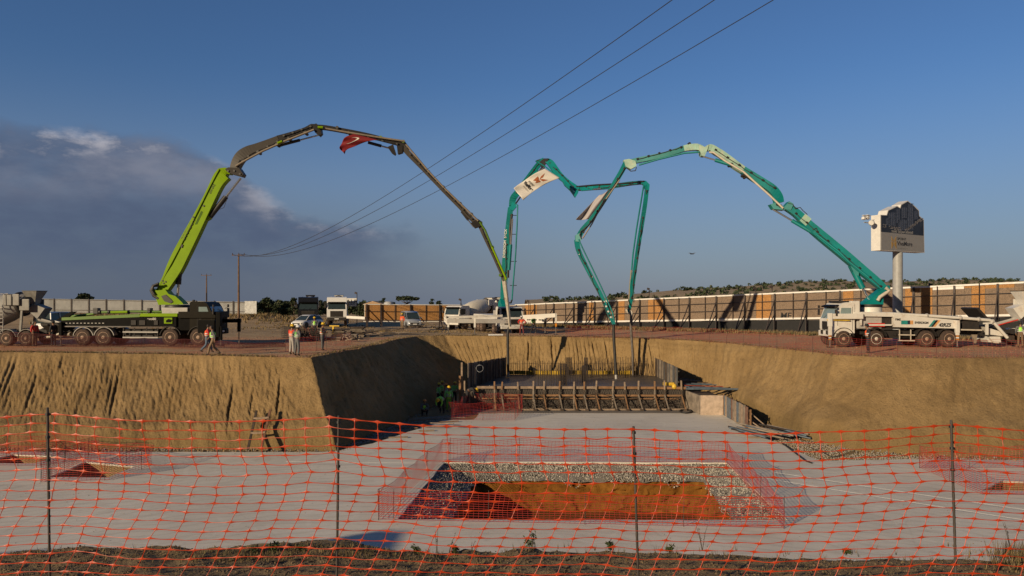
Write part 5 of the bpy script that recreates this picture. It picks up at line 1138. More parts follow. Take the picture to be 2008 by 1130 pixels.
# clamps, hoses and brackets strung along the booms
def dress(par, Mi, Yf, a, b, off, step, wd, hose=True, m=None):
    l = math.hypot(b[0]-a[0], b[1]-a[1]); ux, uy = (b[0]-a[0])/l, (b[1]-a[1])/l; nx_, ny_ = -uy, ux; rnd = random.Random(int(a[0]))
    n = max(2, int(l/step)); pts = []
    for i in range(n+1):
        t = i/n; px, py = a[0]+ux*l*t+nx_*off, a[1]+uy*l*t+ny_*off
        mb = MB(); c = P(px, py, Yf(px)); mb.box(c+Vector((0, -wd/2-.02, 0)), (.16, .14, .14), m or BDARK, rot=(0, math.atan2(uy, ux), 0), bev=.02); mb.build('pipe_clamp', parent=par, M=Mi)
        pts.append((px+nx_*rnd.uniform(-1, 1), py+ny_*rnd.uniform(-1, 1)+.6))
        if i < n: pts.append((px+ux*l/n/2+nx_*rnd.uniform(-1.6, 1.6), py+uy*l/n/2+1.3))
    if hose: mb = MB(); ptube(mb, pts, Yf, .75, RUBBER, -wd/2-.05, 5); mb.build('hydraulic_hoses', parent=par, M=Mi)
for a, b, off, st, wd in (((1725, 560), (1560, 418), -2.5, 26, .5), ((1515, 372), (1400, 298), 3, 24, .46), ((1335, 293), (1250, 316), 3, 22, .42), ((1222, 330), (1142, 455), -2, 22, .36), ((1136, 490), (1196, 618), 2, 24, .32)): dress(rp, inv(rp), Yr, a, b, off, st, wd)
for a, b, off, st, wd in (((470, 315), (545, 277), 3, 20, .55), ((560, 270), (612, 252), -2, 15, .5), ((640, 252), (780, 282), 2, 24, .45), ((805, 305), (925, 430), -1, 24, .4), ((945, 450), (985, 540), -1, 20, .36)): dress(gp, inv(gp), Yg, a, b, off, st, wd)
for a, b, off, st, wd in (((994, 480), (988, 590), 0, 24, .5), ((1014, 380), (1060, 320), -2, 16, .44), ((1080, 320), (1126, 366), 2, 14, .4), ((1134, 371), (1255, 359), 2, 20, .34), ((1267, 375), (1238, 585), 0, 26, .3)): dress(bp, inv(bp), Yb, a, b, off, st, wd)
# ---------------------------------------------------------------- mixer trucks, lorry, cars
def mixer(name, loc, rz, label, cabpaint, drumpaint, group, big=False, ladder=-1):
    r = empty(name, loc, rz); tag(r, label, 'mixer truck', group)
    for x in (3.4, 1.7, -1.6, -2.95):
        for s in (-1, 1): wheel(r, x, s*1.05, .52, .34 if x > 0 else .48)
    mb = MB(); [mb.beam((-3.9, s*.42, .95), (4.2, s*.42, .95), .10, .28, UNDER) for s in (-1, 1)]; [mb.box((x, 0, .8), (.2, 1.9, .2), UNDER) for x in (3.4, 1.7, 0, -1.6, -2.95)]; mb.box((.1, 0, .85), (1.8, 2.1, .5), UNDER, bev=.05); mb.build('chassis', parent=r)
    for x in (-1.6, -2.95):
        for s in (-1, 1): fender(r, x, s*1.02, .52, cabpaint, .45)
    cab(r, 4.6, 1.9, .85, 3.55 if big else 2.85, 2.42, cabpaint, tilt=.25, big=big)
    D = MB(); ax = Vector((-.965, 0, .262)); o = Vector((2.35, 0, 1.75))
    D.lathe([(0, .5), (.15, .85), (.9, 1.10), (1.7, 1.17), (2.5, 1.14), (3.4, 1.0), (4.3, .78), (4.9, .62), (4.95, .5)], o, ax, drumpaint, 32); d = D.build('drum', parent=r)
    mb = MB(); mb.lathe([(4.25, .84), (4.3, .88), (4.45, .88), (4.5, .84)], o, ax, UNDER, 28); mb.build('drum_ring', parent=d)
    mb = MB(); [mb.beam((-2.2, s*.7, 1.0), (-2.35, s*.75, 2.6), .14, .12, cabpaint) for s in (-1, 1)]; mb.beam((-2.35, -.8, 2.5), (-2.35, .8, 2.5), .14, .14, cabpaint); [mb.beam((2.3, s*.4, 1.0), (2.2, s*.4, 2.1), .12, .3, cabpaint) for s in (-1, 1)]; mb.build('drum_stand', parent=r)
    hb = MB(); V = []
    for z, hx, hy in ((3.80, .50, .60), (3.72, .48, .58), (3.2, .26, .34), (2.9, .2, .26)): V += [(-2.75-hx, -hy, z), (-2.75+hx, -hy, z), (-2.75+hx, hy, z), (-2.75-hx, hy, z)]
    hb.add(V, [(i*4+k, i*4+(k+1) % 4, i*4+4+(k+1) % 4, i*4+4+k) for i in range(3) for k in range(4)], cabpaint); h = hb.build('feed_hopper', parent=r)
    mb = MB(); mb.box((-2.75, 0, 3.82), (1.05, 1.25, .05), BDARK); mb.build('hopper_lip', parent=h)
    mb = MB(); [mb.box((-1.45+dx, s*.95, 3.2), (w_, .10, .80), cabpaint, bev=.06) for s in (-1, 1) for dx, w_ in ((0, .62), (-.62, .45))]; [mb.box((-2.55, s*.80, 2.85), (.7, .10, .8), cabpaint, bev=.04) for s in (-1, 1)]; mb.prism([(-2.95, 2.9), (-2.5, 2.5), (-3.2, 1.85), (-3.75, 2.6)], -.45, .45, FXZ, cabpaint); mb.build('discharge_funnel', parent=r)
    mb = MB(); V = []; n = 8
    for i in range(2):
        x, z, rr = ((-3.1, 1.95, .30), (-5.0, 1.45, .24))[i]
        for k in range(n+1):
            t = math.pi+math.pi*k/n; V.append((x, math.cos(t)*rr, z+math.sin(t)*rr)); V.append((x, math.cos(t)*(rr-.03), z+math.sin(t)*(rr-.03)))
    m_ = 2*(n+1); mb.add(V, [(k*2, k*2+2, m_+k*2+2, m_+k*2) for k in range(n)]+[(k*2+1, m_+k*2+1, m_+k*2+3, k*2+3) for k in range(n)], GREYP); mb.build('chute', parent=r)
    for s in ((ladder, ) if ladder else ()):
        for x in (-.95, -1.3):
            mb = MB(); mb.tube([(x, s*1.2, .75), (x, s*1.12, 2.9), (x, s*1.1, 3.6), (x-.3, s*1.1, 3.62)], .028, GREYP, 6); mb.build('ladder_rail', parent=r)
        for k in range(8): mb = MB(); mb.box((-1.125, s*1.17, .85+.26*k), (.38, .12, .035), GREYP); mb.build('ladder_rung', parent=r)
    mb = MB(); mb.tube([(1.9, -.9, 2.2), (1.9, -.9, 3.2)], .07, UNDER, 8); mb.box((2.0, .85, 1.6), (.9, .5, .8), GREYP, bev=.1); mb.build('exhaust_stack', parent=r)
    return r
mixer('mixer_truck', (-36.7, 52.6, 0), math.pi, 'white mixer truck cut by the left photo edge, backed up to the green pump truck', MIXSH, mat('grey_drum', (.30, .29, .27), .5, var=.1, dust=.3), 'mixer trucks on the plateau', ladder=1)
mr = mixer('mixer_truck', (38.9, 52.3, 0), 0, 'mixer truck cut by the right photo edge, its chute over the white pump hopper', WHITE, GREYP, 'mixer trucks on the plateau', ladder=0)
mb = MB(); mb.beam((-3.3, -.29, 1.80), (-4.9, -.24, 1.35), .02, .07, RED); mb.build('red_stripe', parent=mr)
mixer('mixer_truck', (-4.35, 91.2, -.36), R(-128), 'white mixer truck with cream drum standing beside the back pump truck, facing left', WHITE, mat('cream_drum', (.62, .57, .47), .5, var=.08, dust=.2), 'mixer trucks on the plateau', ladder=0)
mixer('mixer_truck', (-1.9, 97.5, -.3), R(97), 'mixer truck mostly hidden behind the back pump truck, only its hopper showing', WHITE, WHITE, 'mixer trucks on the plateau', ladder=0)
mixer('mixer_truck', (-26.6, 97.2, 0), R(-77), 'black fronted mixer truck facing the pit, parked left of the white truck', mat('black_cab_paint', (.012, .012, .014), .25), WHITE2, 'mixer trucks on the plateau', True, 0)
mixer('mixer_truck', (-22.9, 97.4, 0), R(-79), 'tall white truck facing the pit, parked right of the black one', WHITE2, WHITE2, 'mixer trucks on the plateau', True, 0)
def car(name, label, loc, rz, paint, van=False, cat='car', black_grille=True):
    r = empty(name, loc, rz); tag(r, label, cat)
    if van: st = [(-2.15, .35, .9, .80), (-2.12, .28, 1.05, .83), (-1.4, .22, 1.08, .85), (0, .22, 1.06, .86), (1.15, .22, 1.04, .85), (1.75, .24, .95, .82), (2.08, .28, .80, .76), (2.18, .36, .62, .66)]; gh = [(-2.10, 1.05, .80), (-2.02, 1.80, .68), (-1.0, 1.87, .70), (.2, 1.85, .70), (.72, 1.72, .66), (1.50, 1.02, .78)]; zs = 1.06
    else: st = [(-1.95, .38, .82, .70), (-1.9, .28, .92, .78), (-1.2, .20, .95, .85), (0, .18, .92, .86), (1.0, .20, .90, .85), (1.6, .22, .80, .82), (1.92, .28, .66, .72), (2.0, .36, .54, .58)]; gh = [(-1.85, .92, .72), (-1.45, 1.34, .58), (-.7, 1.46, .60), (.1, 1.45, .60), (.45, 1.36, .58), (1.22, .90, .76)]; zs = .92
    mb = MB(); V = []
    for x, zl, zh, w_ in st: V += [(x, -w_*.92, zl), (x, -w_, zl+.12), (x, -w_, (zl+zh)/2), (x, -w_*.97, zh-.10), (x, -w_*.86, zh), (x, 0, zh+.03), (x, w_*.86, zh), (x, w_*.97, zh-.10), (x, w_, (zl+zh)/2), (x, w_, zl+.12), (x, w_*.92, zl)]
    n = len(st); mb.add(V, [(i*11+k, i*11+(k+1) % 11, i*11+11+(k+1) % 11, i*11+11+k) for i in range(n-1) for k in range(11)], paint, True); mb.add(V[:11], [tuple(range(11))], paint); mb.add(V[-11:], [tuple(range(11))], paint); b = mb.build('body', parent=r)
    mb = MB(); V = []
    for x, z, w_ in gh: V += [(x, -w_, z-.02), (x, -w_*.9, z), (x, w_*.9, z), (x, w_, z-.02)]
    # roof skin
    V2 = [(x, s*w_, z) for x, z, w_ in gh[1:-1] for s in (-1, 1)]
    m_ = len(gh)-2; mb.add([(x, y, z+.012) for x, y, z in V2]+[(x, y*1.02, z-.05) for x, y, z in V2], [(2*i, 2*i+2, 2*i+3, 2*i+1) for i in range(m_-1)]+[(2*i, 2*m_+2*i, 2*m_+2*i+2, 2*i+2) for i in range(m_-1)]+[(2*i+1, 2*i+3, 2*m_+2*i+3, 2*m_+2*i+1) for i in range(m_-1)], paint, True); mb.build('roof', parent=b)
    def band(name_, pts): mb = MB(); mb.add(pts, [tuple(range(len(pts)))], GLASS); return mb.build(name_, parent=b, recalc=False)
    g = gh; band('windscreen', [(g[-1][0], -g[-1][2]*.93, zs), (g[-1][0], g[-1][2]*.93, zs), (g[-2][0], g[-2][2]*.93, g[-2][1]-.03), (g[-2][0], -g[-2][2]*.93, g[-2][1]-.03)])
    band('rear_window', [(g[0][0], -g[0][2]*.9, zs), (g[0][0], g[0][2]*.9, zs), (g[1][0], g[1][2]*.9, g[1][1]-.04), (g[1][0], -g[1][2]*.9, g[1][1]-.04)])
    for s in (-1, 1):
        band('side_window', [(g[0][0]+.1, s*g[0][2]*1.0, zs)]+[(x, s*w_*1.005, z-.05) for x, z, w_ in g[1:-1]]+[(g[-1][0]-.12, s*g[-1][2]*1.0, zs)])
        mb = MB()
        for t in ((.42, .46) if not van else (.30, .60)):
            x = g[0][0]+(g[-1][0]-g[0][0])*t; xi = [i for i in range(len(g)-1) if g[i][0] <= x <= g[i+1][0]][0]; f = (x-g[xi][0])/(g[xi+1][0]-g[xi][0]); zt_ = g[xi][1]+(g[xi+1][1]-g[xi][1])*f; wt_ = g[xi][2]+(g[xi+1][2]-g[xi][2])*f
            mb.beam((x, s*.80*(1 if van else .98), zs), (x, s*(wt_+.01), zt_-.03), .07, .03, paint if van else BODYD)
        mb.beam((g[-1][0]-.02, s*g[-1][2]*.97, zs-.02), (g[-2][0], s*g[-2][2], g[-2][1]), .05, .06, paint); mb.beam((g[0][0], s*g[0][2]*.97, zs), (g[1][0], s*g[1][2], g[1][1]), .09, .07, paint); mb.build('pillar', parent=b)
        mb = MB(); mb.box((g[-1][0]-.30, s*.93, zs+.07), (.14, .2, .13), paint if van else BODYD, bev=.04); mb.build('mirror', parent=b)
        mb = MB(); x = st[-2][0]; mb.box((x-.06, s*.56, st[-2][2]-.10), (.26, .32, .14), LAMP, bev=.05, rot=(0, .1, -s*.35)); mb.build('headlight', parent=b)
        mb = MB(); mb.box((st[0][0]+.03, s*.68, .85), (.08, .14, .25), RED, bev=.02); mb.build('tail_light', parent=b)
        for x in (-1.28, 1.28): wheel(r, x*(1.05 if van else 1), s*.75, .31, .2, RIMW)
        for x in (-1.28, 1.28): mb = MB(); mb.lathe([(-.12, .37), (.122, .37)], (x*(1.05 if van else 1), s*.74, .33), (0, 1, 0), RUBBER, 20); mb.build('wheel_arch', parent=b)
    xf = st[-1][0]; mb = MB(); mb.box((xf-.0, 0, .50), (.06, .95, .18), UNDER, bev=.02); mb.box((xf-.06, 0, .30), (.12, 1.2, .13), UNDER, bev=.03); mb.build('grille', parent=b); mb = MB(); mb.box((xf+.05, 0, .44), (.02, .46, .11), WHITE2); mb.build('number_plate', parent=b)
    return r
car('parked_car', 'white hatchback with black grille parked in front of the black mixer truck', (-23.4, 84.6, 0), R(-112), WHITE2)
van_silver = mat('silver_paint', (.36, .38, .41), .3, metal=.3, var=.05, dust=.1)
car('parked_van', 'silver minivan parked in front of the orange boards', (-11.7, 85.5, 0), R(-70), van_silver, True, 'van')
v2 = car('parked_van', 'white van half hidden between the left mixer and the green pump truck', (-38.2, 62.5, 0), R(85), WHITE2, True, 'van'); v2.scale = (1, 1, 1.18)
# ---------------------------------------------------------------- flags on the booms
def flag(name, label, A, B, C, D, Y, m, amp, bulge=0.0, deco=None, freq=2.2, ph=0.0):
    A, B, C, D = [P(p[0], p[1], Y) for p in (A, B, C, D)]
    def surf(s, t, off=0.0):
        p = (A*(1-s)+B*s)*(1-t)+(D*(1-s)+C*s)*t
        nrm = Vector((0, -1, 0)); d = (D-A).normalized(); side = (B-A).normalized()
        p = p+nrm*(amp*math.sin(t*freq*math.pi+s*1.3+ph)*t**.6+amp*.35*math.sin(s*7+t*9)*t+off)+side*bulge*math.sin(t*math.pi)*(-1)+side*amp*.25*math.sin(t*5+s*3)*t
        return p
    root = empty(name, A); tag(root, label, 'flag'); Mi = inv(root); n, k = 30, 18; mb = MB()
    mb.add([surf(j/k, i/n) for i in range(n+1) for j in range(k+1)], [(i*(k+1)+j, i*(k+1)+j+1, (i+1)*(k+1)+j+1, (i+1)*(k+1)+j) for i in range(n) for j in range(k)], m, True)
    o = mb.build('cloth', parent=root, M=Mi); md = o.modifiers.new('s', 'SOLIDIFY'); md.thickness = .01
    if deco: deco(root, Mi, surf)
    return root
FW = mat('white_cloth', (.66, .62, .56), .85, var=.05); FR = mat('red_cloth', (.17, .004, .006), .8, var=.1); BRN = mat('brown_print', (.33, .085, .02), .7, var=.1)
def d_white(root, Mi, surf):
    def T(poly, m, nm):
        mb = MB(); k = 1
        V = []; c = Vector((sum(p[0] for p in poly)/len(poly), sum(p[1] for p in poly)/len(poly)))
        mb.add([surf(p[0], p[1], .035) for p in poly], [tuple(t) for t in geometry.tessellate_polygon([[Vector((p[0], p[1], 0)) for p in poly]])], m); mb.build(nm, parent=root, M=Mi, recalc=False)
    T([(.28, .12), (.48, .24), (.50, .33), (.38, .26)], BRN, 'emblem'); T([(.82, .22), (.58, .28), (.52, .34), (.74, .32)], BRN, 'emblem')
    T([(.26, .30), (.50, .34), (.52, .42), (.36, .46)], BRN, 'emblem'); T([(.72, .36), (.54, .35), (.52, .42), (.60, .47)], BRN, 'emblem')
    def TX(txt, s0, t0, sz, m, bold, sx):
        mb = MB(); text_mb(mb, txt, 1, Matrix.Identity(4), m, bold=bold, sx=1, depth=0); w_ = max(v.x for v in mb.v); mb.v = [surf(s0+v.x/w_*sx, t0-v.y*sz, .035) for v in mb.v]; mb.build('lettering', parent=root, M=Mi, recalc=False)
    TX('SPOINT', .22, .55, .07, INK, .01, .5); TX('VivaMore', .10, .645, .13, INK, .03, .82); TX('LONG BEACH', .28, .74, .05, mat('grey_print', (.18, .175, .17), .5), 0, .5)
flag('banner_flag', 'white flag with brown butterfly emblem and dark lettering on the back teal boom', (1069, 331), (1098, 349), (1024, 393), (1009, 371), 66.2, FW, .35, .22, d_white, 2.0, .4)
flag('banner_flag', 'plain pale flag blown back along the drooping teal boom of the right pump', (1199, 369), (1154, 430), (1130, 429), (1174, 384), 56.6, mat('pale_grey_cloth', (.40, .37, .37), .85, var=.05), .35, -.1, None, 1.7)
def d_red(root, Mi, surf):
    mb = MB(); V = []; n = 16
    for i in range(n+1):
        a = R(-150+240*i/n); r0 = .20; V.append(surf(.42+math.cos(a)*r0, .34+math.sin(a)*r0, .03)); dx = .06*math.sin(math.pi*i/n); V.append(surf(.42+math.cos(a)*(r0-dx), .34+math.sin(a)*(r0-dx), .03))
    mb.add(V, [(2*i, 2*i+2, 2*i+3, 2*i+1) for i in range(n)], FW); mb.build('crescent', parent=root, M=Mi, recalc=False)
flag('banner_flag', 'red flag with a white crescent hanging from the green pump boom', (694, 263), (742, 274), (675, 303), (671, 295), 55.4, FR, .35, .5, d_red, 2.4)
# drone
dr = empty('drone', P(1357, 498, 70)); tag(dr, 'small dark drone hovering between the teal booms and the sign', 'drone'); DK = mat('drone_dark', (.03, .03, .035), .5)
mb = MB(); mb.box((0, 0, 0), (.32, .16, .10), DK, bev=.03); mb.build('body', parent=dr)
for s in (-1, 1):
    for q in (-1, 1):
        mb = MB(); mb.beam((0, 0, .02), (s*.24, q*.2, .05), .03, .03, DK); a = mb.build('arm', parent=dr); mb = MB(); mb.box((s*.24, q*.2, .09), (.24, .03, .01), DK, rot=(0, 0, s*q*.5)); mb.build('rotor', parent=a)
# ============================================================ works in the pit
PLY = mat('pale_plywood', (.29, .21, .145), .8, var=.3, scale=5); TIM = mat('orange_timber', (.25, .135, .063), .8, var=.3, scale=3); TIMG = mat('grey_timber', (.23, .185, .14), .85, var=.4, scale=2); TIMD = mat('dark_timber', (.075, .052, .036), .85, var=.4, scale=2)
REBAR = mat('rusty_rebar', (.03, .019, .014), .75, var=.3); YFOAM = mat('yellow_board', (.48, .30, .02), .7, var=.25); BLUEST = mat('blue_steel', (.09, .12, .15), .5, var=.3, dust=.2); REDST = mat('red_steel', (.28, .06, .04), .55, var=.3, dust=.2)
mb = MB(); RP = [(-2.9, 51.3), (12.0, 51.3), (11.6, 60.75), (-.5, 60.75)]
pts = [(x*.7-2.7+random.uniform(-.2, .2), 51.5+y*.6) for x in range(21) for y in range(15)]
pts = [p for p in pts if inpoly(p, [(-2.75, 51.4), (11.9, 51.4), (11.5, 60.6), (-.4, 60.6)])]
_, o = cdt_sheet('wet_concrete_raft', RP, [], pts, lambda x, y: RAFT+.03*noise.noise(Vector((x*.8, y*.8, 0))), M_WET)
mb = MB(); n = 4; mb.add([(*p, RAFT) for p in RP]+[(*p, FL) for p in RP], [(i, (i+1) % n, (i+1) % n+n, i+n) for i in range(n)], M_WET); tag(mb.build('wet_concrete_raft_side'), kind='structure')
mb = MB(); mb.prism([(-2.6, 49.3), (13.0, 49.25), (12.0, 51.3), (-2.9, 51.3)], FL-.3, FL+.06, lambda u, v, w_: Vector((u, v, w_)), concrete('damp_concrete', (.16, .14, .115), (.20, .17, .14), (.10, .085, .07), wet=True)); tag(mb.build('concrete_strip'), kind='structure')
# front formwork
fw = empty('edge_formwork', (5, 51, FL)); tag(fw, 'long timber formwork with upright stakes along the front of the wet raft', 'formwork'); Mi = inv(fw)
def fbeam(a, b, w_, h, m, nm, root=fw, Mi_=None): mb = MB(); mb.beam(a, b, w_, h, m); return mb.build(nm, parent=root, M=Mi_ if Mi_ is not None else Mi)
def X51(px, Y=51.1): return (px-1004)*Y/F
fbeam((X51(935), 51.15, -2.86), (X51(1168), 51.15, -2.88), .06, .17, PLY, 'top_board'); fbeam((X51(1169), 51.14, -2.87), (X51(1346), 51.14, -2.91), .06, .17, TIM, 'top_board')
fbeam((X51(985), 51.12, -3.40), (X51(1338), 51.12, -3.43), .06, .13, TIM, 'middle_board'); fbeam((X51(945), 51.12, -3.62), (X51(1330), 51.12, -3.65), .05, .07, TIM, 'middle_board')
fbeam((X51(1020, 50.3), 50.3, FL+.12), (X51(1356, 50.5), 50.5, FL+.12), .10, .10, PLY, 'bottom_board')
mb = MB()
for k in range(88):
    x = -2.5+k*.165
    if x < 11.7: mb.beam((x, 51.22, FL+.1), (x+.55, 51.22, -2.98), .014, .014, REBAR); mb.beam((x+.55, 51.21, FL+.1), (x, 51.21, -2.98), .014, .014, REBAR)
mb.build('mesh_sheet', parent=fw, M=Mi)
random.seed(44)
for k, px in enumerate((969.4, 985, 1015, 1046, 1067, 1098, 1126, 1146, 1170, 1203, 1225, 1252.5, 1284, 1303, 1336)):
    x = X51(px, 50.95); tp = -2.42+random.uniform(-.06, .05); l = random.uniform(-.05, .05)
    s_ = fbeam((x+l, 51.02, -3.0), (x, 51.02, tp), .10, .09, random.choice((TIM, PLY, PLY)), 'stake'); mb = MB(); mb.beam((x+l*1.5, 51.0, FL), (x+l, 51.02, -2.95), .09, .08, TIMD if k % 3 else TIMG); mb.build('stake_foot', parent=s_, M=Mi)
    mb = MB(); mb.beam((x+.12, 50.15, FL+.16), (x+l, 50.98, -3.35), .07, .06, TIMG if k % 2 else TIM); mb.build('stake_brace', parent=s_, M=Mi)
    mb = MB(); mb.box((x+.1, 50.18, FL+.12), (.22, .25, .10), TIMD, rot=(0, 0, random.uniform(-.3, .3))); mb.build('wedge_block', parent=s_, M=Mi)
# debris of bars under the formwork
mb = MB()
for _ in range(120):
    x = random.uniform(-2.2, 11.6); a = random.uniform(-1.2, 1.2); l = random.uniform(.3, 1.2); y = random.uniform(50.5, 51.1)
    mb.tube([(x, y, FL+random.uniform(.06, .5)), (x+l*math.cos(a), y+.1, FL+.25+abs(l*math.sin(a))*.6)], .012, REBAR, 4)
for _ in range(26):
    x = random.uniform(-2.2, 11.6); mb.tube([(x, 50.9, FL+random.uniform(.2, 1.2)), (x+random.uniform(.6, 1.5), 50.95, FL+random.uniform(.2, 1.2))], .02, TIMD, 4)
tag(mb.build('bar_litter'), kind='stuff', label='tangle of loose bars and wires behind the formwork stakes')
def plankwall(name, label, a, b, z0a, z1a, z0b, z1b, n, mats, thick=.06, cat='formwork', back=0):
    A = Vector((*a, 0)); B = Vector((*b, 0)); r = empty(name, (a[0], a[1], z0a)); tag(r, label, cat); Mi = inv(r); d = (B-A).normalized(); nr = Vector((d.y, -d.x, 0)); mb = MB(); rnd = random.Random(n)
    for k in range(n):
        t0, t1 = k/n, (k+.96)/n; o_ = nr*rnd.uniform(-.02, .02); V = []
        for t in (t0, t1):
            zz0 = z0a+(z0b-z0a)*t; zz1 = z1a+(z1b-z1a)*t+rnd.uniform(-.04, .03)
            for q in (0, thick):
                for z in (zz0, zz1): p = A.lerp(B, t)+o_-nr*q; V.append((p.x, p.y, z))
        mb.add(V, [(0, 1, 5, 4), (2, 6, 7, 3), (0, 4, 6, 2), (1, 3, 7, 5), (0, 2, 3, 1), (4, 5, 7, 6)], rnd.choice(mats))
    mb.build('planks', parent=r, M=Mi); 
    for fr in (.25, .8):
        mb = MB(); off = nr*-(thick+.05); mb.beam(A+off+Vector((0, 0, z0a+(z1a-z0a)*fr)), B+off+Vector((0, 0, z0b+(z1b-z0b)*fr)), .08, .10, TIMD); mb.build('waler', parent=r, M=Mi)
    return r
plankwall('plank_wall', 'grey brown upright plank wall along the left side of the wet raft', (-3.05, 51.6), (-.45, 60.7), -3.0, -1.22, -3.0, -1.52, 44, (TIMG, TIMG, TIMD, mat('brown_plank', (.13, .085, .055), .85, var=.3)))
plankwall('plank_wall', 'dark upright plank wall along the right side of the wet raft', (11.55, 60.7), (11.75, 52.6), -3.0, -1.50, -3.0, -1.62, 34, (TIMG, TIMD, mat('slate_plank', (.085, .085, .085), .8, var=.3)))
plankwall('board_wall', 'low panel wall of mixed brown, pale and blue grey boards right of the pale box', (13.85, 48.5), (13.75, 43.2), FL+.04, FL+1.34, FL+.04, FL+1.36, 12, (TIMG, BLUEST, mat('rust_plank', (.17, .09, .06), .8, var=.3), PLY))
bx = empty('formwork_box', (13.1, 48.5, FL+.04)); tag(bx, 'pale plywood fronted box formwork at the right end of the formwork row', 'formwork'); Mi = inv(bx)
mb = MB(); mb.add([(12.36, 48.46, FL+.05), (13.82, 48.46, FL+.05), (13.82, 48.46, FL+1.33), (12.36, 48.46, FL+1.33), (12.36, 48.52, FL+.05), (13.82, 48.52, FL+.05), (13.82, 48.52, FL+1.33), (12.36, 48.52, FL+1.33)], [(0, 1, 2, 3), (4, 7, 6, 5), (0, 4, 5, 1), (1, 5, 6, 2), (2, 6, 7, 3), (3, 7, 4, 0)], mat('pale_ply_front', (.47, .36, .27), .75, var=.25, scale=3)); mb.build('front_panel', parent=bx, M=Mi)
mb = MB(); mb.prism([(12.36, 48.53), (12.45, 48.53), (12.02, 52.3), (11.93, 52.3)], FL+.05, FL+1.30, lambda u, v, w_: Vector((u, v, w_)), TIMG); mb.build('side_panel', parent=bx, M=Mi)
mb = MB(); mb.prism([(12.46, 48.53), (13.8, 48.53), (14.0, 52.3), (12.04, 52.3)], FL+1.0, FL+1.12, lambda u, v, w_: Vector((u, v, w_)), TIMD); mb.build('top_panel', parent=bx, M=Mi)
mb = MB(); mb.box((13.86, 48.44, FL+.72), (.07, .07, 1.42), TIM); mb.build('corner_post', parent=bx, M=Mi)
random.seed(9)
for k, (a, b) in enumerate((((13.85, 43.5, FL+1.1), (15.0, 43.0, FL+.05)), ((13.85, 43.35, FL+.6), (14.6, 43.0, FL+.05)), ((13.85, 45.5, FL+1.1), (15.0, 45.4, FL+.1)), ((13.9, 43.1, FL+.1), (13.9, 43.1, FL+1.2)))):
    mb = MB(); mb.beam(a, b, .09, .06, PLY if k != 3 else TIM); o = mb.build('timber_prop'); tag(o, ['long pale timber prop leaning behind the panel wall end', 'shorter pale timber prop beside the long one', 'timber prop at the back of the panel wall', 'upright timber at the near end of the panel wall'][k], 'prop', 'timber props behind the panel wall')
# yellow edge board and starter bars
mb = MB(); pts = []
for k in range(24): mb.box((-.3+k*.492+.2, 60.62+random.uniform(-.01, .01), -2.78+.03*random.random()), (.47, .04, .30), YFOAM)
o = mb.build('yellow_edge_board'); tag(o, 'low yellow board strip along the back edge of the wet raft', 'edge board')
def bars(n, fn, h, lb, grp, r=.021):
    mb = MB(); mb.tube([(0, 0, -.15), (0, 0, h)], r, REBAR, 5); src = None
    for i in range(n):
        x, y, hs = fn(i)
        if src is None: o = mb.build('starter_bar'); src = o
        else: o = src.copy(); COL.objects.link(o)
        o.location = (x, y, RAFT); o.scale = (1, 1, hs); o.rotation_euler = (random.uniform(-.02, .02), random.uniform(-.025, .025), 0); tag(o, lb, 'starter bar', grp)
bars(64, lambda i: (-.25+i*.183+random.uniform(-.03, .03), 60.35, random.uniform(.9, 1.08)), 1.12, 'thin upright starter bar in the row along the back of the wet raft', 'starter bars along the back of the raft')
bars(26, lambda i: (1.7+i*.165+random.uniform(-.04, .04), 53.0+.0*i, random.uniform(.93, 1.05)), 1.45, 'thin upright starter bar in the short row across the middle of the raft', 'starter bars across the middle of the raft')
bars(26, lambda i: (6.2+i*.2+random.uniform(-.05, .05), 58.6, random.uniform(.95, 1.1)), 1.55, 'thin upright starter bar in the denser row at the right of the raft', 'starter bars at the right of the raft')
bars(16, lambda i: (-2.6+i*.135, 51.9+i*.55, random.uniform(.9, 1.1)), 1.5, 'thin upright starter bar close beside the left plank wall', 'starter bars by the left plank wall')
mb = MB(); mb.tube([(-.3, 60.32, -2.02), (11.4, 60.32, -2.02)], .010, REBAR, 4); o = mb.build('tie_bar'); tag(o, 'single horizontal bar tied across the back row of starter bars', 'tie bar')
def cage(x, y, h, label):
    r = empty('column_cage', (x, y, RAFT)); tag(r, label, 'rebar cage', 'column cages standing in the raft')
    for i in (-1, 0, 1):
        for j in (-1, 0, 1):
            if i or j: mb = MB(); mb.tube([(i*.11, j*.15, -.1), (i*.11, j*.15, h)], .026, REBAR, 5); mb.build('upright_bar', parent=r)
    mb = MB()
    for k in range(int(h/.12)):
        z = .08+k*.12
        for a, b in (((-1, -1), (1, -1)), ((1, -1), (1, 1)), ((1, 1), (-1, 1)), ((-1, 1), (-1, -1))): mb.beam((a[0]*.125, a[1]*.165, z), (b[0]*.125, b[1]*.165, z), .016, .016, REBAR)
    mb.build('stirrups', parent=r)
for px, py, h, lb in ((1101, 753, 1.5, 'column cage nearest the camera, left one of the close front pair'), (1108, 754, 1.5, 'right one of the close front pair of column cages'), (1112.5, 736, 1.45, 'left one of the far pair of column cages'), (1118, 736, 1.45, 'right one of the far pair of column cages'), (1145, 750, 1.25, 'shorter column cage standing alone right of the pairs'), (1149, 741, 1.6, 'taller column cage just behind the lone shorter one')):
    g = G(px, py, RAFT); cage(g.x, g.y, h, lb)
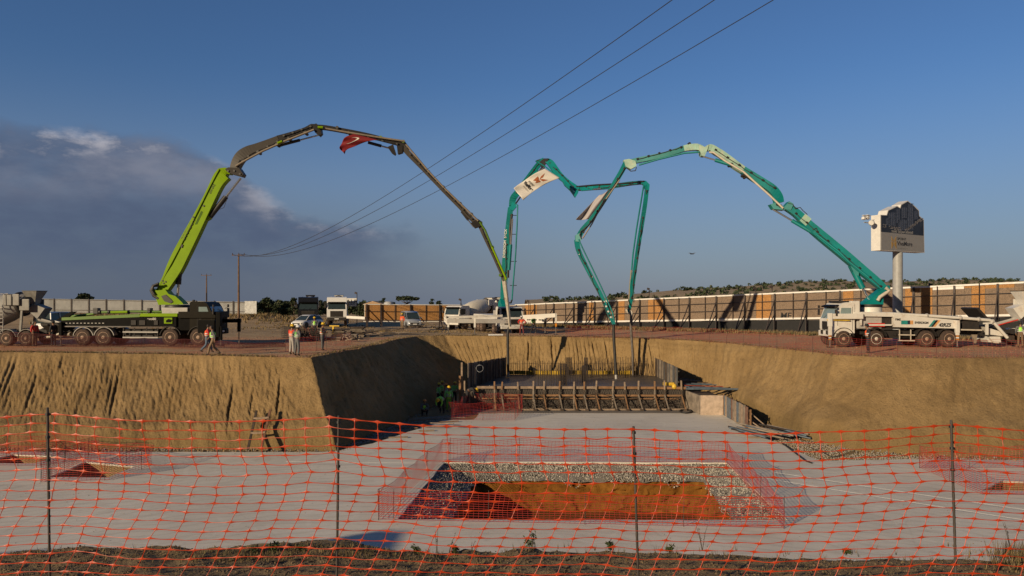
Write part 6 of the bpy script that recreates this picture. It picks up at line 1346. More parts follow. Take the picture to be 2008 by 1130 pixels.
# left end of the raft: posts, coil, bits
def stick(name, label, cat, a, b, w_, h, m, group=None): mb = MB(); mb.beam(a, b, w_, h, m); o = mb.build(name); tag(o, label, cat, group); return o
stick('timber_post', 'tall pale timber post left of the plank wall', 'post', (X51(905.5, 51.3), 51.3, FL), (X51(905.5, 51.3), 51.3, -1.15), .12, .10, PLY)
stick('timber_post', 'short orange timber post left of the tall pale one', 'post', (X51(902, 51.2), 51.1, FL), (X51(902, 51.2), 51.1, -2.05), .14, .10, TIM)
stick('timber_post', 'short post right of the tall pale post', 'post', (X51(911, 51.2), 51.1, FL), (X51(911, 51.2), 51.1, -2.4), .10, .10, PLY)
c = P(941, 722, 51.9); mb = MB(); rr = 6.8*51.9/F
mb.tube([c+Vector((math.cos(a*R(15))*rr, -.28+.1*math.sin(a), math.sin(a*R(15))*rr)) for a in range(50)], .011, mat('pale_cable', (.45, .45, .45), .5), 5, False); tag(mb.build('cable_coil'), 'pale cable coil hung on the left plank wall', 'cable coil')
random.seed(21)
for k in range(9):
    g = G(795+k*14, 842-(k % 4)*6, FL); a = random.uniform(-.4, .4); l = random.uniform(.8, 1.9); m_ = random.choice((PLY, TIMG, TIM))
    mb = MB(); mb.beam((g.x-l/2*math.cos(a), g.y-l/2*math.sin(a), FL+.09+.04*(k % 3)), (g.x+l/2*math.cos(a), g.y+l/2*math.sin(a), FL+.12+.04*(k % 3)), .14, .035, m_); tag(mb.build('timber_plank'), 'loose timber plank lying on the gravel by the shaded left wall', 'plank', 'planks on the gravel by the left wall')
for px, py, l, lb in ((776, 858, 1.3, 'pale plank lying at the slab corner below the shaded wall'), (836, 845, .9, 'short broken white plank near the slab edge'), (1060, 801.5, 1.6, 'pale plank lying in front of the formwork'), (1493, 858, 1.6, 'pale plank on the slab right of the panel wall')):
    g = G(px, py, FL+.08); mb = MB(); mb.beam((g.x-l/2, g.y, FL+.08), (g.x+l/2, g.y+.1, FL+.10), .16, .04, PLY); tag(mb.build('timber_plank'), lb, 'plank')
# long steel pipes stacked over the right side
random.seed(14)
for k in range(14):
    xl = 1322+k*1.9+random.uniform(-2, 2); yl = 733+k*2.3; xr = 1395+k*5.4+random.uniform(-9, 7); yr = 736+k*2.3+random.uniform(-2.5, 1.5); Y = 59.5-k*.68
    a = P(xl, yl, Y); b = P(xr, yr, Y-.2); ci = random.choice((0, 0, 1, 2, 3)) if k < 11 else 0; m_ = (BLUEST, REDST, TIMD, GREYP)[ci]
    mb = MB(); mb.tube([a, b], .035 if k < 12 else .07, m_, 8); tag(mb.build('steel_pipe'), ('blue grey', 'red painted', 'dark brown', 'pale grey')[ci]+(' thick' if k > 11 else '')+' steel pipe laid across the corner right of the raft', 'pipe', 'steel pipes right of the raft')
for k in range(7):
    a = P(1398+k*9, 770+k*3, 50.5); b = P(1440+k*4, 757+k*1.5, 52); mb = MB(); mb.tube([a, b], .035, TIMD, 6); tag(mb.build('thin_prop'), 'thin dark prop slanting under the steel pipes', 'prop', 'props under the steel pipes')
for k in range(22):
    g = G(1500+k*4.4+random.uniform(-3, 3), 866-random.uniform(0, 10), FL+.1); z = FL+.1+random.uniform(0, .35); a = R(118+random.uniform(-8, 8)); l = random.uniform(2.2, 3.4)
    mb = MB(); d = Vector((math.cos(a), math.sin(a), .02)); p = Vector((g.x, g.y, z)); ci = random.randrange(4); mb.lathe([(0, .04), (.01, .052), (l, .052)], p, d, (REBAR, BLUEST, TIMG, BDARK)[ci], 8); tag(mb.build('steel_tube'), ('rusty', 'blue grey', 'brown', 'dark')[ci]+' steel tube in the dark pile at the foot of the right slope', 'tube', 'tube pile at the foot of the right slope')
def hose(name, label, pts, r, m, cat='hose'): mb = MB(); mb.tube(pts, r, m, 6); tag(mb.build(name), label, cat)
hose('black_hose', 'black hose lying from the tube pile over the slab edge', [G(1535, 870, FL+.08), G(1555, 885, FL+.08), G(1580, 904, FL+.08), G(1592, 908, FL+.08)], .035, RUBBER)
hose('black_hose', 'loose black cable on the gravel at the right slope foot', [G(1590, 878, FL+.05), G(1615, 888, FL+.05), G(1630, 896, FL+.05), G(1655, 893, FL+.05)], .02, RUBBER)
hose('black_hose', 'black hose heap in front of the plywood box', [G(1345+12*math.cos(a*.8), 807+3.5*math.sin(a*.8)-a*.1, FL+.1) for a in range(18)], .04, RUBBER)
mb = MB(); p = P(1311, 753, 51.5); mb.box(p, (.75, .35, .22), YEL, bev=.04); tag(mb.build('yellow_box'), 'yellow box at the right end of the formwork top', 'box')
mb = MB(); p = P(1322, 759, 51.2); mb.lathe([(-.14, .08), (-.1, .17), (.1, .17), (.2, .06)], p, (.3, 0, 1), YEL, 12); tag(mb.build('yellow_canister'), 'small yellow canister beside the yellow box', 'canister')
# string lines on the slab
STR = mat('white_string', (.8, .8, .78), .6)
for a, b, lb in (((560, 905), (1000, 909), 'white string stretched over the slab left of the big opening'), ((1510, 925), (2040, 1004), 'upper white string across the right part of the slab'), ((1500, 938), (2060, 1028), 'lower white string across the right part of the slab'), ((1290, 914), (1440, 888), 'white string running over the back edge of the big opening')):
    hose('string_line', lb, [G(a[0], a[1], FL+.3), G((a[0]+b[0])/2, (a[1]+b[1])/2+.8, FL+.28), G(b[0], b[1], FL+.3)], .003, STR, 'string')
# wooden ladder on the left wall
ld = empty('wooden_ladder', P(500, 880, 37.0)); tag(ld, 'short wooden ladder leaning on the lit left wall', 'ladder'); Mi = inv(ld)
La, Lb, Ra, Rb = P(486, 882, 36.1), P(503, 806, 38.3), P(512, 881, 36.1), P(530, 804, 38.35)
for a, b in ((La, Lb), (Ra, Rb)): mb = MB(); mb.beam(a, b, .11, .09, TIMD if a is La else mat('brown_timber', (.20, .10, .055), .8)); mb.build('rail', parent=ld, M=Mi)
for t, e in ((.80, .06), (.42, .02)): a = La.lerp(Lb, t); b = Ra.lerp(Rb, t); mb = MB(); mb.beam(a+(a-b)*e+Vector((0, -.08, 0)), b+(b-a)*.06+Vector((0, -.08, 0)), .06, .10, PLY); mb.build('rung', parent=ld, M=Mi)
# stores on the plateau between the parked trucks and the pit
random.seed(77)
def onG(px, py): return G(px, py, 0)
for k in range(24):
    px = random.uniform(690, 838); t = (px-655)/185; py = 660-t*9+random.uniform(-6, 5); g = onG(px, py); a = random.uniform(-.5, .6); l = random.uniform(1.5, 3.6)
    ci = random.choice((0, 0, 0, 1, 2)); m_ = (TIMD, PLY, TIMG)[ci]; mb = MB(); mb.beam((g.x-l/2*math.cos(a), g.y-l/2*math.sin(a), .06+.05*(k % 4)), (g.x+l/2*math.cos(a), g.y+l/2*math.sin(a), .10+.05*(k % 4)+random.choice((0, 0, .25))), .2, .05, m_)
    tag(mb.build('timber_board'), ('dark', 'pale', 'grey')[ci]+' board strewn on the plateau beside the pit edge in front of the van', 'board', 'boards strewn by the pit edge')
for px, py, w_, h, m_, lb in ((664, 662, .9, .75, TIMD, 'dark stack of boards with a yellow item left of the dark crate'), (688, 664, 1.1, .4, TIMG, 'low grey timber stack beside the dark crate'), (702, 661, 1.15, .95, TIMD, 'dark open crate at the head of the strewn boards'), (650, 668, 1.6, .3, TIMD, 'low dark timber stack near the man in orange')):
    g = onG(px, py); r = empty('timber_stack', (g.x, g.y, 0)); tag(r, lb, 'timber stack')
    nn = int(h/.09)
    for q in range(nn): mb = MB(); mb.box((random.uniform(-.08, .08), 0, .05+q*.09), (w_+random.uniform(-.15, .2), .9, .06), random.choice((m_, TIMD, TIMG)), rot=(0, 0, random.uniform(-.08, .08))); mb.build('board', parent=r)
g = onG(656, 655); mb = MB(); mb.box((g.x, g.y, .75), (.9, .3, .12), YEL, bev=.03); mb.box((g.x-.1, g.y, .4), (.16, .3, .7), YEL, bev=.02); tag(mb.build('yellow_stand'), 'yellow steel stand behind the man in the orange vest', 'stand')
for k in range(24):
    g = onG(random.uniform(672, 706), random.uniform(664, 671)); a = random.uniform(0, 3.1); l = random.uniform(.3, .8)
    mb = MB(); mb.beam((g.x-l/2*math.cos(a), g.y-l/2*math.sin(a), random.uniform(.05, .3)), (g.x+l/2*math.cos(a), g.y+l/2*math.sin(a), random.uniform(.05, .4)), .09, .08, random.choice((TIMD, TIMG, PLY))); tag(mb.build('wood_offcut'), 'short wood offcut in the heap below the dark crate', 'offcut', 'heap of wood offcuts')
for px, py, w_, d_, h, lb in ((600, 668, 1.1, 1.0, .9, 'rusty wire basket of bars behind the two men at the rim'), (622, 669, 1.2, 1.0, .85, 'second rusty wire basket left of the man in orange'), (566, 663, .9, .8, .95, 'empty dark wire basket frame left of the two men')):
    g = onG(px, py); r = empty('wire_basket', (g.x, g.y, 0)); tag(r, lb, 'wire basket')
    mb = MB()
    for q in range(11):
        x = -w_/2+w_*q/10; [mb.beam((x, s*d_/2, 0), (x, s*d_/2, h), .02, .02, REBAR) for s in (-1, 1)]
    for q in range(6):
        z = .04+h*q/5.2; [mb.beam((-w_/2, s*d_/2, z), (w_/2, s*d_/2, z), .02, .02, REBAR) for s in (-1, 1)]; [mb.beam((s*w_/2, -d_/2, z), (s*w_/2, d_/2, z), .02, .02, REBAR) for s in (-1, 1)]
    mb.build('wire_frame', parent=r)
    if px != 566:
        mb = MB(); [mb.tube([(random.uniform(-w_/2, w_/2), random.uniform(-.4, .4), random.uniform(.05, h*.5)), (random.uniform(-w_/2, w_/2)*1.3, random.uniform(-.4, .4), random.uniform(h*.4, h*1.3))], .02, REDST if q % 3 == 0 else REBAR, 4) for q in range(40)]; mb.build('bar_scraps', parent=r)
g = onG(972, 659); mb = MB(); mb.box((g.x, g.y, .10), (1.3, .25, .12), WHITE2, bev=.02, rot=(0, 0, .1)); tag(mb.build('white_block'), 'small white block lying by the back pump truck at the rim', 'block')
# clods on the plateau
def clod():
    px = random.uniform(-20, 2030); py = random.uniform(650, 704); g = onG(px, py)
    return Vector((g.x, g.y, .01)) if not inpoly((g.x, g.y), coarse) else None
CL = [mat('clod_red', (.30, .14, .08), .95), mat('clod_tan', (.36, .25, .14), .95), mat('clod_dark', (.2, .125, .075), .95)]
o = stones('soil_clods', 5000, clod, .035, CL); o['label'] = 'small clods of red and tan earth on the plateau'
def nearclod(): x = random.uniform(-3.4, 3.6); y = random.uniform(3.9, 4.95); return Vector((x, y, gz(x, y))) if not inpoly((x, y), coarse) else None
o = stones('soil_clods', 9000, nearclod, .008, [mat('clod_near', (.17, .12, .07), .95), mat('clod_near_dark', (.09, .06, .04), .95)]); o['label'] = 'crumbs of earth on the bank behind the orange net'
grass('dry_grass', 'short dry grass on the bank behind the orange net', 7000, lambda: (lambda x, y: onp(x, y) if not inpoly((x, y), coarse) else None)(random.uniform(-3.4, 3.6), random.uniform(3.9, 4.95)), .022, .0016, (3, 4, 2), 5)
# ============================================================ nets
ORG = mat('orange_net', (.46, .043, .007), .45, var=.2, scale=3, spec=.45); ROD = mat('fence_rod', (.055, .045, .040), .6, var=.3, dust=.2)
nf = empty('orange_barrier_fence', (0, 3.6, 1.6)); tag(nf, 'bright orange plastic mesh barrier on four steel rods right in front of the camera', 'barrier fence'); Mi = inv(nf)
def lerpk(k, x):
    if x <= k[0][0]: return k[0][1]
    for (a, ya), (b, yb) in zip(k, k[1:]):
        if a <= x <= b: return ya+(yb-ya)*(x-a)/(b-a)
    return k[-1][1]
NT = [(-60, 824), (90, 812), (240, 823), (400, 828), (560, 825), (661, 817), (700, 824), (850, 836), (1100, 842), (1243, 842), (1320, 846), (1500, 852), (1700, 845), (1866, 833), (1950, 841), (2080, 850)]
ROWS = [0, 17.5, 35, 52, 68.5, 85, 105, 125, 143, 160.5, 178, 196, 214, 232, 250, 268, 286, 304, 322, 340]
SH = [0, .5, 1, 2, 3, 9, 15, 8, 4, -2, -9, -16, -24, -32, -40, -48, -57, -66, -75, -84]
YN = 3.6; PX = YN/F
POSTS = [((90, 800), (96, 1250)), ((663, 816), (658, 1250)), ((1243, 837), (1256, 1250)), ((1868, 825), (1881, 1250))]
def node(r, c):
    x = -80+c*45.5+SH[r]+8*noise.noise(Vector((c*.37, 0, 5)))+(4+ (5 if 4 < r < 9 else 0))*noise.noise(Vector((c*.9, r*.8, 2)))
    y = lerpk(NT, x)+ROWS[r]*(1+.015*noise.noise(Vector((c*.2, 3, 0))))+3.2*noise.noise(Vector((x*.012, r*.5, 9)))*min(1, r/2)
    # pinch at the rods
    for (a, b) in POSTS:
        d = x-(a[0]+(b[0]-a[0])*(y-a[1])/(b[1]-a[1]))
        if abs(d) < 60 and r > 5: y += 6*(1-abs(d)/60)*min(1, (r-5)/3)
    dy = .035*noise.noise(Vector((x*.006, r*.25, 0)))+.015*noise.noise(Vector((x*.02, r*.5, 4)))
    return Vector(((x-1004)*PX, YN+dy, CH+(HZ-y)*PX))
mb = MB(); nr_, ncol = 20, 49; ND = [[node(r, c) for c in range(ncol)] for r in range(nr_)]
def strand(a, b, prof, vert=False, sag=0.0, tw=0.0):
    V = []; n = len(prof)
    for t, h in prof:
        p = a.lerp(b, t); p = p+Vector((0, 0, -sag*4*t*(1-t))); hh = h*PX/2*.88; th = .0012 if not vert else .0011
        ang = tw*math.sin(t*math.pi)
        up = Vector((0, math.sin(ang), math.cos(ang))) if not vert else Vector((math.cos(ang), math.sin(ang), 0)); dp = Vector((0, th, 0))
        V += [p-up*hh, p-dp, p+up*hh, p+dp]
    mb.add(V, [(i*4+k, i*4+(k+1) % 4, i*4+4+(k+1) % 4, i*4+4+k) for i in range(n-1) for k in range(4)], ORG)
random.seed(17)
for r in range(nr_):
    for c in range(ncol-1):
        top = 1.25 if r == 0 else 1
        strand(ND[r][c], ND[r][c+1], [(0, 6.0*top), (.04, 5.2*top), (.11, 3.2*top), (.22, 2.0*top), (.5, 1.35*top), (.78, 2.0*top), (.89, 3.2*top), (.96, 5.2*top), (1, 6.0*top)], sag=random.uniform(-.003, .006)*(r > 0), tw=random.uniform(-.7, .7)*(r > 0))
        if r < nr_-1 and c:
            strand(ND[r][c], ND[r+1][c], [(0, 4.4), (.2, 2.0), (.5, 1.4), (.8, 2.0), (1, 4.4)], True, tw=random.uniform(-.4, .4))
mb.build('mesh_net', parent=nf, M=Mi, recalc=False)
for a, b in POSTS:
    mb = MB(); A = Vector(((a[0]-1004)*PX, YN+.012, CH+(HZ-a[1])*PX)); B = Vector(((b[0]-1004)*PX, YN+.012, CH+(HZ-b[1])*PX)); n = 60
    mb.tube([A.lerp(B, i/n) for i in range(n+1)], [.0066 if i % 2 else .0058 for i in range(n+1)], ROD, 8); mb.build('rod', parent=nf, M=Mi)
    for k in range(3): mb = MB(); p = A.lerp(B, .03+.1*k); mb.lathe([(-.006, .011), (.006, .011)], p, (0, .1, 1), mat('tie_wire', (.02, .02, .02), .5), 8); mb.build('tie', parent=nf, M=Mi)
NETR = mat('red_net', (.40, .035, .03), .5, var=.2, scale=2); NETD = mat('dark_net', (.10, .022, .022), .6, var=.2)
def mininet(name, label, base, h, rows, cell, m, closed=False, post_every=3.0, hs=None, wob=.05, thick=.014, group='low red mesh fences', seed=1):
    base = [Vector(p) for p in base]
    if closed: base = base+[base[0]]
    r = empty(name, base[0]); tag(r, label, 'mesh fence', group); Mi = inv(r); pts = []; hh = []
    tot = 0
    for i, (a, b) in enumerate(zip(base, base[1:])):
        n = max(1, int((b-a).length/cell))
        for k in range(n): pts.append(a.lerp(b, k/n)); hh.append((hs[i]+(hs[i+1]-hs[i])*k/n) if hs else h)
    pts.append(base[-1]); hh.append(hs[-1] if hs else h)
    mb = MB(); W = []
    for i, p in enumerate(pts):
        col_ = []
        for k in range(rows+1):
            f = k/rows; wv = Vector((noise.noise(Vector((i*cell*.8, f*1.5, seed))), noise.noise(Vector((i*cell*.8, f*1.5, seed+9))), .35*noise.noise(Vector((i*cell*.5, f, seed+5)))))*wob*2
            sag = -.10*math.sin((i*cell % post_every)/post_every*math.pi)*f
            col_.append(p+Vector((0, 0, .04+hh[i]*f*1.0+sag*hh[i]))+wv*(.3+f))
        W.append(col_)
    def rib(a, b, w_):
        u = Vector((0, 0, w_/2)) if abs((b-a).normalized().z) < .7 else (b-a).cross(Vector((0, 1, 0))).normalized()*w_/2
        s_ = (b-a).cross(u).normalized()*w_/2
        mb.add([a-u, a+s_, a+u, a-s_, b-u, b+s_, b+u, b-s_], [(0, 1, 5, 4), (1, 2, 6, 5), (2, 3, 7, 6), (3, 0, 4, 7)], m)
    for i in range(len(W)-1):
        for k in range(rows+1): rib(W[i][k], W[i+1][k], thick*(1.5 if k == rows else 1))
        for k in range(rows): rib(W[i][k], W[i][k+1], thick*.7)
    mb.build('net', parent=r, M=Mi, recalc=False)
    st = max(1, int(post_every/cell))
    for i in list(range(0, len(pts), st))+[len(pts)-1]:
        p = pts[i]; mb = MB(); mb.tube([p+Vector((0, 0, -.1)), p+Vector((.02, 0, hh[i]+.08))], .011, ROD, 5); mb.build('stake', parent=r, M=Mi)
def g3(px, py, z=FL+.045): g = G(px, py, z); return (g.x, g.y, z)
mininet('mesh_fence', 'mesh fence boxed around the big gravel edged opening in the slab', [g3(742, 1020), g3(868, 903), g3(1424, 908), g3(1537, 1037)], 1.0, 12, .17, NETR, True, 3.3)
mininet('mesh_fence', 'mesh fence boxed around the triangular looking opening at the left', [g3(80, 946), g3(160, 906), g3(298, 914), g3(214, 942)], .95, 11, .17, NETR, True, 2.2, seed=4)
mininet('mesh_fence', 'mesh fence around the opening cut by the left edge of the photo', [g3(-40, 914), g3(20, 892), g3(195, 893), g3(80, 914)], .95, 11, .17, NETR, True, 2.2, seed=6)
mininet('mesh_fence', 'mesh fence around the opening cut by the right edge of the photo', [g3(1803, 918), g3(1925, 971), g3(2100, 972), g3(2060, 918)], .95, 11, .17, NETR, True, 2.4, seed=8)
mininet('mesh_fence', 'dense red mesh fence in front of the workers at the left end of the formwork', [g3(884, 824), g3(1010, 825), g3(1026, 804), g3(925, 802)], 1.1, 11, .20, NETR, True, 2.0, seed=11, wob=.1, thick=.011)
mininet('mesh_fence', 'low dark mesh fence sagging in front of the green pump truck', [g3(-20, 677, 0), g3(60, 680, 0), g3(150, 681, 0), g3(300, 681, 0), g3(430, 683, 0), g3(470, 684, 0), g3(560, 682, 0)], .8, 9, .2, NETD, False, 3.0, hs=[.95, .9, .7, .55, .45, .35, .3], wob=.09, thick=.022, seed=13)
mininet('mesh_fence', 'thin red mesh fence on stakes along the rim in front of the white pump truck', [g3(1110, 662, 0), g3(1250, 664, 0), g3(1350, 668, 0), g3(1440, 675, 0), g3(1560, 687, 0), g3(1640, 696.5, 0), g3(1760, 700, 0), g3(1880, 702, 0), g3(2030, 702, 0)], 1.0, 9, .26, NETR, False, 1.9, wob=.05, thick=.009, seed=15)
mininet('mesh_fence', 'thin mesh fence by the men at the left rim corner', [g3(560, 690, 0), g3(620, 689, 0), g3(690, 676, 0)], .9, 8, .25, NETR, False, 1.9, wob=.05, thick=.010, seed=19)
# ------------------------------------------------------------ weeds on the near bank
GRN = mat('weed_green', (.055, .075, .02), .7, var=.3); STK = mat('weed_stalk', (.07, .05, .03), .8)
def weed(px, py, h, label, dry=False, n=7, grp='weeds on the near bank'):
    x = (px-1004)*4.72/F; b = Vector((x, 4.68, gz(x, 4.68)-.01)); r = empty('dry_weed' if dry else 'green_weed', b); tag(r, label, 'weed', grp)
    st = MB(); lf = MB()
    for k in range(n):
        a = random.uniform(0, 6.28); ln = h*random.uniform(.6, 1.1); sp = random.uniform(.15, .5)
        p1 = Vector((math.cos(a)*sp*ln*.5, math.sin(a)*sp*ln*.3, ln*.6)); p2 = Vector((math.cos(a)*sp*ln, math.sin(a)*sp*ln*.5, ln*.95)); st.tube([(0, 0, 0), p1, p2], [.0022, .0016, .0009], STK, 5)
        for q in range(5 if dry else 12):
            t = random.uniform(.3, 1); p = p1.lerp(p2, (t-.5)*2) if t > .5 else p1*(t*2); s = .006 if dry else .013; e = Vector((random.gauss(0, 1), random.gauss(0, 1), random.gauss(0, .6))).normalized(); f = e.orthogonal().normalized()
            lf.add([p, p+e*s+f*s*.35, p+e*s*2, p+e*s-f*s*.35], [(0, 1, 2, 3)], STK if dry else GRN)
    st.build('stalks', parent=r); lf.build('seed_heads' if dry else 'leaves', parent=r, recalc=False)
random.seed(61)
weed(540, 1075, .085, 'bushy green weed on the bank between the first two rods', n=11)
weed(505, 1078, .06, 'small thin green weed left of the bushy one'); weed(592, 1080, .05, 'tiny green weed right of the bushy one')
weed(1040, 1080, .12, 'upright green weed on the bank left of the third rod', n=6)
weed(818, 1078, .06, 'small green weed left of the dry stalks'); weed(893, 1078, .08, 'green weed between the dry stalks')
weed(858, 1080, .19, 'tall dry stalk left of the middle green weed', True, 2); weed(880, 1080, .17, 'tall dry stalk just right of the first', True, 2); weed(925, 1080, .10, 'short dry stalk near the middle weed', True, 2)
weed(1374, 1095, .17, 'tall dry stalk with seed heads right of the third rod', True, 3); weed(1195, 1085, .06, 'small green weed left of the third rod foot'); weed(1310, 1092, .05, 'low green weed right of the third rod foot')
weed(1975, 1090, .20, 'tall dry stalk by the right edge of the photo', True, 4); weed(1655, 1098, .04, 'tiny green weed between the right rods')
def rcl(): x = random.gauss(3.25, .17); y = random.uniform(4.35, 4.62); return Vector((x, y, gz(x, y)-.005))
grass('dry_grass', 'clump of dry grass on the bank at the lower right corner', 420, rcl, .11, .0022, (3, 4, 1), 6)
def lcl(): x = random.choice((random.gauss(-1.6, .25), random.gauss(-1.0, .4), random.uniform(-3.3, 3.3))); y = random.uniform(4.5, 4.75); return Vector((x, y, gz(x, y)-.004))
grass('dry_grass', 'tufts of dry grass along the crest of the near bank', 700, lcl, .04, .0018, (3, 4, 2), 5)
# ============================================================ people
SKIN = mat('skin', (.28, .15, .095), .6, var=.1); HAIR = mat('hair', (.02, .014, .01), .7); CLM = {}
def cm(nm, col, r=.8): 
    return mat('cloth_'+nm, col, r, var=.15, scale=9)
def skinned(name, verts, edges, radii, m, parent, root=0, sub=1, extra=None):
    me = bpy.data.meshes.new(name); me.from_pydata([tuple(v) for v in verts], edges, []); o = bpy.data.objects.new(name, me); COL.objects.link(o)
    md = o.modifiers.new('s', 'SKIN'); md.use_smooth_shade = True
    sv = me.skin_vertices[0].data
    for i, r in enumerate(radii): sv[i].radius = (r, r) if not isinstance(r, tuple) else r; sv[i].use_root = (i == root)
    s2 = o.modifiers.new('u', 'SUBSURF'); s2.levels = sub; s2.render_levels = sub
    dg = bpy.context.evaluated_depsgraph_get(); dg.update(); nm = bpy.data.meshes.new_from_object(o.evaluated_get(dg)); bpy.data.objects.remove(o)
    if extra:
        bm = bmesh.new(); bm.from_mesh(nm)
        for c, s, rot in extra:
            r = bmesh.ops.create_uvsphere(bm, u_segments=10, v_segments=8, radius=1)
            for v in r['verts']: v.co = rot @ Vector((v.co.x*s[0], v.co.y*s[1], v.co.z*s[2]))+Vector(c)
        bm.to_mesh(nm); bm.free()
    for p in nm.polygons: p.use_smooth = True
    nm.materials.clear(); nm.materials.append(m); nm.name = name
    b = bpy.data.objects.new(name, nm); COL.objects.link(b)
    if parent: b.parent = parent
    return b
POSES = {
 # pelvis, chest, neck, head centre, then (shoulder, elbow, wrist) x2, (hip, knee, ankle) x2 ; x forward, y to the left
 'stand': dict(p=(0, 0, .93), c=(.01, 0, 1.28), n=(.01, 0, 1.47), h=(.04, 0, 1.60), aL=((0, .19, 1.41), (-.02, .26, 1.14), (.07, .24, .90)), aR=((0, -.19, 1.41), (-.02, -.26, 1.14), (.07, -.24, .90)), lL=((0, .09, .90), (.03, .11, .49), (-.02, .12, .09)), lR=((0, -.09, .90), (.02, -.11, .49), (-.03, -.12, .09))),
 'folded': dict(p=(0, 0, .93), c=(.0, 0, 1.28), n=(.01, 0, 1.47), h=(.05, 0, 1.60), aL=((0, .19, 1.41), (.05, .25, 1.14), (.25, .03, 1.17)), aR=((0, -.19, 1.41), (.05, -.25, 1.14), (.26, -.02, 1.12)), lL=((0, .09, .90), (.02, .10, .49), (-.02, .11, .09)), lR=((0, -.09, .90), (.03, -.10, .49), (.03, -.11, .09))),
 'walk': dict(p=(0, 0, .91), c=(.03, 0, 1.26), n=(.05, 0, 1.45), h=(.09, 0, 1.58), aL=((.03, .19, 1.39), (-.10, .25, 1.14), (-.08, .25, .89)), aR=((.03, -.19, 1.39), (.10, -.25, 1.15), (.27, -.20, .97)), lL=((0, .09, .88), (.20, .10, .50), (.26, .10, .11)), lR=((0, -.09, .88), (-.04, -.10, .48), (-.34, -.10, .15))),
 'hips': dict(p=(0, 0, .93), c=(.01, 0, 1.28), n=(.02, 0, 1.47), h=(.06, 0, 1.59), aL=((0, .19, 1.41), (-.05, .37, 1.19), (.05, .20, 1.02)), aR=((0, -.19, 1.41), (-.05, -.37, 1.19), (.05, -.20, 1.02)), lL=((0, .09, .90), (.02, .15, .49), (-.02, .18, .09)), lR=((0, -.09, .90), (.02, -.13, .49), (-.02, -.16, .09))),
 'reach': dict(p=(0, 0, .93), c=(.05, 0, 1.27), n=(.09, 0, 1.45), h=(.14, 0, 1.56), aL=((.06, .19, 1.39), (.22, .24, 1.16), (.44, .16, 1.12)), aR=((.06, -.19, 1.39), (.20, -.25, 1.17), (.42, -.15, 1.05)), lL=((0, .09, .90), (.04, .12, .49), (-.02, .13, .09)), lR=((0, -.09, .90), (-.02, -.12, .48), (-.12, -.13, .09))),
 'bend': dict(p=(-.10, 0, .86), c=(.22, 0, 1.05), n=(.42, 0, 1.00), h=(.54, 0, .93), aL=((.36, .19, 1.02), (.38, .22, .75), (.46, .14, .50)), aR=((.36, -.19, 1.02), (.38, -.22, .74), (.48, -.12, .52)), lL=((-.10, .09, .84), (.04, .15, .48), (-.03, .15, .09)), lR=((-.10, -.09, .84), (-.02, -.14, .46), (-.14, -.15, .09))),
 'crouch': dict(p=(-.12, 0, .34), c=(.04, 0, .64), n=(.10, 0, .82), h=(.16, 0, .94), aL=((.08, .19, .76), (.22, .24, .52), (.40, .10, .46)), aR=((.08, -.19, .76), (.22, -.24, .52), (.40, -.10, .44)), lL=((-.12, .09, .32), (.26, .16, .48), (.08, .15, .09)), lR=((-.12, -.09, .32), (.26, -.16, .46), (.06, -.15, .09))),
}
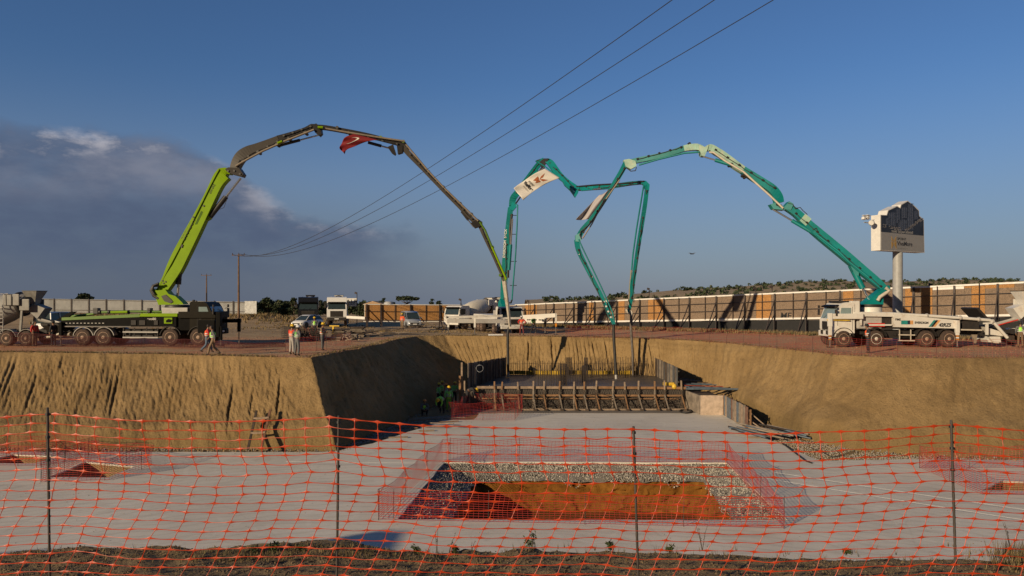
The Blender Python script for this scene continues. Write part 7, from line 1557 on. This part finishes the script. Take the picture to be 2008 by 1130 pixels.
def person(px, py, z, face, pose, label, top, vest, legs, helmet, group=None, Yo=None, hgt=1.0, stripe=True):
    g = G(px, py, z) if Yo is None else Vector(((px-1004)*Yo/F, Yo, z))
    root = empty('person', g, R(face)); tag(root, label, 'person', group); root.scale = (hgt,)*3; Q = POSES[pose]; V3 = Vector
    p, c, n, h = V3(Q['p']), V3(Q['c']), V3(Q['n']), V3(Q['h']); V = [p, p.lerp(c, .5), c, n, h]; E = [(0, 1), (1, 2), (2, 3), (3, 4)]; RR = [(.115, .145), (.10, .13), (.115, .155), .055, .062]
    def chain(pts, rad, fr):
        b = len(V); V.extend(pts); RR.extend(rad); E.append((fr, b)); E.extend((b+i, b+i+1) for i in range(len(pts)-1)); return b
    tips = []
    for side, key in ((1, 'aL'), (-1, 'aR')):
        s, e, w_ = [V3(t) for t in Q[key]]; hd = (w_-e).normalized(); palm = w_+hd*.055; b = chain([s, e, w_, palm], [.058, .043, .030, (.030, .034)], 2)
        lat = hd.cross(V3((0, side, 0))).normalized() if abs(hd.y) < .9 else V3((1, 0, 0)); cur = lat.cross(hd).normalized()*(.3)
        if cur.y*side > 0: cur = -cur
        for k, ln in enumerate((.066, .076, .072, .056)):
            o0 = palm+lat*(-.027+.018*k)+hd*.018; chain([o0, o0+hd*ln*.5+cur*ln*.4, o0+hd*ln*.85+cur*ln*1.1], [.0095, .009, .008], b+3)
        th = w_+hd*.025+lat*-.030; chain([th, th+hd*.03+lat*-.018+cur*.02, th+hd*.055+lat*-.016+cur*.05], [.011, .010, .0085], b+3)
    for key in ('lL', 'lR'):
        s, k, a = [V3(t) for t in Q[key]]; chain([s, k, a, a+V3((.10, 0, -.045))], [.085, .058, .042, .036], 0)
    hc = h+V3((.005, 0, .015)); hr = Matrix.Identity(3)
    if pose == 'bend': hr = Euler((0, .9, 0)).to_matrix()
    ex = [(hc, (.098, .078, .118), hr), (hc+hr @ V3((.095, 0, -.012)), (.022, .014, .024), hr), (hc+hr @ V3((.0, .078, -.01)), (.02, .012, .032), hr), (hc+hr @ V3((.0, -.078, -.01)), (.02, .012, .032), hr), (hc+hr @ V3((.055, 0, -.085)), (.04, .04, .035), hr)]
    body = skinned('body', V, E, RR, SKIN, root, 0, 1, ex)
    mb = MB(); 
    for s in (-1, 1): mb.box(hc+hr @ V3((.088, s*.03, .012)), (.014, .022, .011), HAIR, rot=hr)
    mb.box(hc+hr @ V3((.088, 0, -.055)), (.012, .045, .009), mat('lips', (.22, .08, .06), .6), rot=hr); mb.build('face', parent=body)
    mb = MB(); mb.lathe([(-.06, .085), (-.02, .096), (.05, .098), (.10, .07), (.125, .02)], hc+hr @ V3((-.022, 0, .01)), hr @ V3((-.15, 0, 1)), HAIR, 14); mb.build('hair', parent=body)
    # shirt with sleeves
    SV = [p.lerp(c, .10), p.lerp(c, .5), c, n.lerp(c, .15)]; SE = [(0, 1), (1, 2), (2, 3)]; SR = [(.128, .158), (.122, .15), (.135, .172), .068]
    for key in ('aL', 'aR'):
        s, e, w_ = [V3(t) for t in Q[key]]; b = len(SV); SV += [s, e, e.lerp(w_, .8)]; SE += [(2, b), (b, b+1), (b+1, b+2)]; SR += [.076, .060, .047]
    skinned('shirt', SV, SE, SR, top, body, 0)
    TV = [p.lerp(c, .36), p]; TE = [(0, 1)]; TR = [(.124, .150), (.130, .155)]
    for key in ('lL', 'lR'):
        s, k, a = [V3(t) for t in Q[key]]; b = len(TV); TV += [s, k, a+V3((0, 0, .02))]; TE += [(1, b), (b, b+1), (b+1, b+2)]; TR += [.098, .075, .064]
    skinned('trousers', TV, TE, TR, legs, body, 0)
    for key in ('lL', 'lR'):
        a = V3(Q[key][2]); skinned('boot', [a+V3((-.02, 0, .05)), a+V3((-.01, 0, -.02)), a+V3((-.03, 0, -.045)), a+V3((.13, 0, -.055))], [(0, 1), (1, 2), (1, 3)], [.055, .048, .034, .034], mat('boot_dark', (.05, .035, .025), .7), body)
    if vest is not None:
        v = skinned('safety_vest', [p+V3((0, 0, .10)), p.lerp(c, .55), c+V3((0, 0, .02)), n.lerp(c, .35)], [(0, 1), (1, 2), (2, 3)], [(.145, .178), (.142, .172), (.148, .19), (.085, .12)], vest, body)
        if stripe:
            up = (c-p).normalized(); mb = MB()
            for t in (.30, .62):
                q = p+(c-p)*t; mb.lathe([(-.022, .156), (.022, .156)], V3((0, 0, 0)), V3((0, 0, 1)), mat('reflective_tape', (.62, .62, .58), .35), 20)
                for i in range(len(mb.v)-40*1-40, len(mb.v)): pass
            # scale the rings to the torso's oval and move them into place
            nn = len(mb.v)//2
            for i in range(len(mb.v)):
                t = .34 if i < nn else .68; q = (p+V3((0, 0, .05))).lerp(c, t); vv = mb.v[i]; f = up.cross(V3((0, 1, 0))).normalized(); f = -f if f.x < 0 else f
                mb.v[i] = q+f*vv.x*1.0*.97+V3((0, 1, 0))*vv.y*1.19+up*vv.z
            mb.build('reflective_bands', parent=v)
    if helmet is not None:
        ax = hr @ V3((-.06, 0, 1)); o = hc+hr @ V3((.0, 0, .035)); mb = MB(); mb.lathe([(0, .142), (.008, .142), (.012, .118), (.05, .116), (.09, .098), (.12, .06), (.13, .02)], o, ax, helmet, 20); mb.box(o+hr @ V3((.125, 0, .004)), (.09, .15, .012), helmet, rot=hr, bev=.005); mb.box(o+hr @ V3((0, 0, .115)), (.20, .03, .03), helmet, rot=hr, bev=.01); mb.build('helmet', parent=root)
    return root
OV = cm('orange', (.80, .10, .015), .6); RV = cm('red', (.50, .03, .02), .7); GV = cm('green', (.36, .80, .08), .6); GS = cm('greenshirt', (.20, .55, .16), .7); YH = mat('yellow_helmet', (.75, .48, .02), .35); WH = mat('white_helmet', (.72, .72, .70), .35); BH = mat('black_cap', (.015, .015, .015), .6)
GY = cm('grey', (.12, .12, .12)); DKC = cm('dark', (.02, .02, .024)); BR = cm('brown', (.16, .10, .06)); BL = cm('blue', (.10, .14, .20)); LT = cm('light', (.36, .33, .30)); KH = cm('khaki', (.22, .15, .09))
person(406, 692, 0, 20, 'walk', 'man in orange vest walking behind another at the left rim', RV, OV, BL, None)
person(418, 697.5, 0, 200, 'walk', 'man in green vest and khaki trousers walking left at the rim', GY, GV, KH, None)
person(572, 695, 0, 60, 'folded', 'man in orange vest and yellow helmet at the rim corner, left of the pair', RV, OV, LT, YH)
person(582.5, 698, 0, 50, 'hips', 'man in green vest and white helmet standing at the rim corner', GY, cm('dullgreen', (.10, .34, .06), .6), GY, WH)
person(632, 687.5, 0, -5, 'folded', 'man in orange vest and yellow helmet standing sideways alone near the rim', KH, OV, GY, YH)
person(617, 662, 0, -90, 'stand', 'man in green vest and yellow helmet standing in front of the white hatchback', GY, GV, DKC, YH)
person(789, 647, 0, -120, 'stand', 'man in orange vest standing beside the silver van', OV, OV, KH, YH)
person(1023, 657.5, 0, -110, 'hips', 'man in orange vest and white helmet standing at the back pump truck front', RV, OV, cm('darkred', (.15, .03, .03)), WH)
person(1046, 655, 0, -60, 'walk', 'man in green vest walking right of the back pump truck', GS, GV, DKC, None)
person(1702, 692.5, 0, 165, 'hips', 'man in orange vest and dark clothes in front of the white pump truck wheel', DKC, OV, DKC, BH)
person(2001, 682, 0, 60, 'stand', 'man in green vest at the right edge of the photo beside the hopper', GY, GV, BR, None)
person(68, 679, 0, -20, 'stand', 'worker in dark red jacket behind the left mixer truck', RV, None, BR, None)
person(105, 678.5, 0, 160, 'stand', 'worker in dark clothes between the left mixer and the green pump truck', DKC, None, DKC, BH)
def Fp(px, pyhead, hz_=1.75):   # find the depth at which a figure standing on the pit floor has its head at that row
    return F*(CH-FL-hz_)/(pyhead-HZ)
for px, ph, fc, ps, lb, tp, vs_, lg_ in ((866, 747, -10, 'stand', 'worker in green at the back of the shaded group, helmet highest', GS, GV, DKC), (860, 751, 20, 'stand', 'worker in green vest at the left of the shaded group', GS, GV, DKC), (876, 752, 200, 'stand', 'worker with dull shirt in the middle of the shaded group', LT, None, DKC), (890.5, 747, -60, 'reach', 'worker reaching towards the formwork at the right of the shaded group', GS, GS, DKC), (880, 757, -70, 'stand', 'worker in green vest with bright green lower legs in front of the shaded group', GS, GV, cm('brightgreen', (.24, .50, .05)))):
    person(px, 0, FL, fc, ps, lb, tp, vs_, lg_, YH if lb.find('dull') < 0 else mat('orange_helmet', (.65, .25, .03), .4), 'workers in the shaded corner of the pit', Yo=Fp(px, ph))
person(866, 0, FL, 250, 'bend', 'worker in bright green bending down in the shaded corner', GV, GV, DKC, YH, 'workers in the shaded corner of the pit', Yo=49.4)
person(832, 0, FL, -75, 'crouch', 'worker in green vest crouching low at the foot of the shaded wall', GY, GV, DKC, mat('orange_helmet', (.65, .25, .03), .4), 'workers in the shaded corner of the pit', Yo=48.4)
person(918, 0, FL+.45, 5, 'bend', 'worker with yellow helmet leaning over the left end of the formwork', DKC, None, DKC, YH, 'workers in the shaded corner of the pit', Yo=50.75)
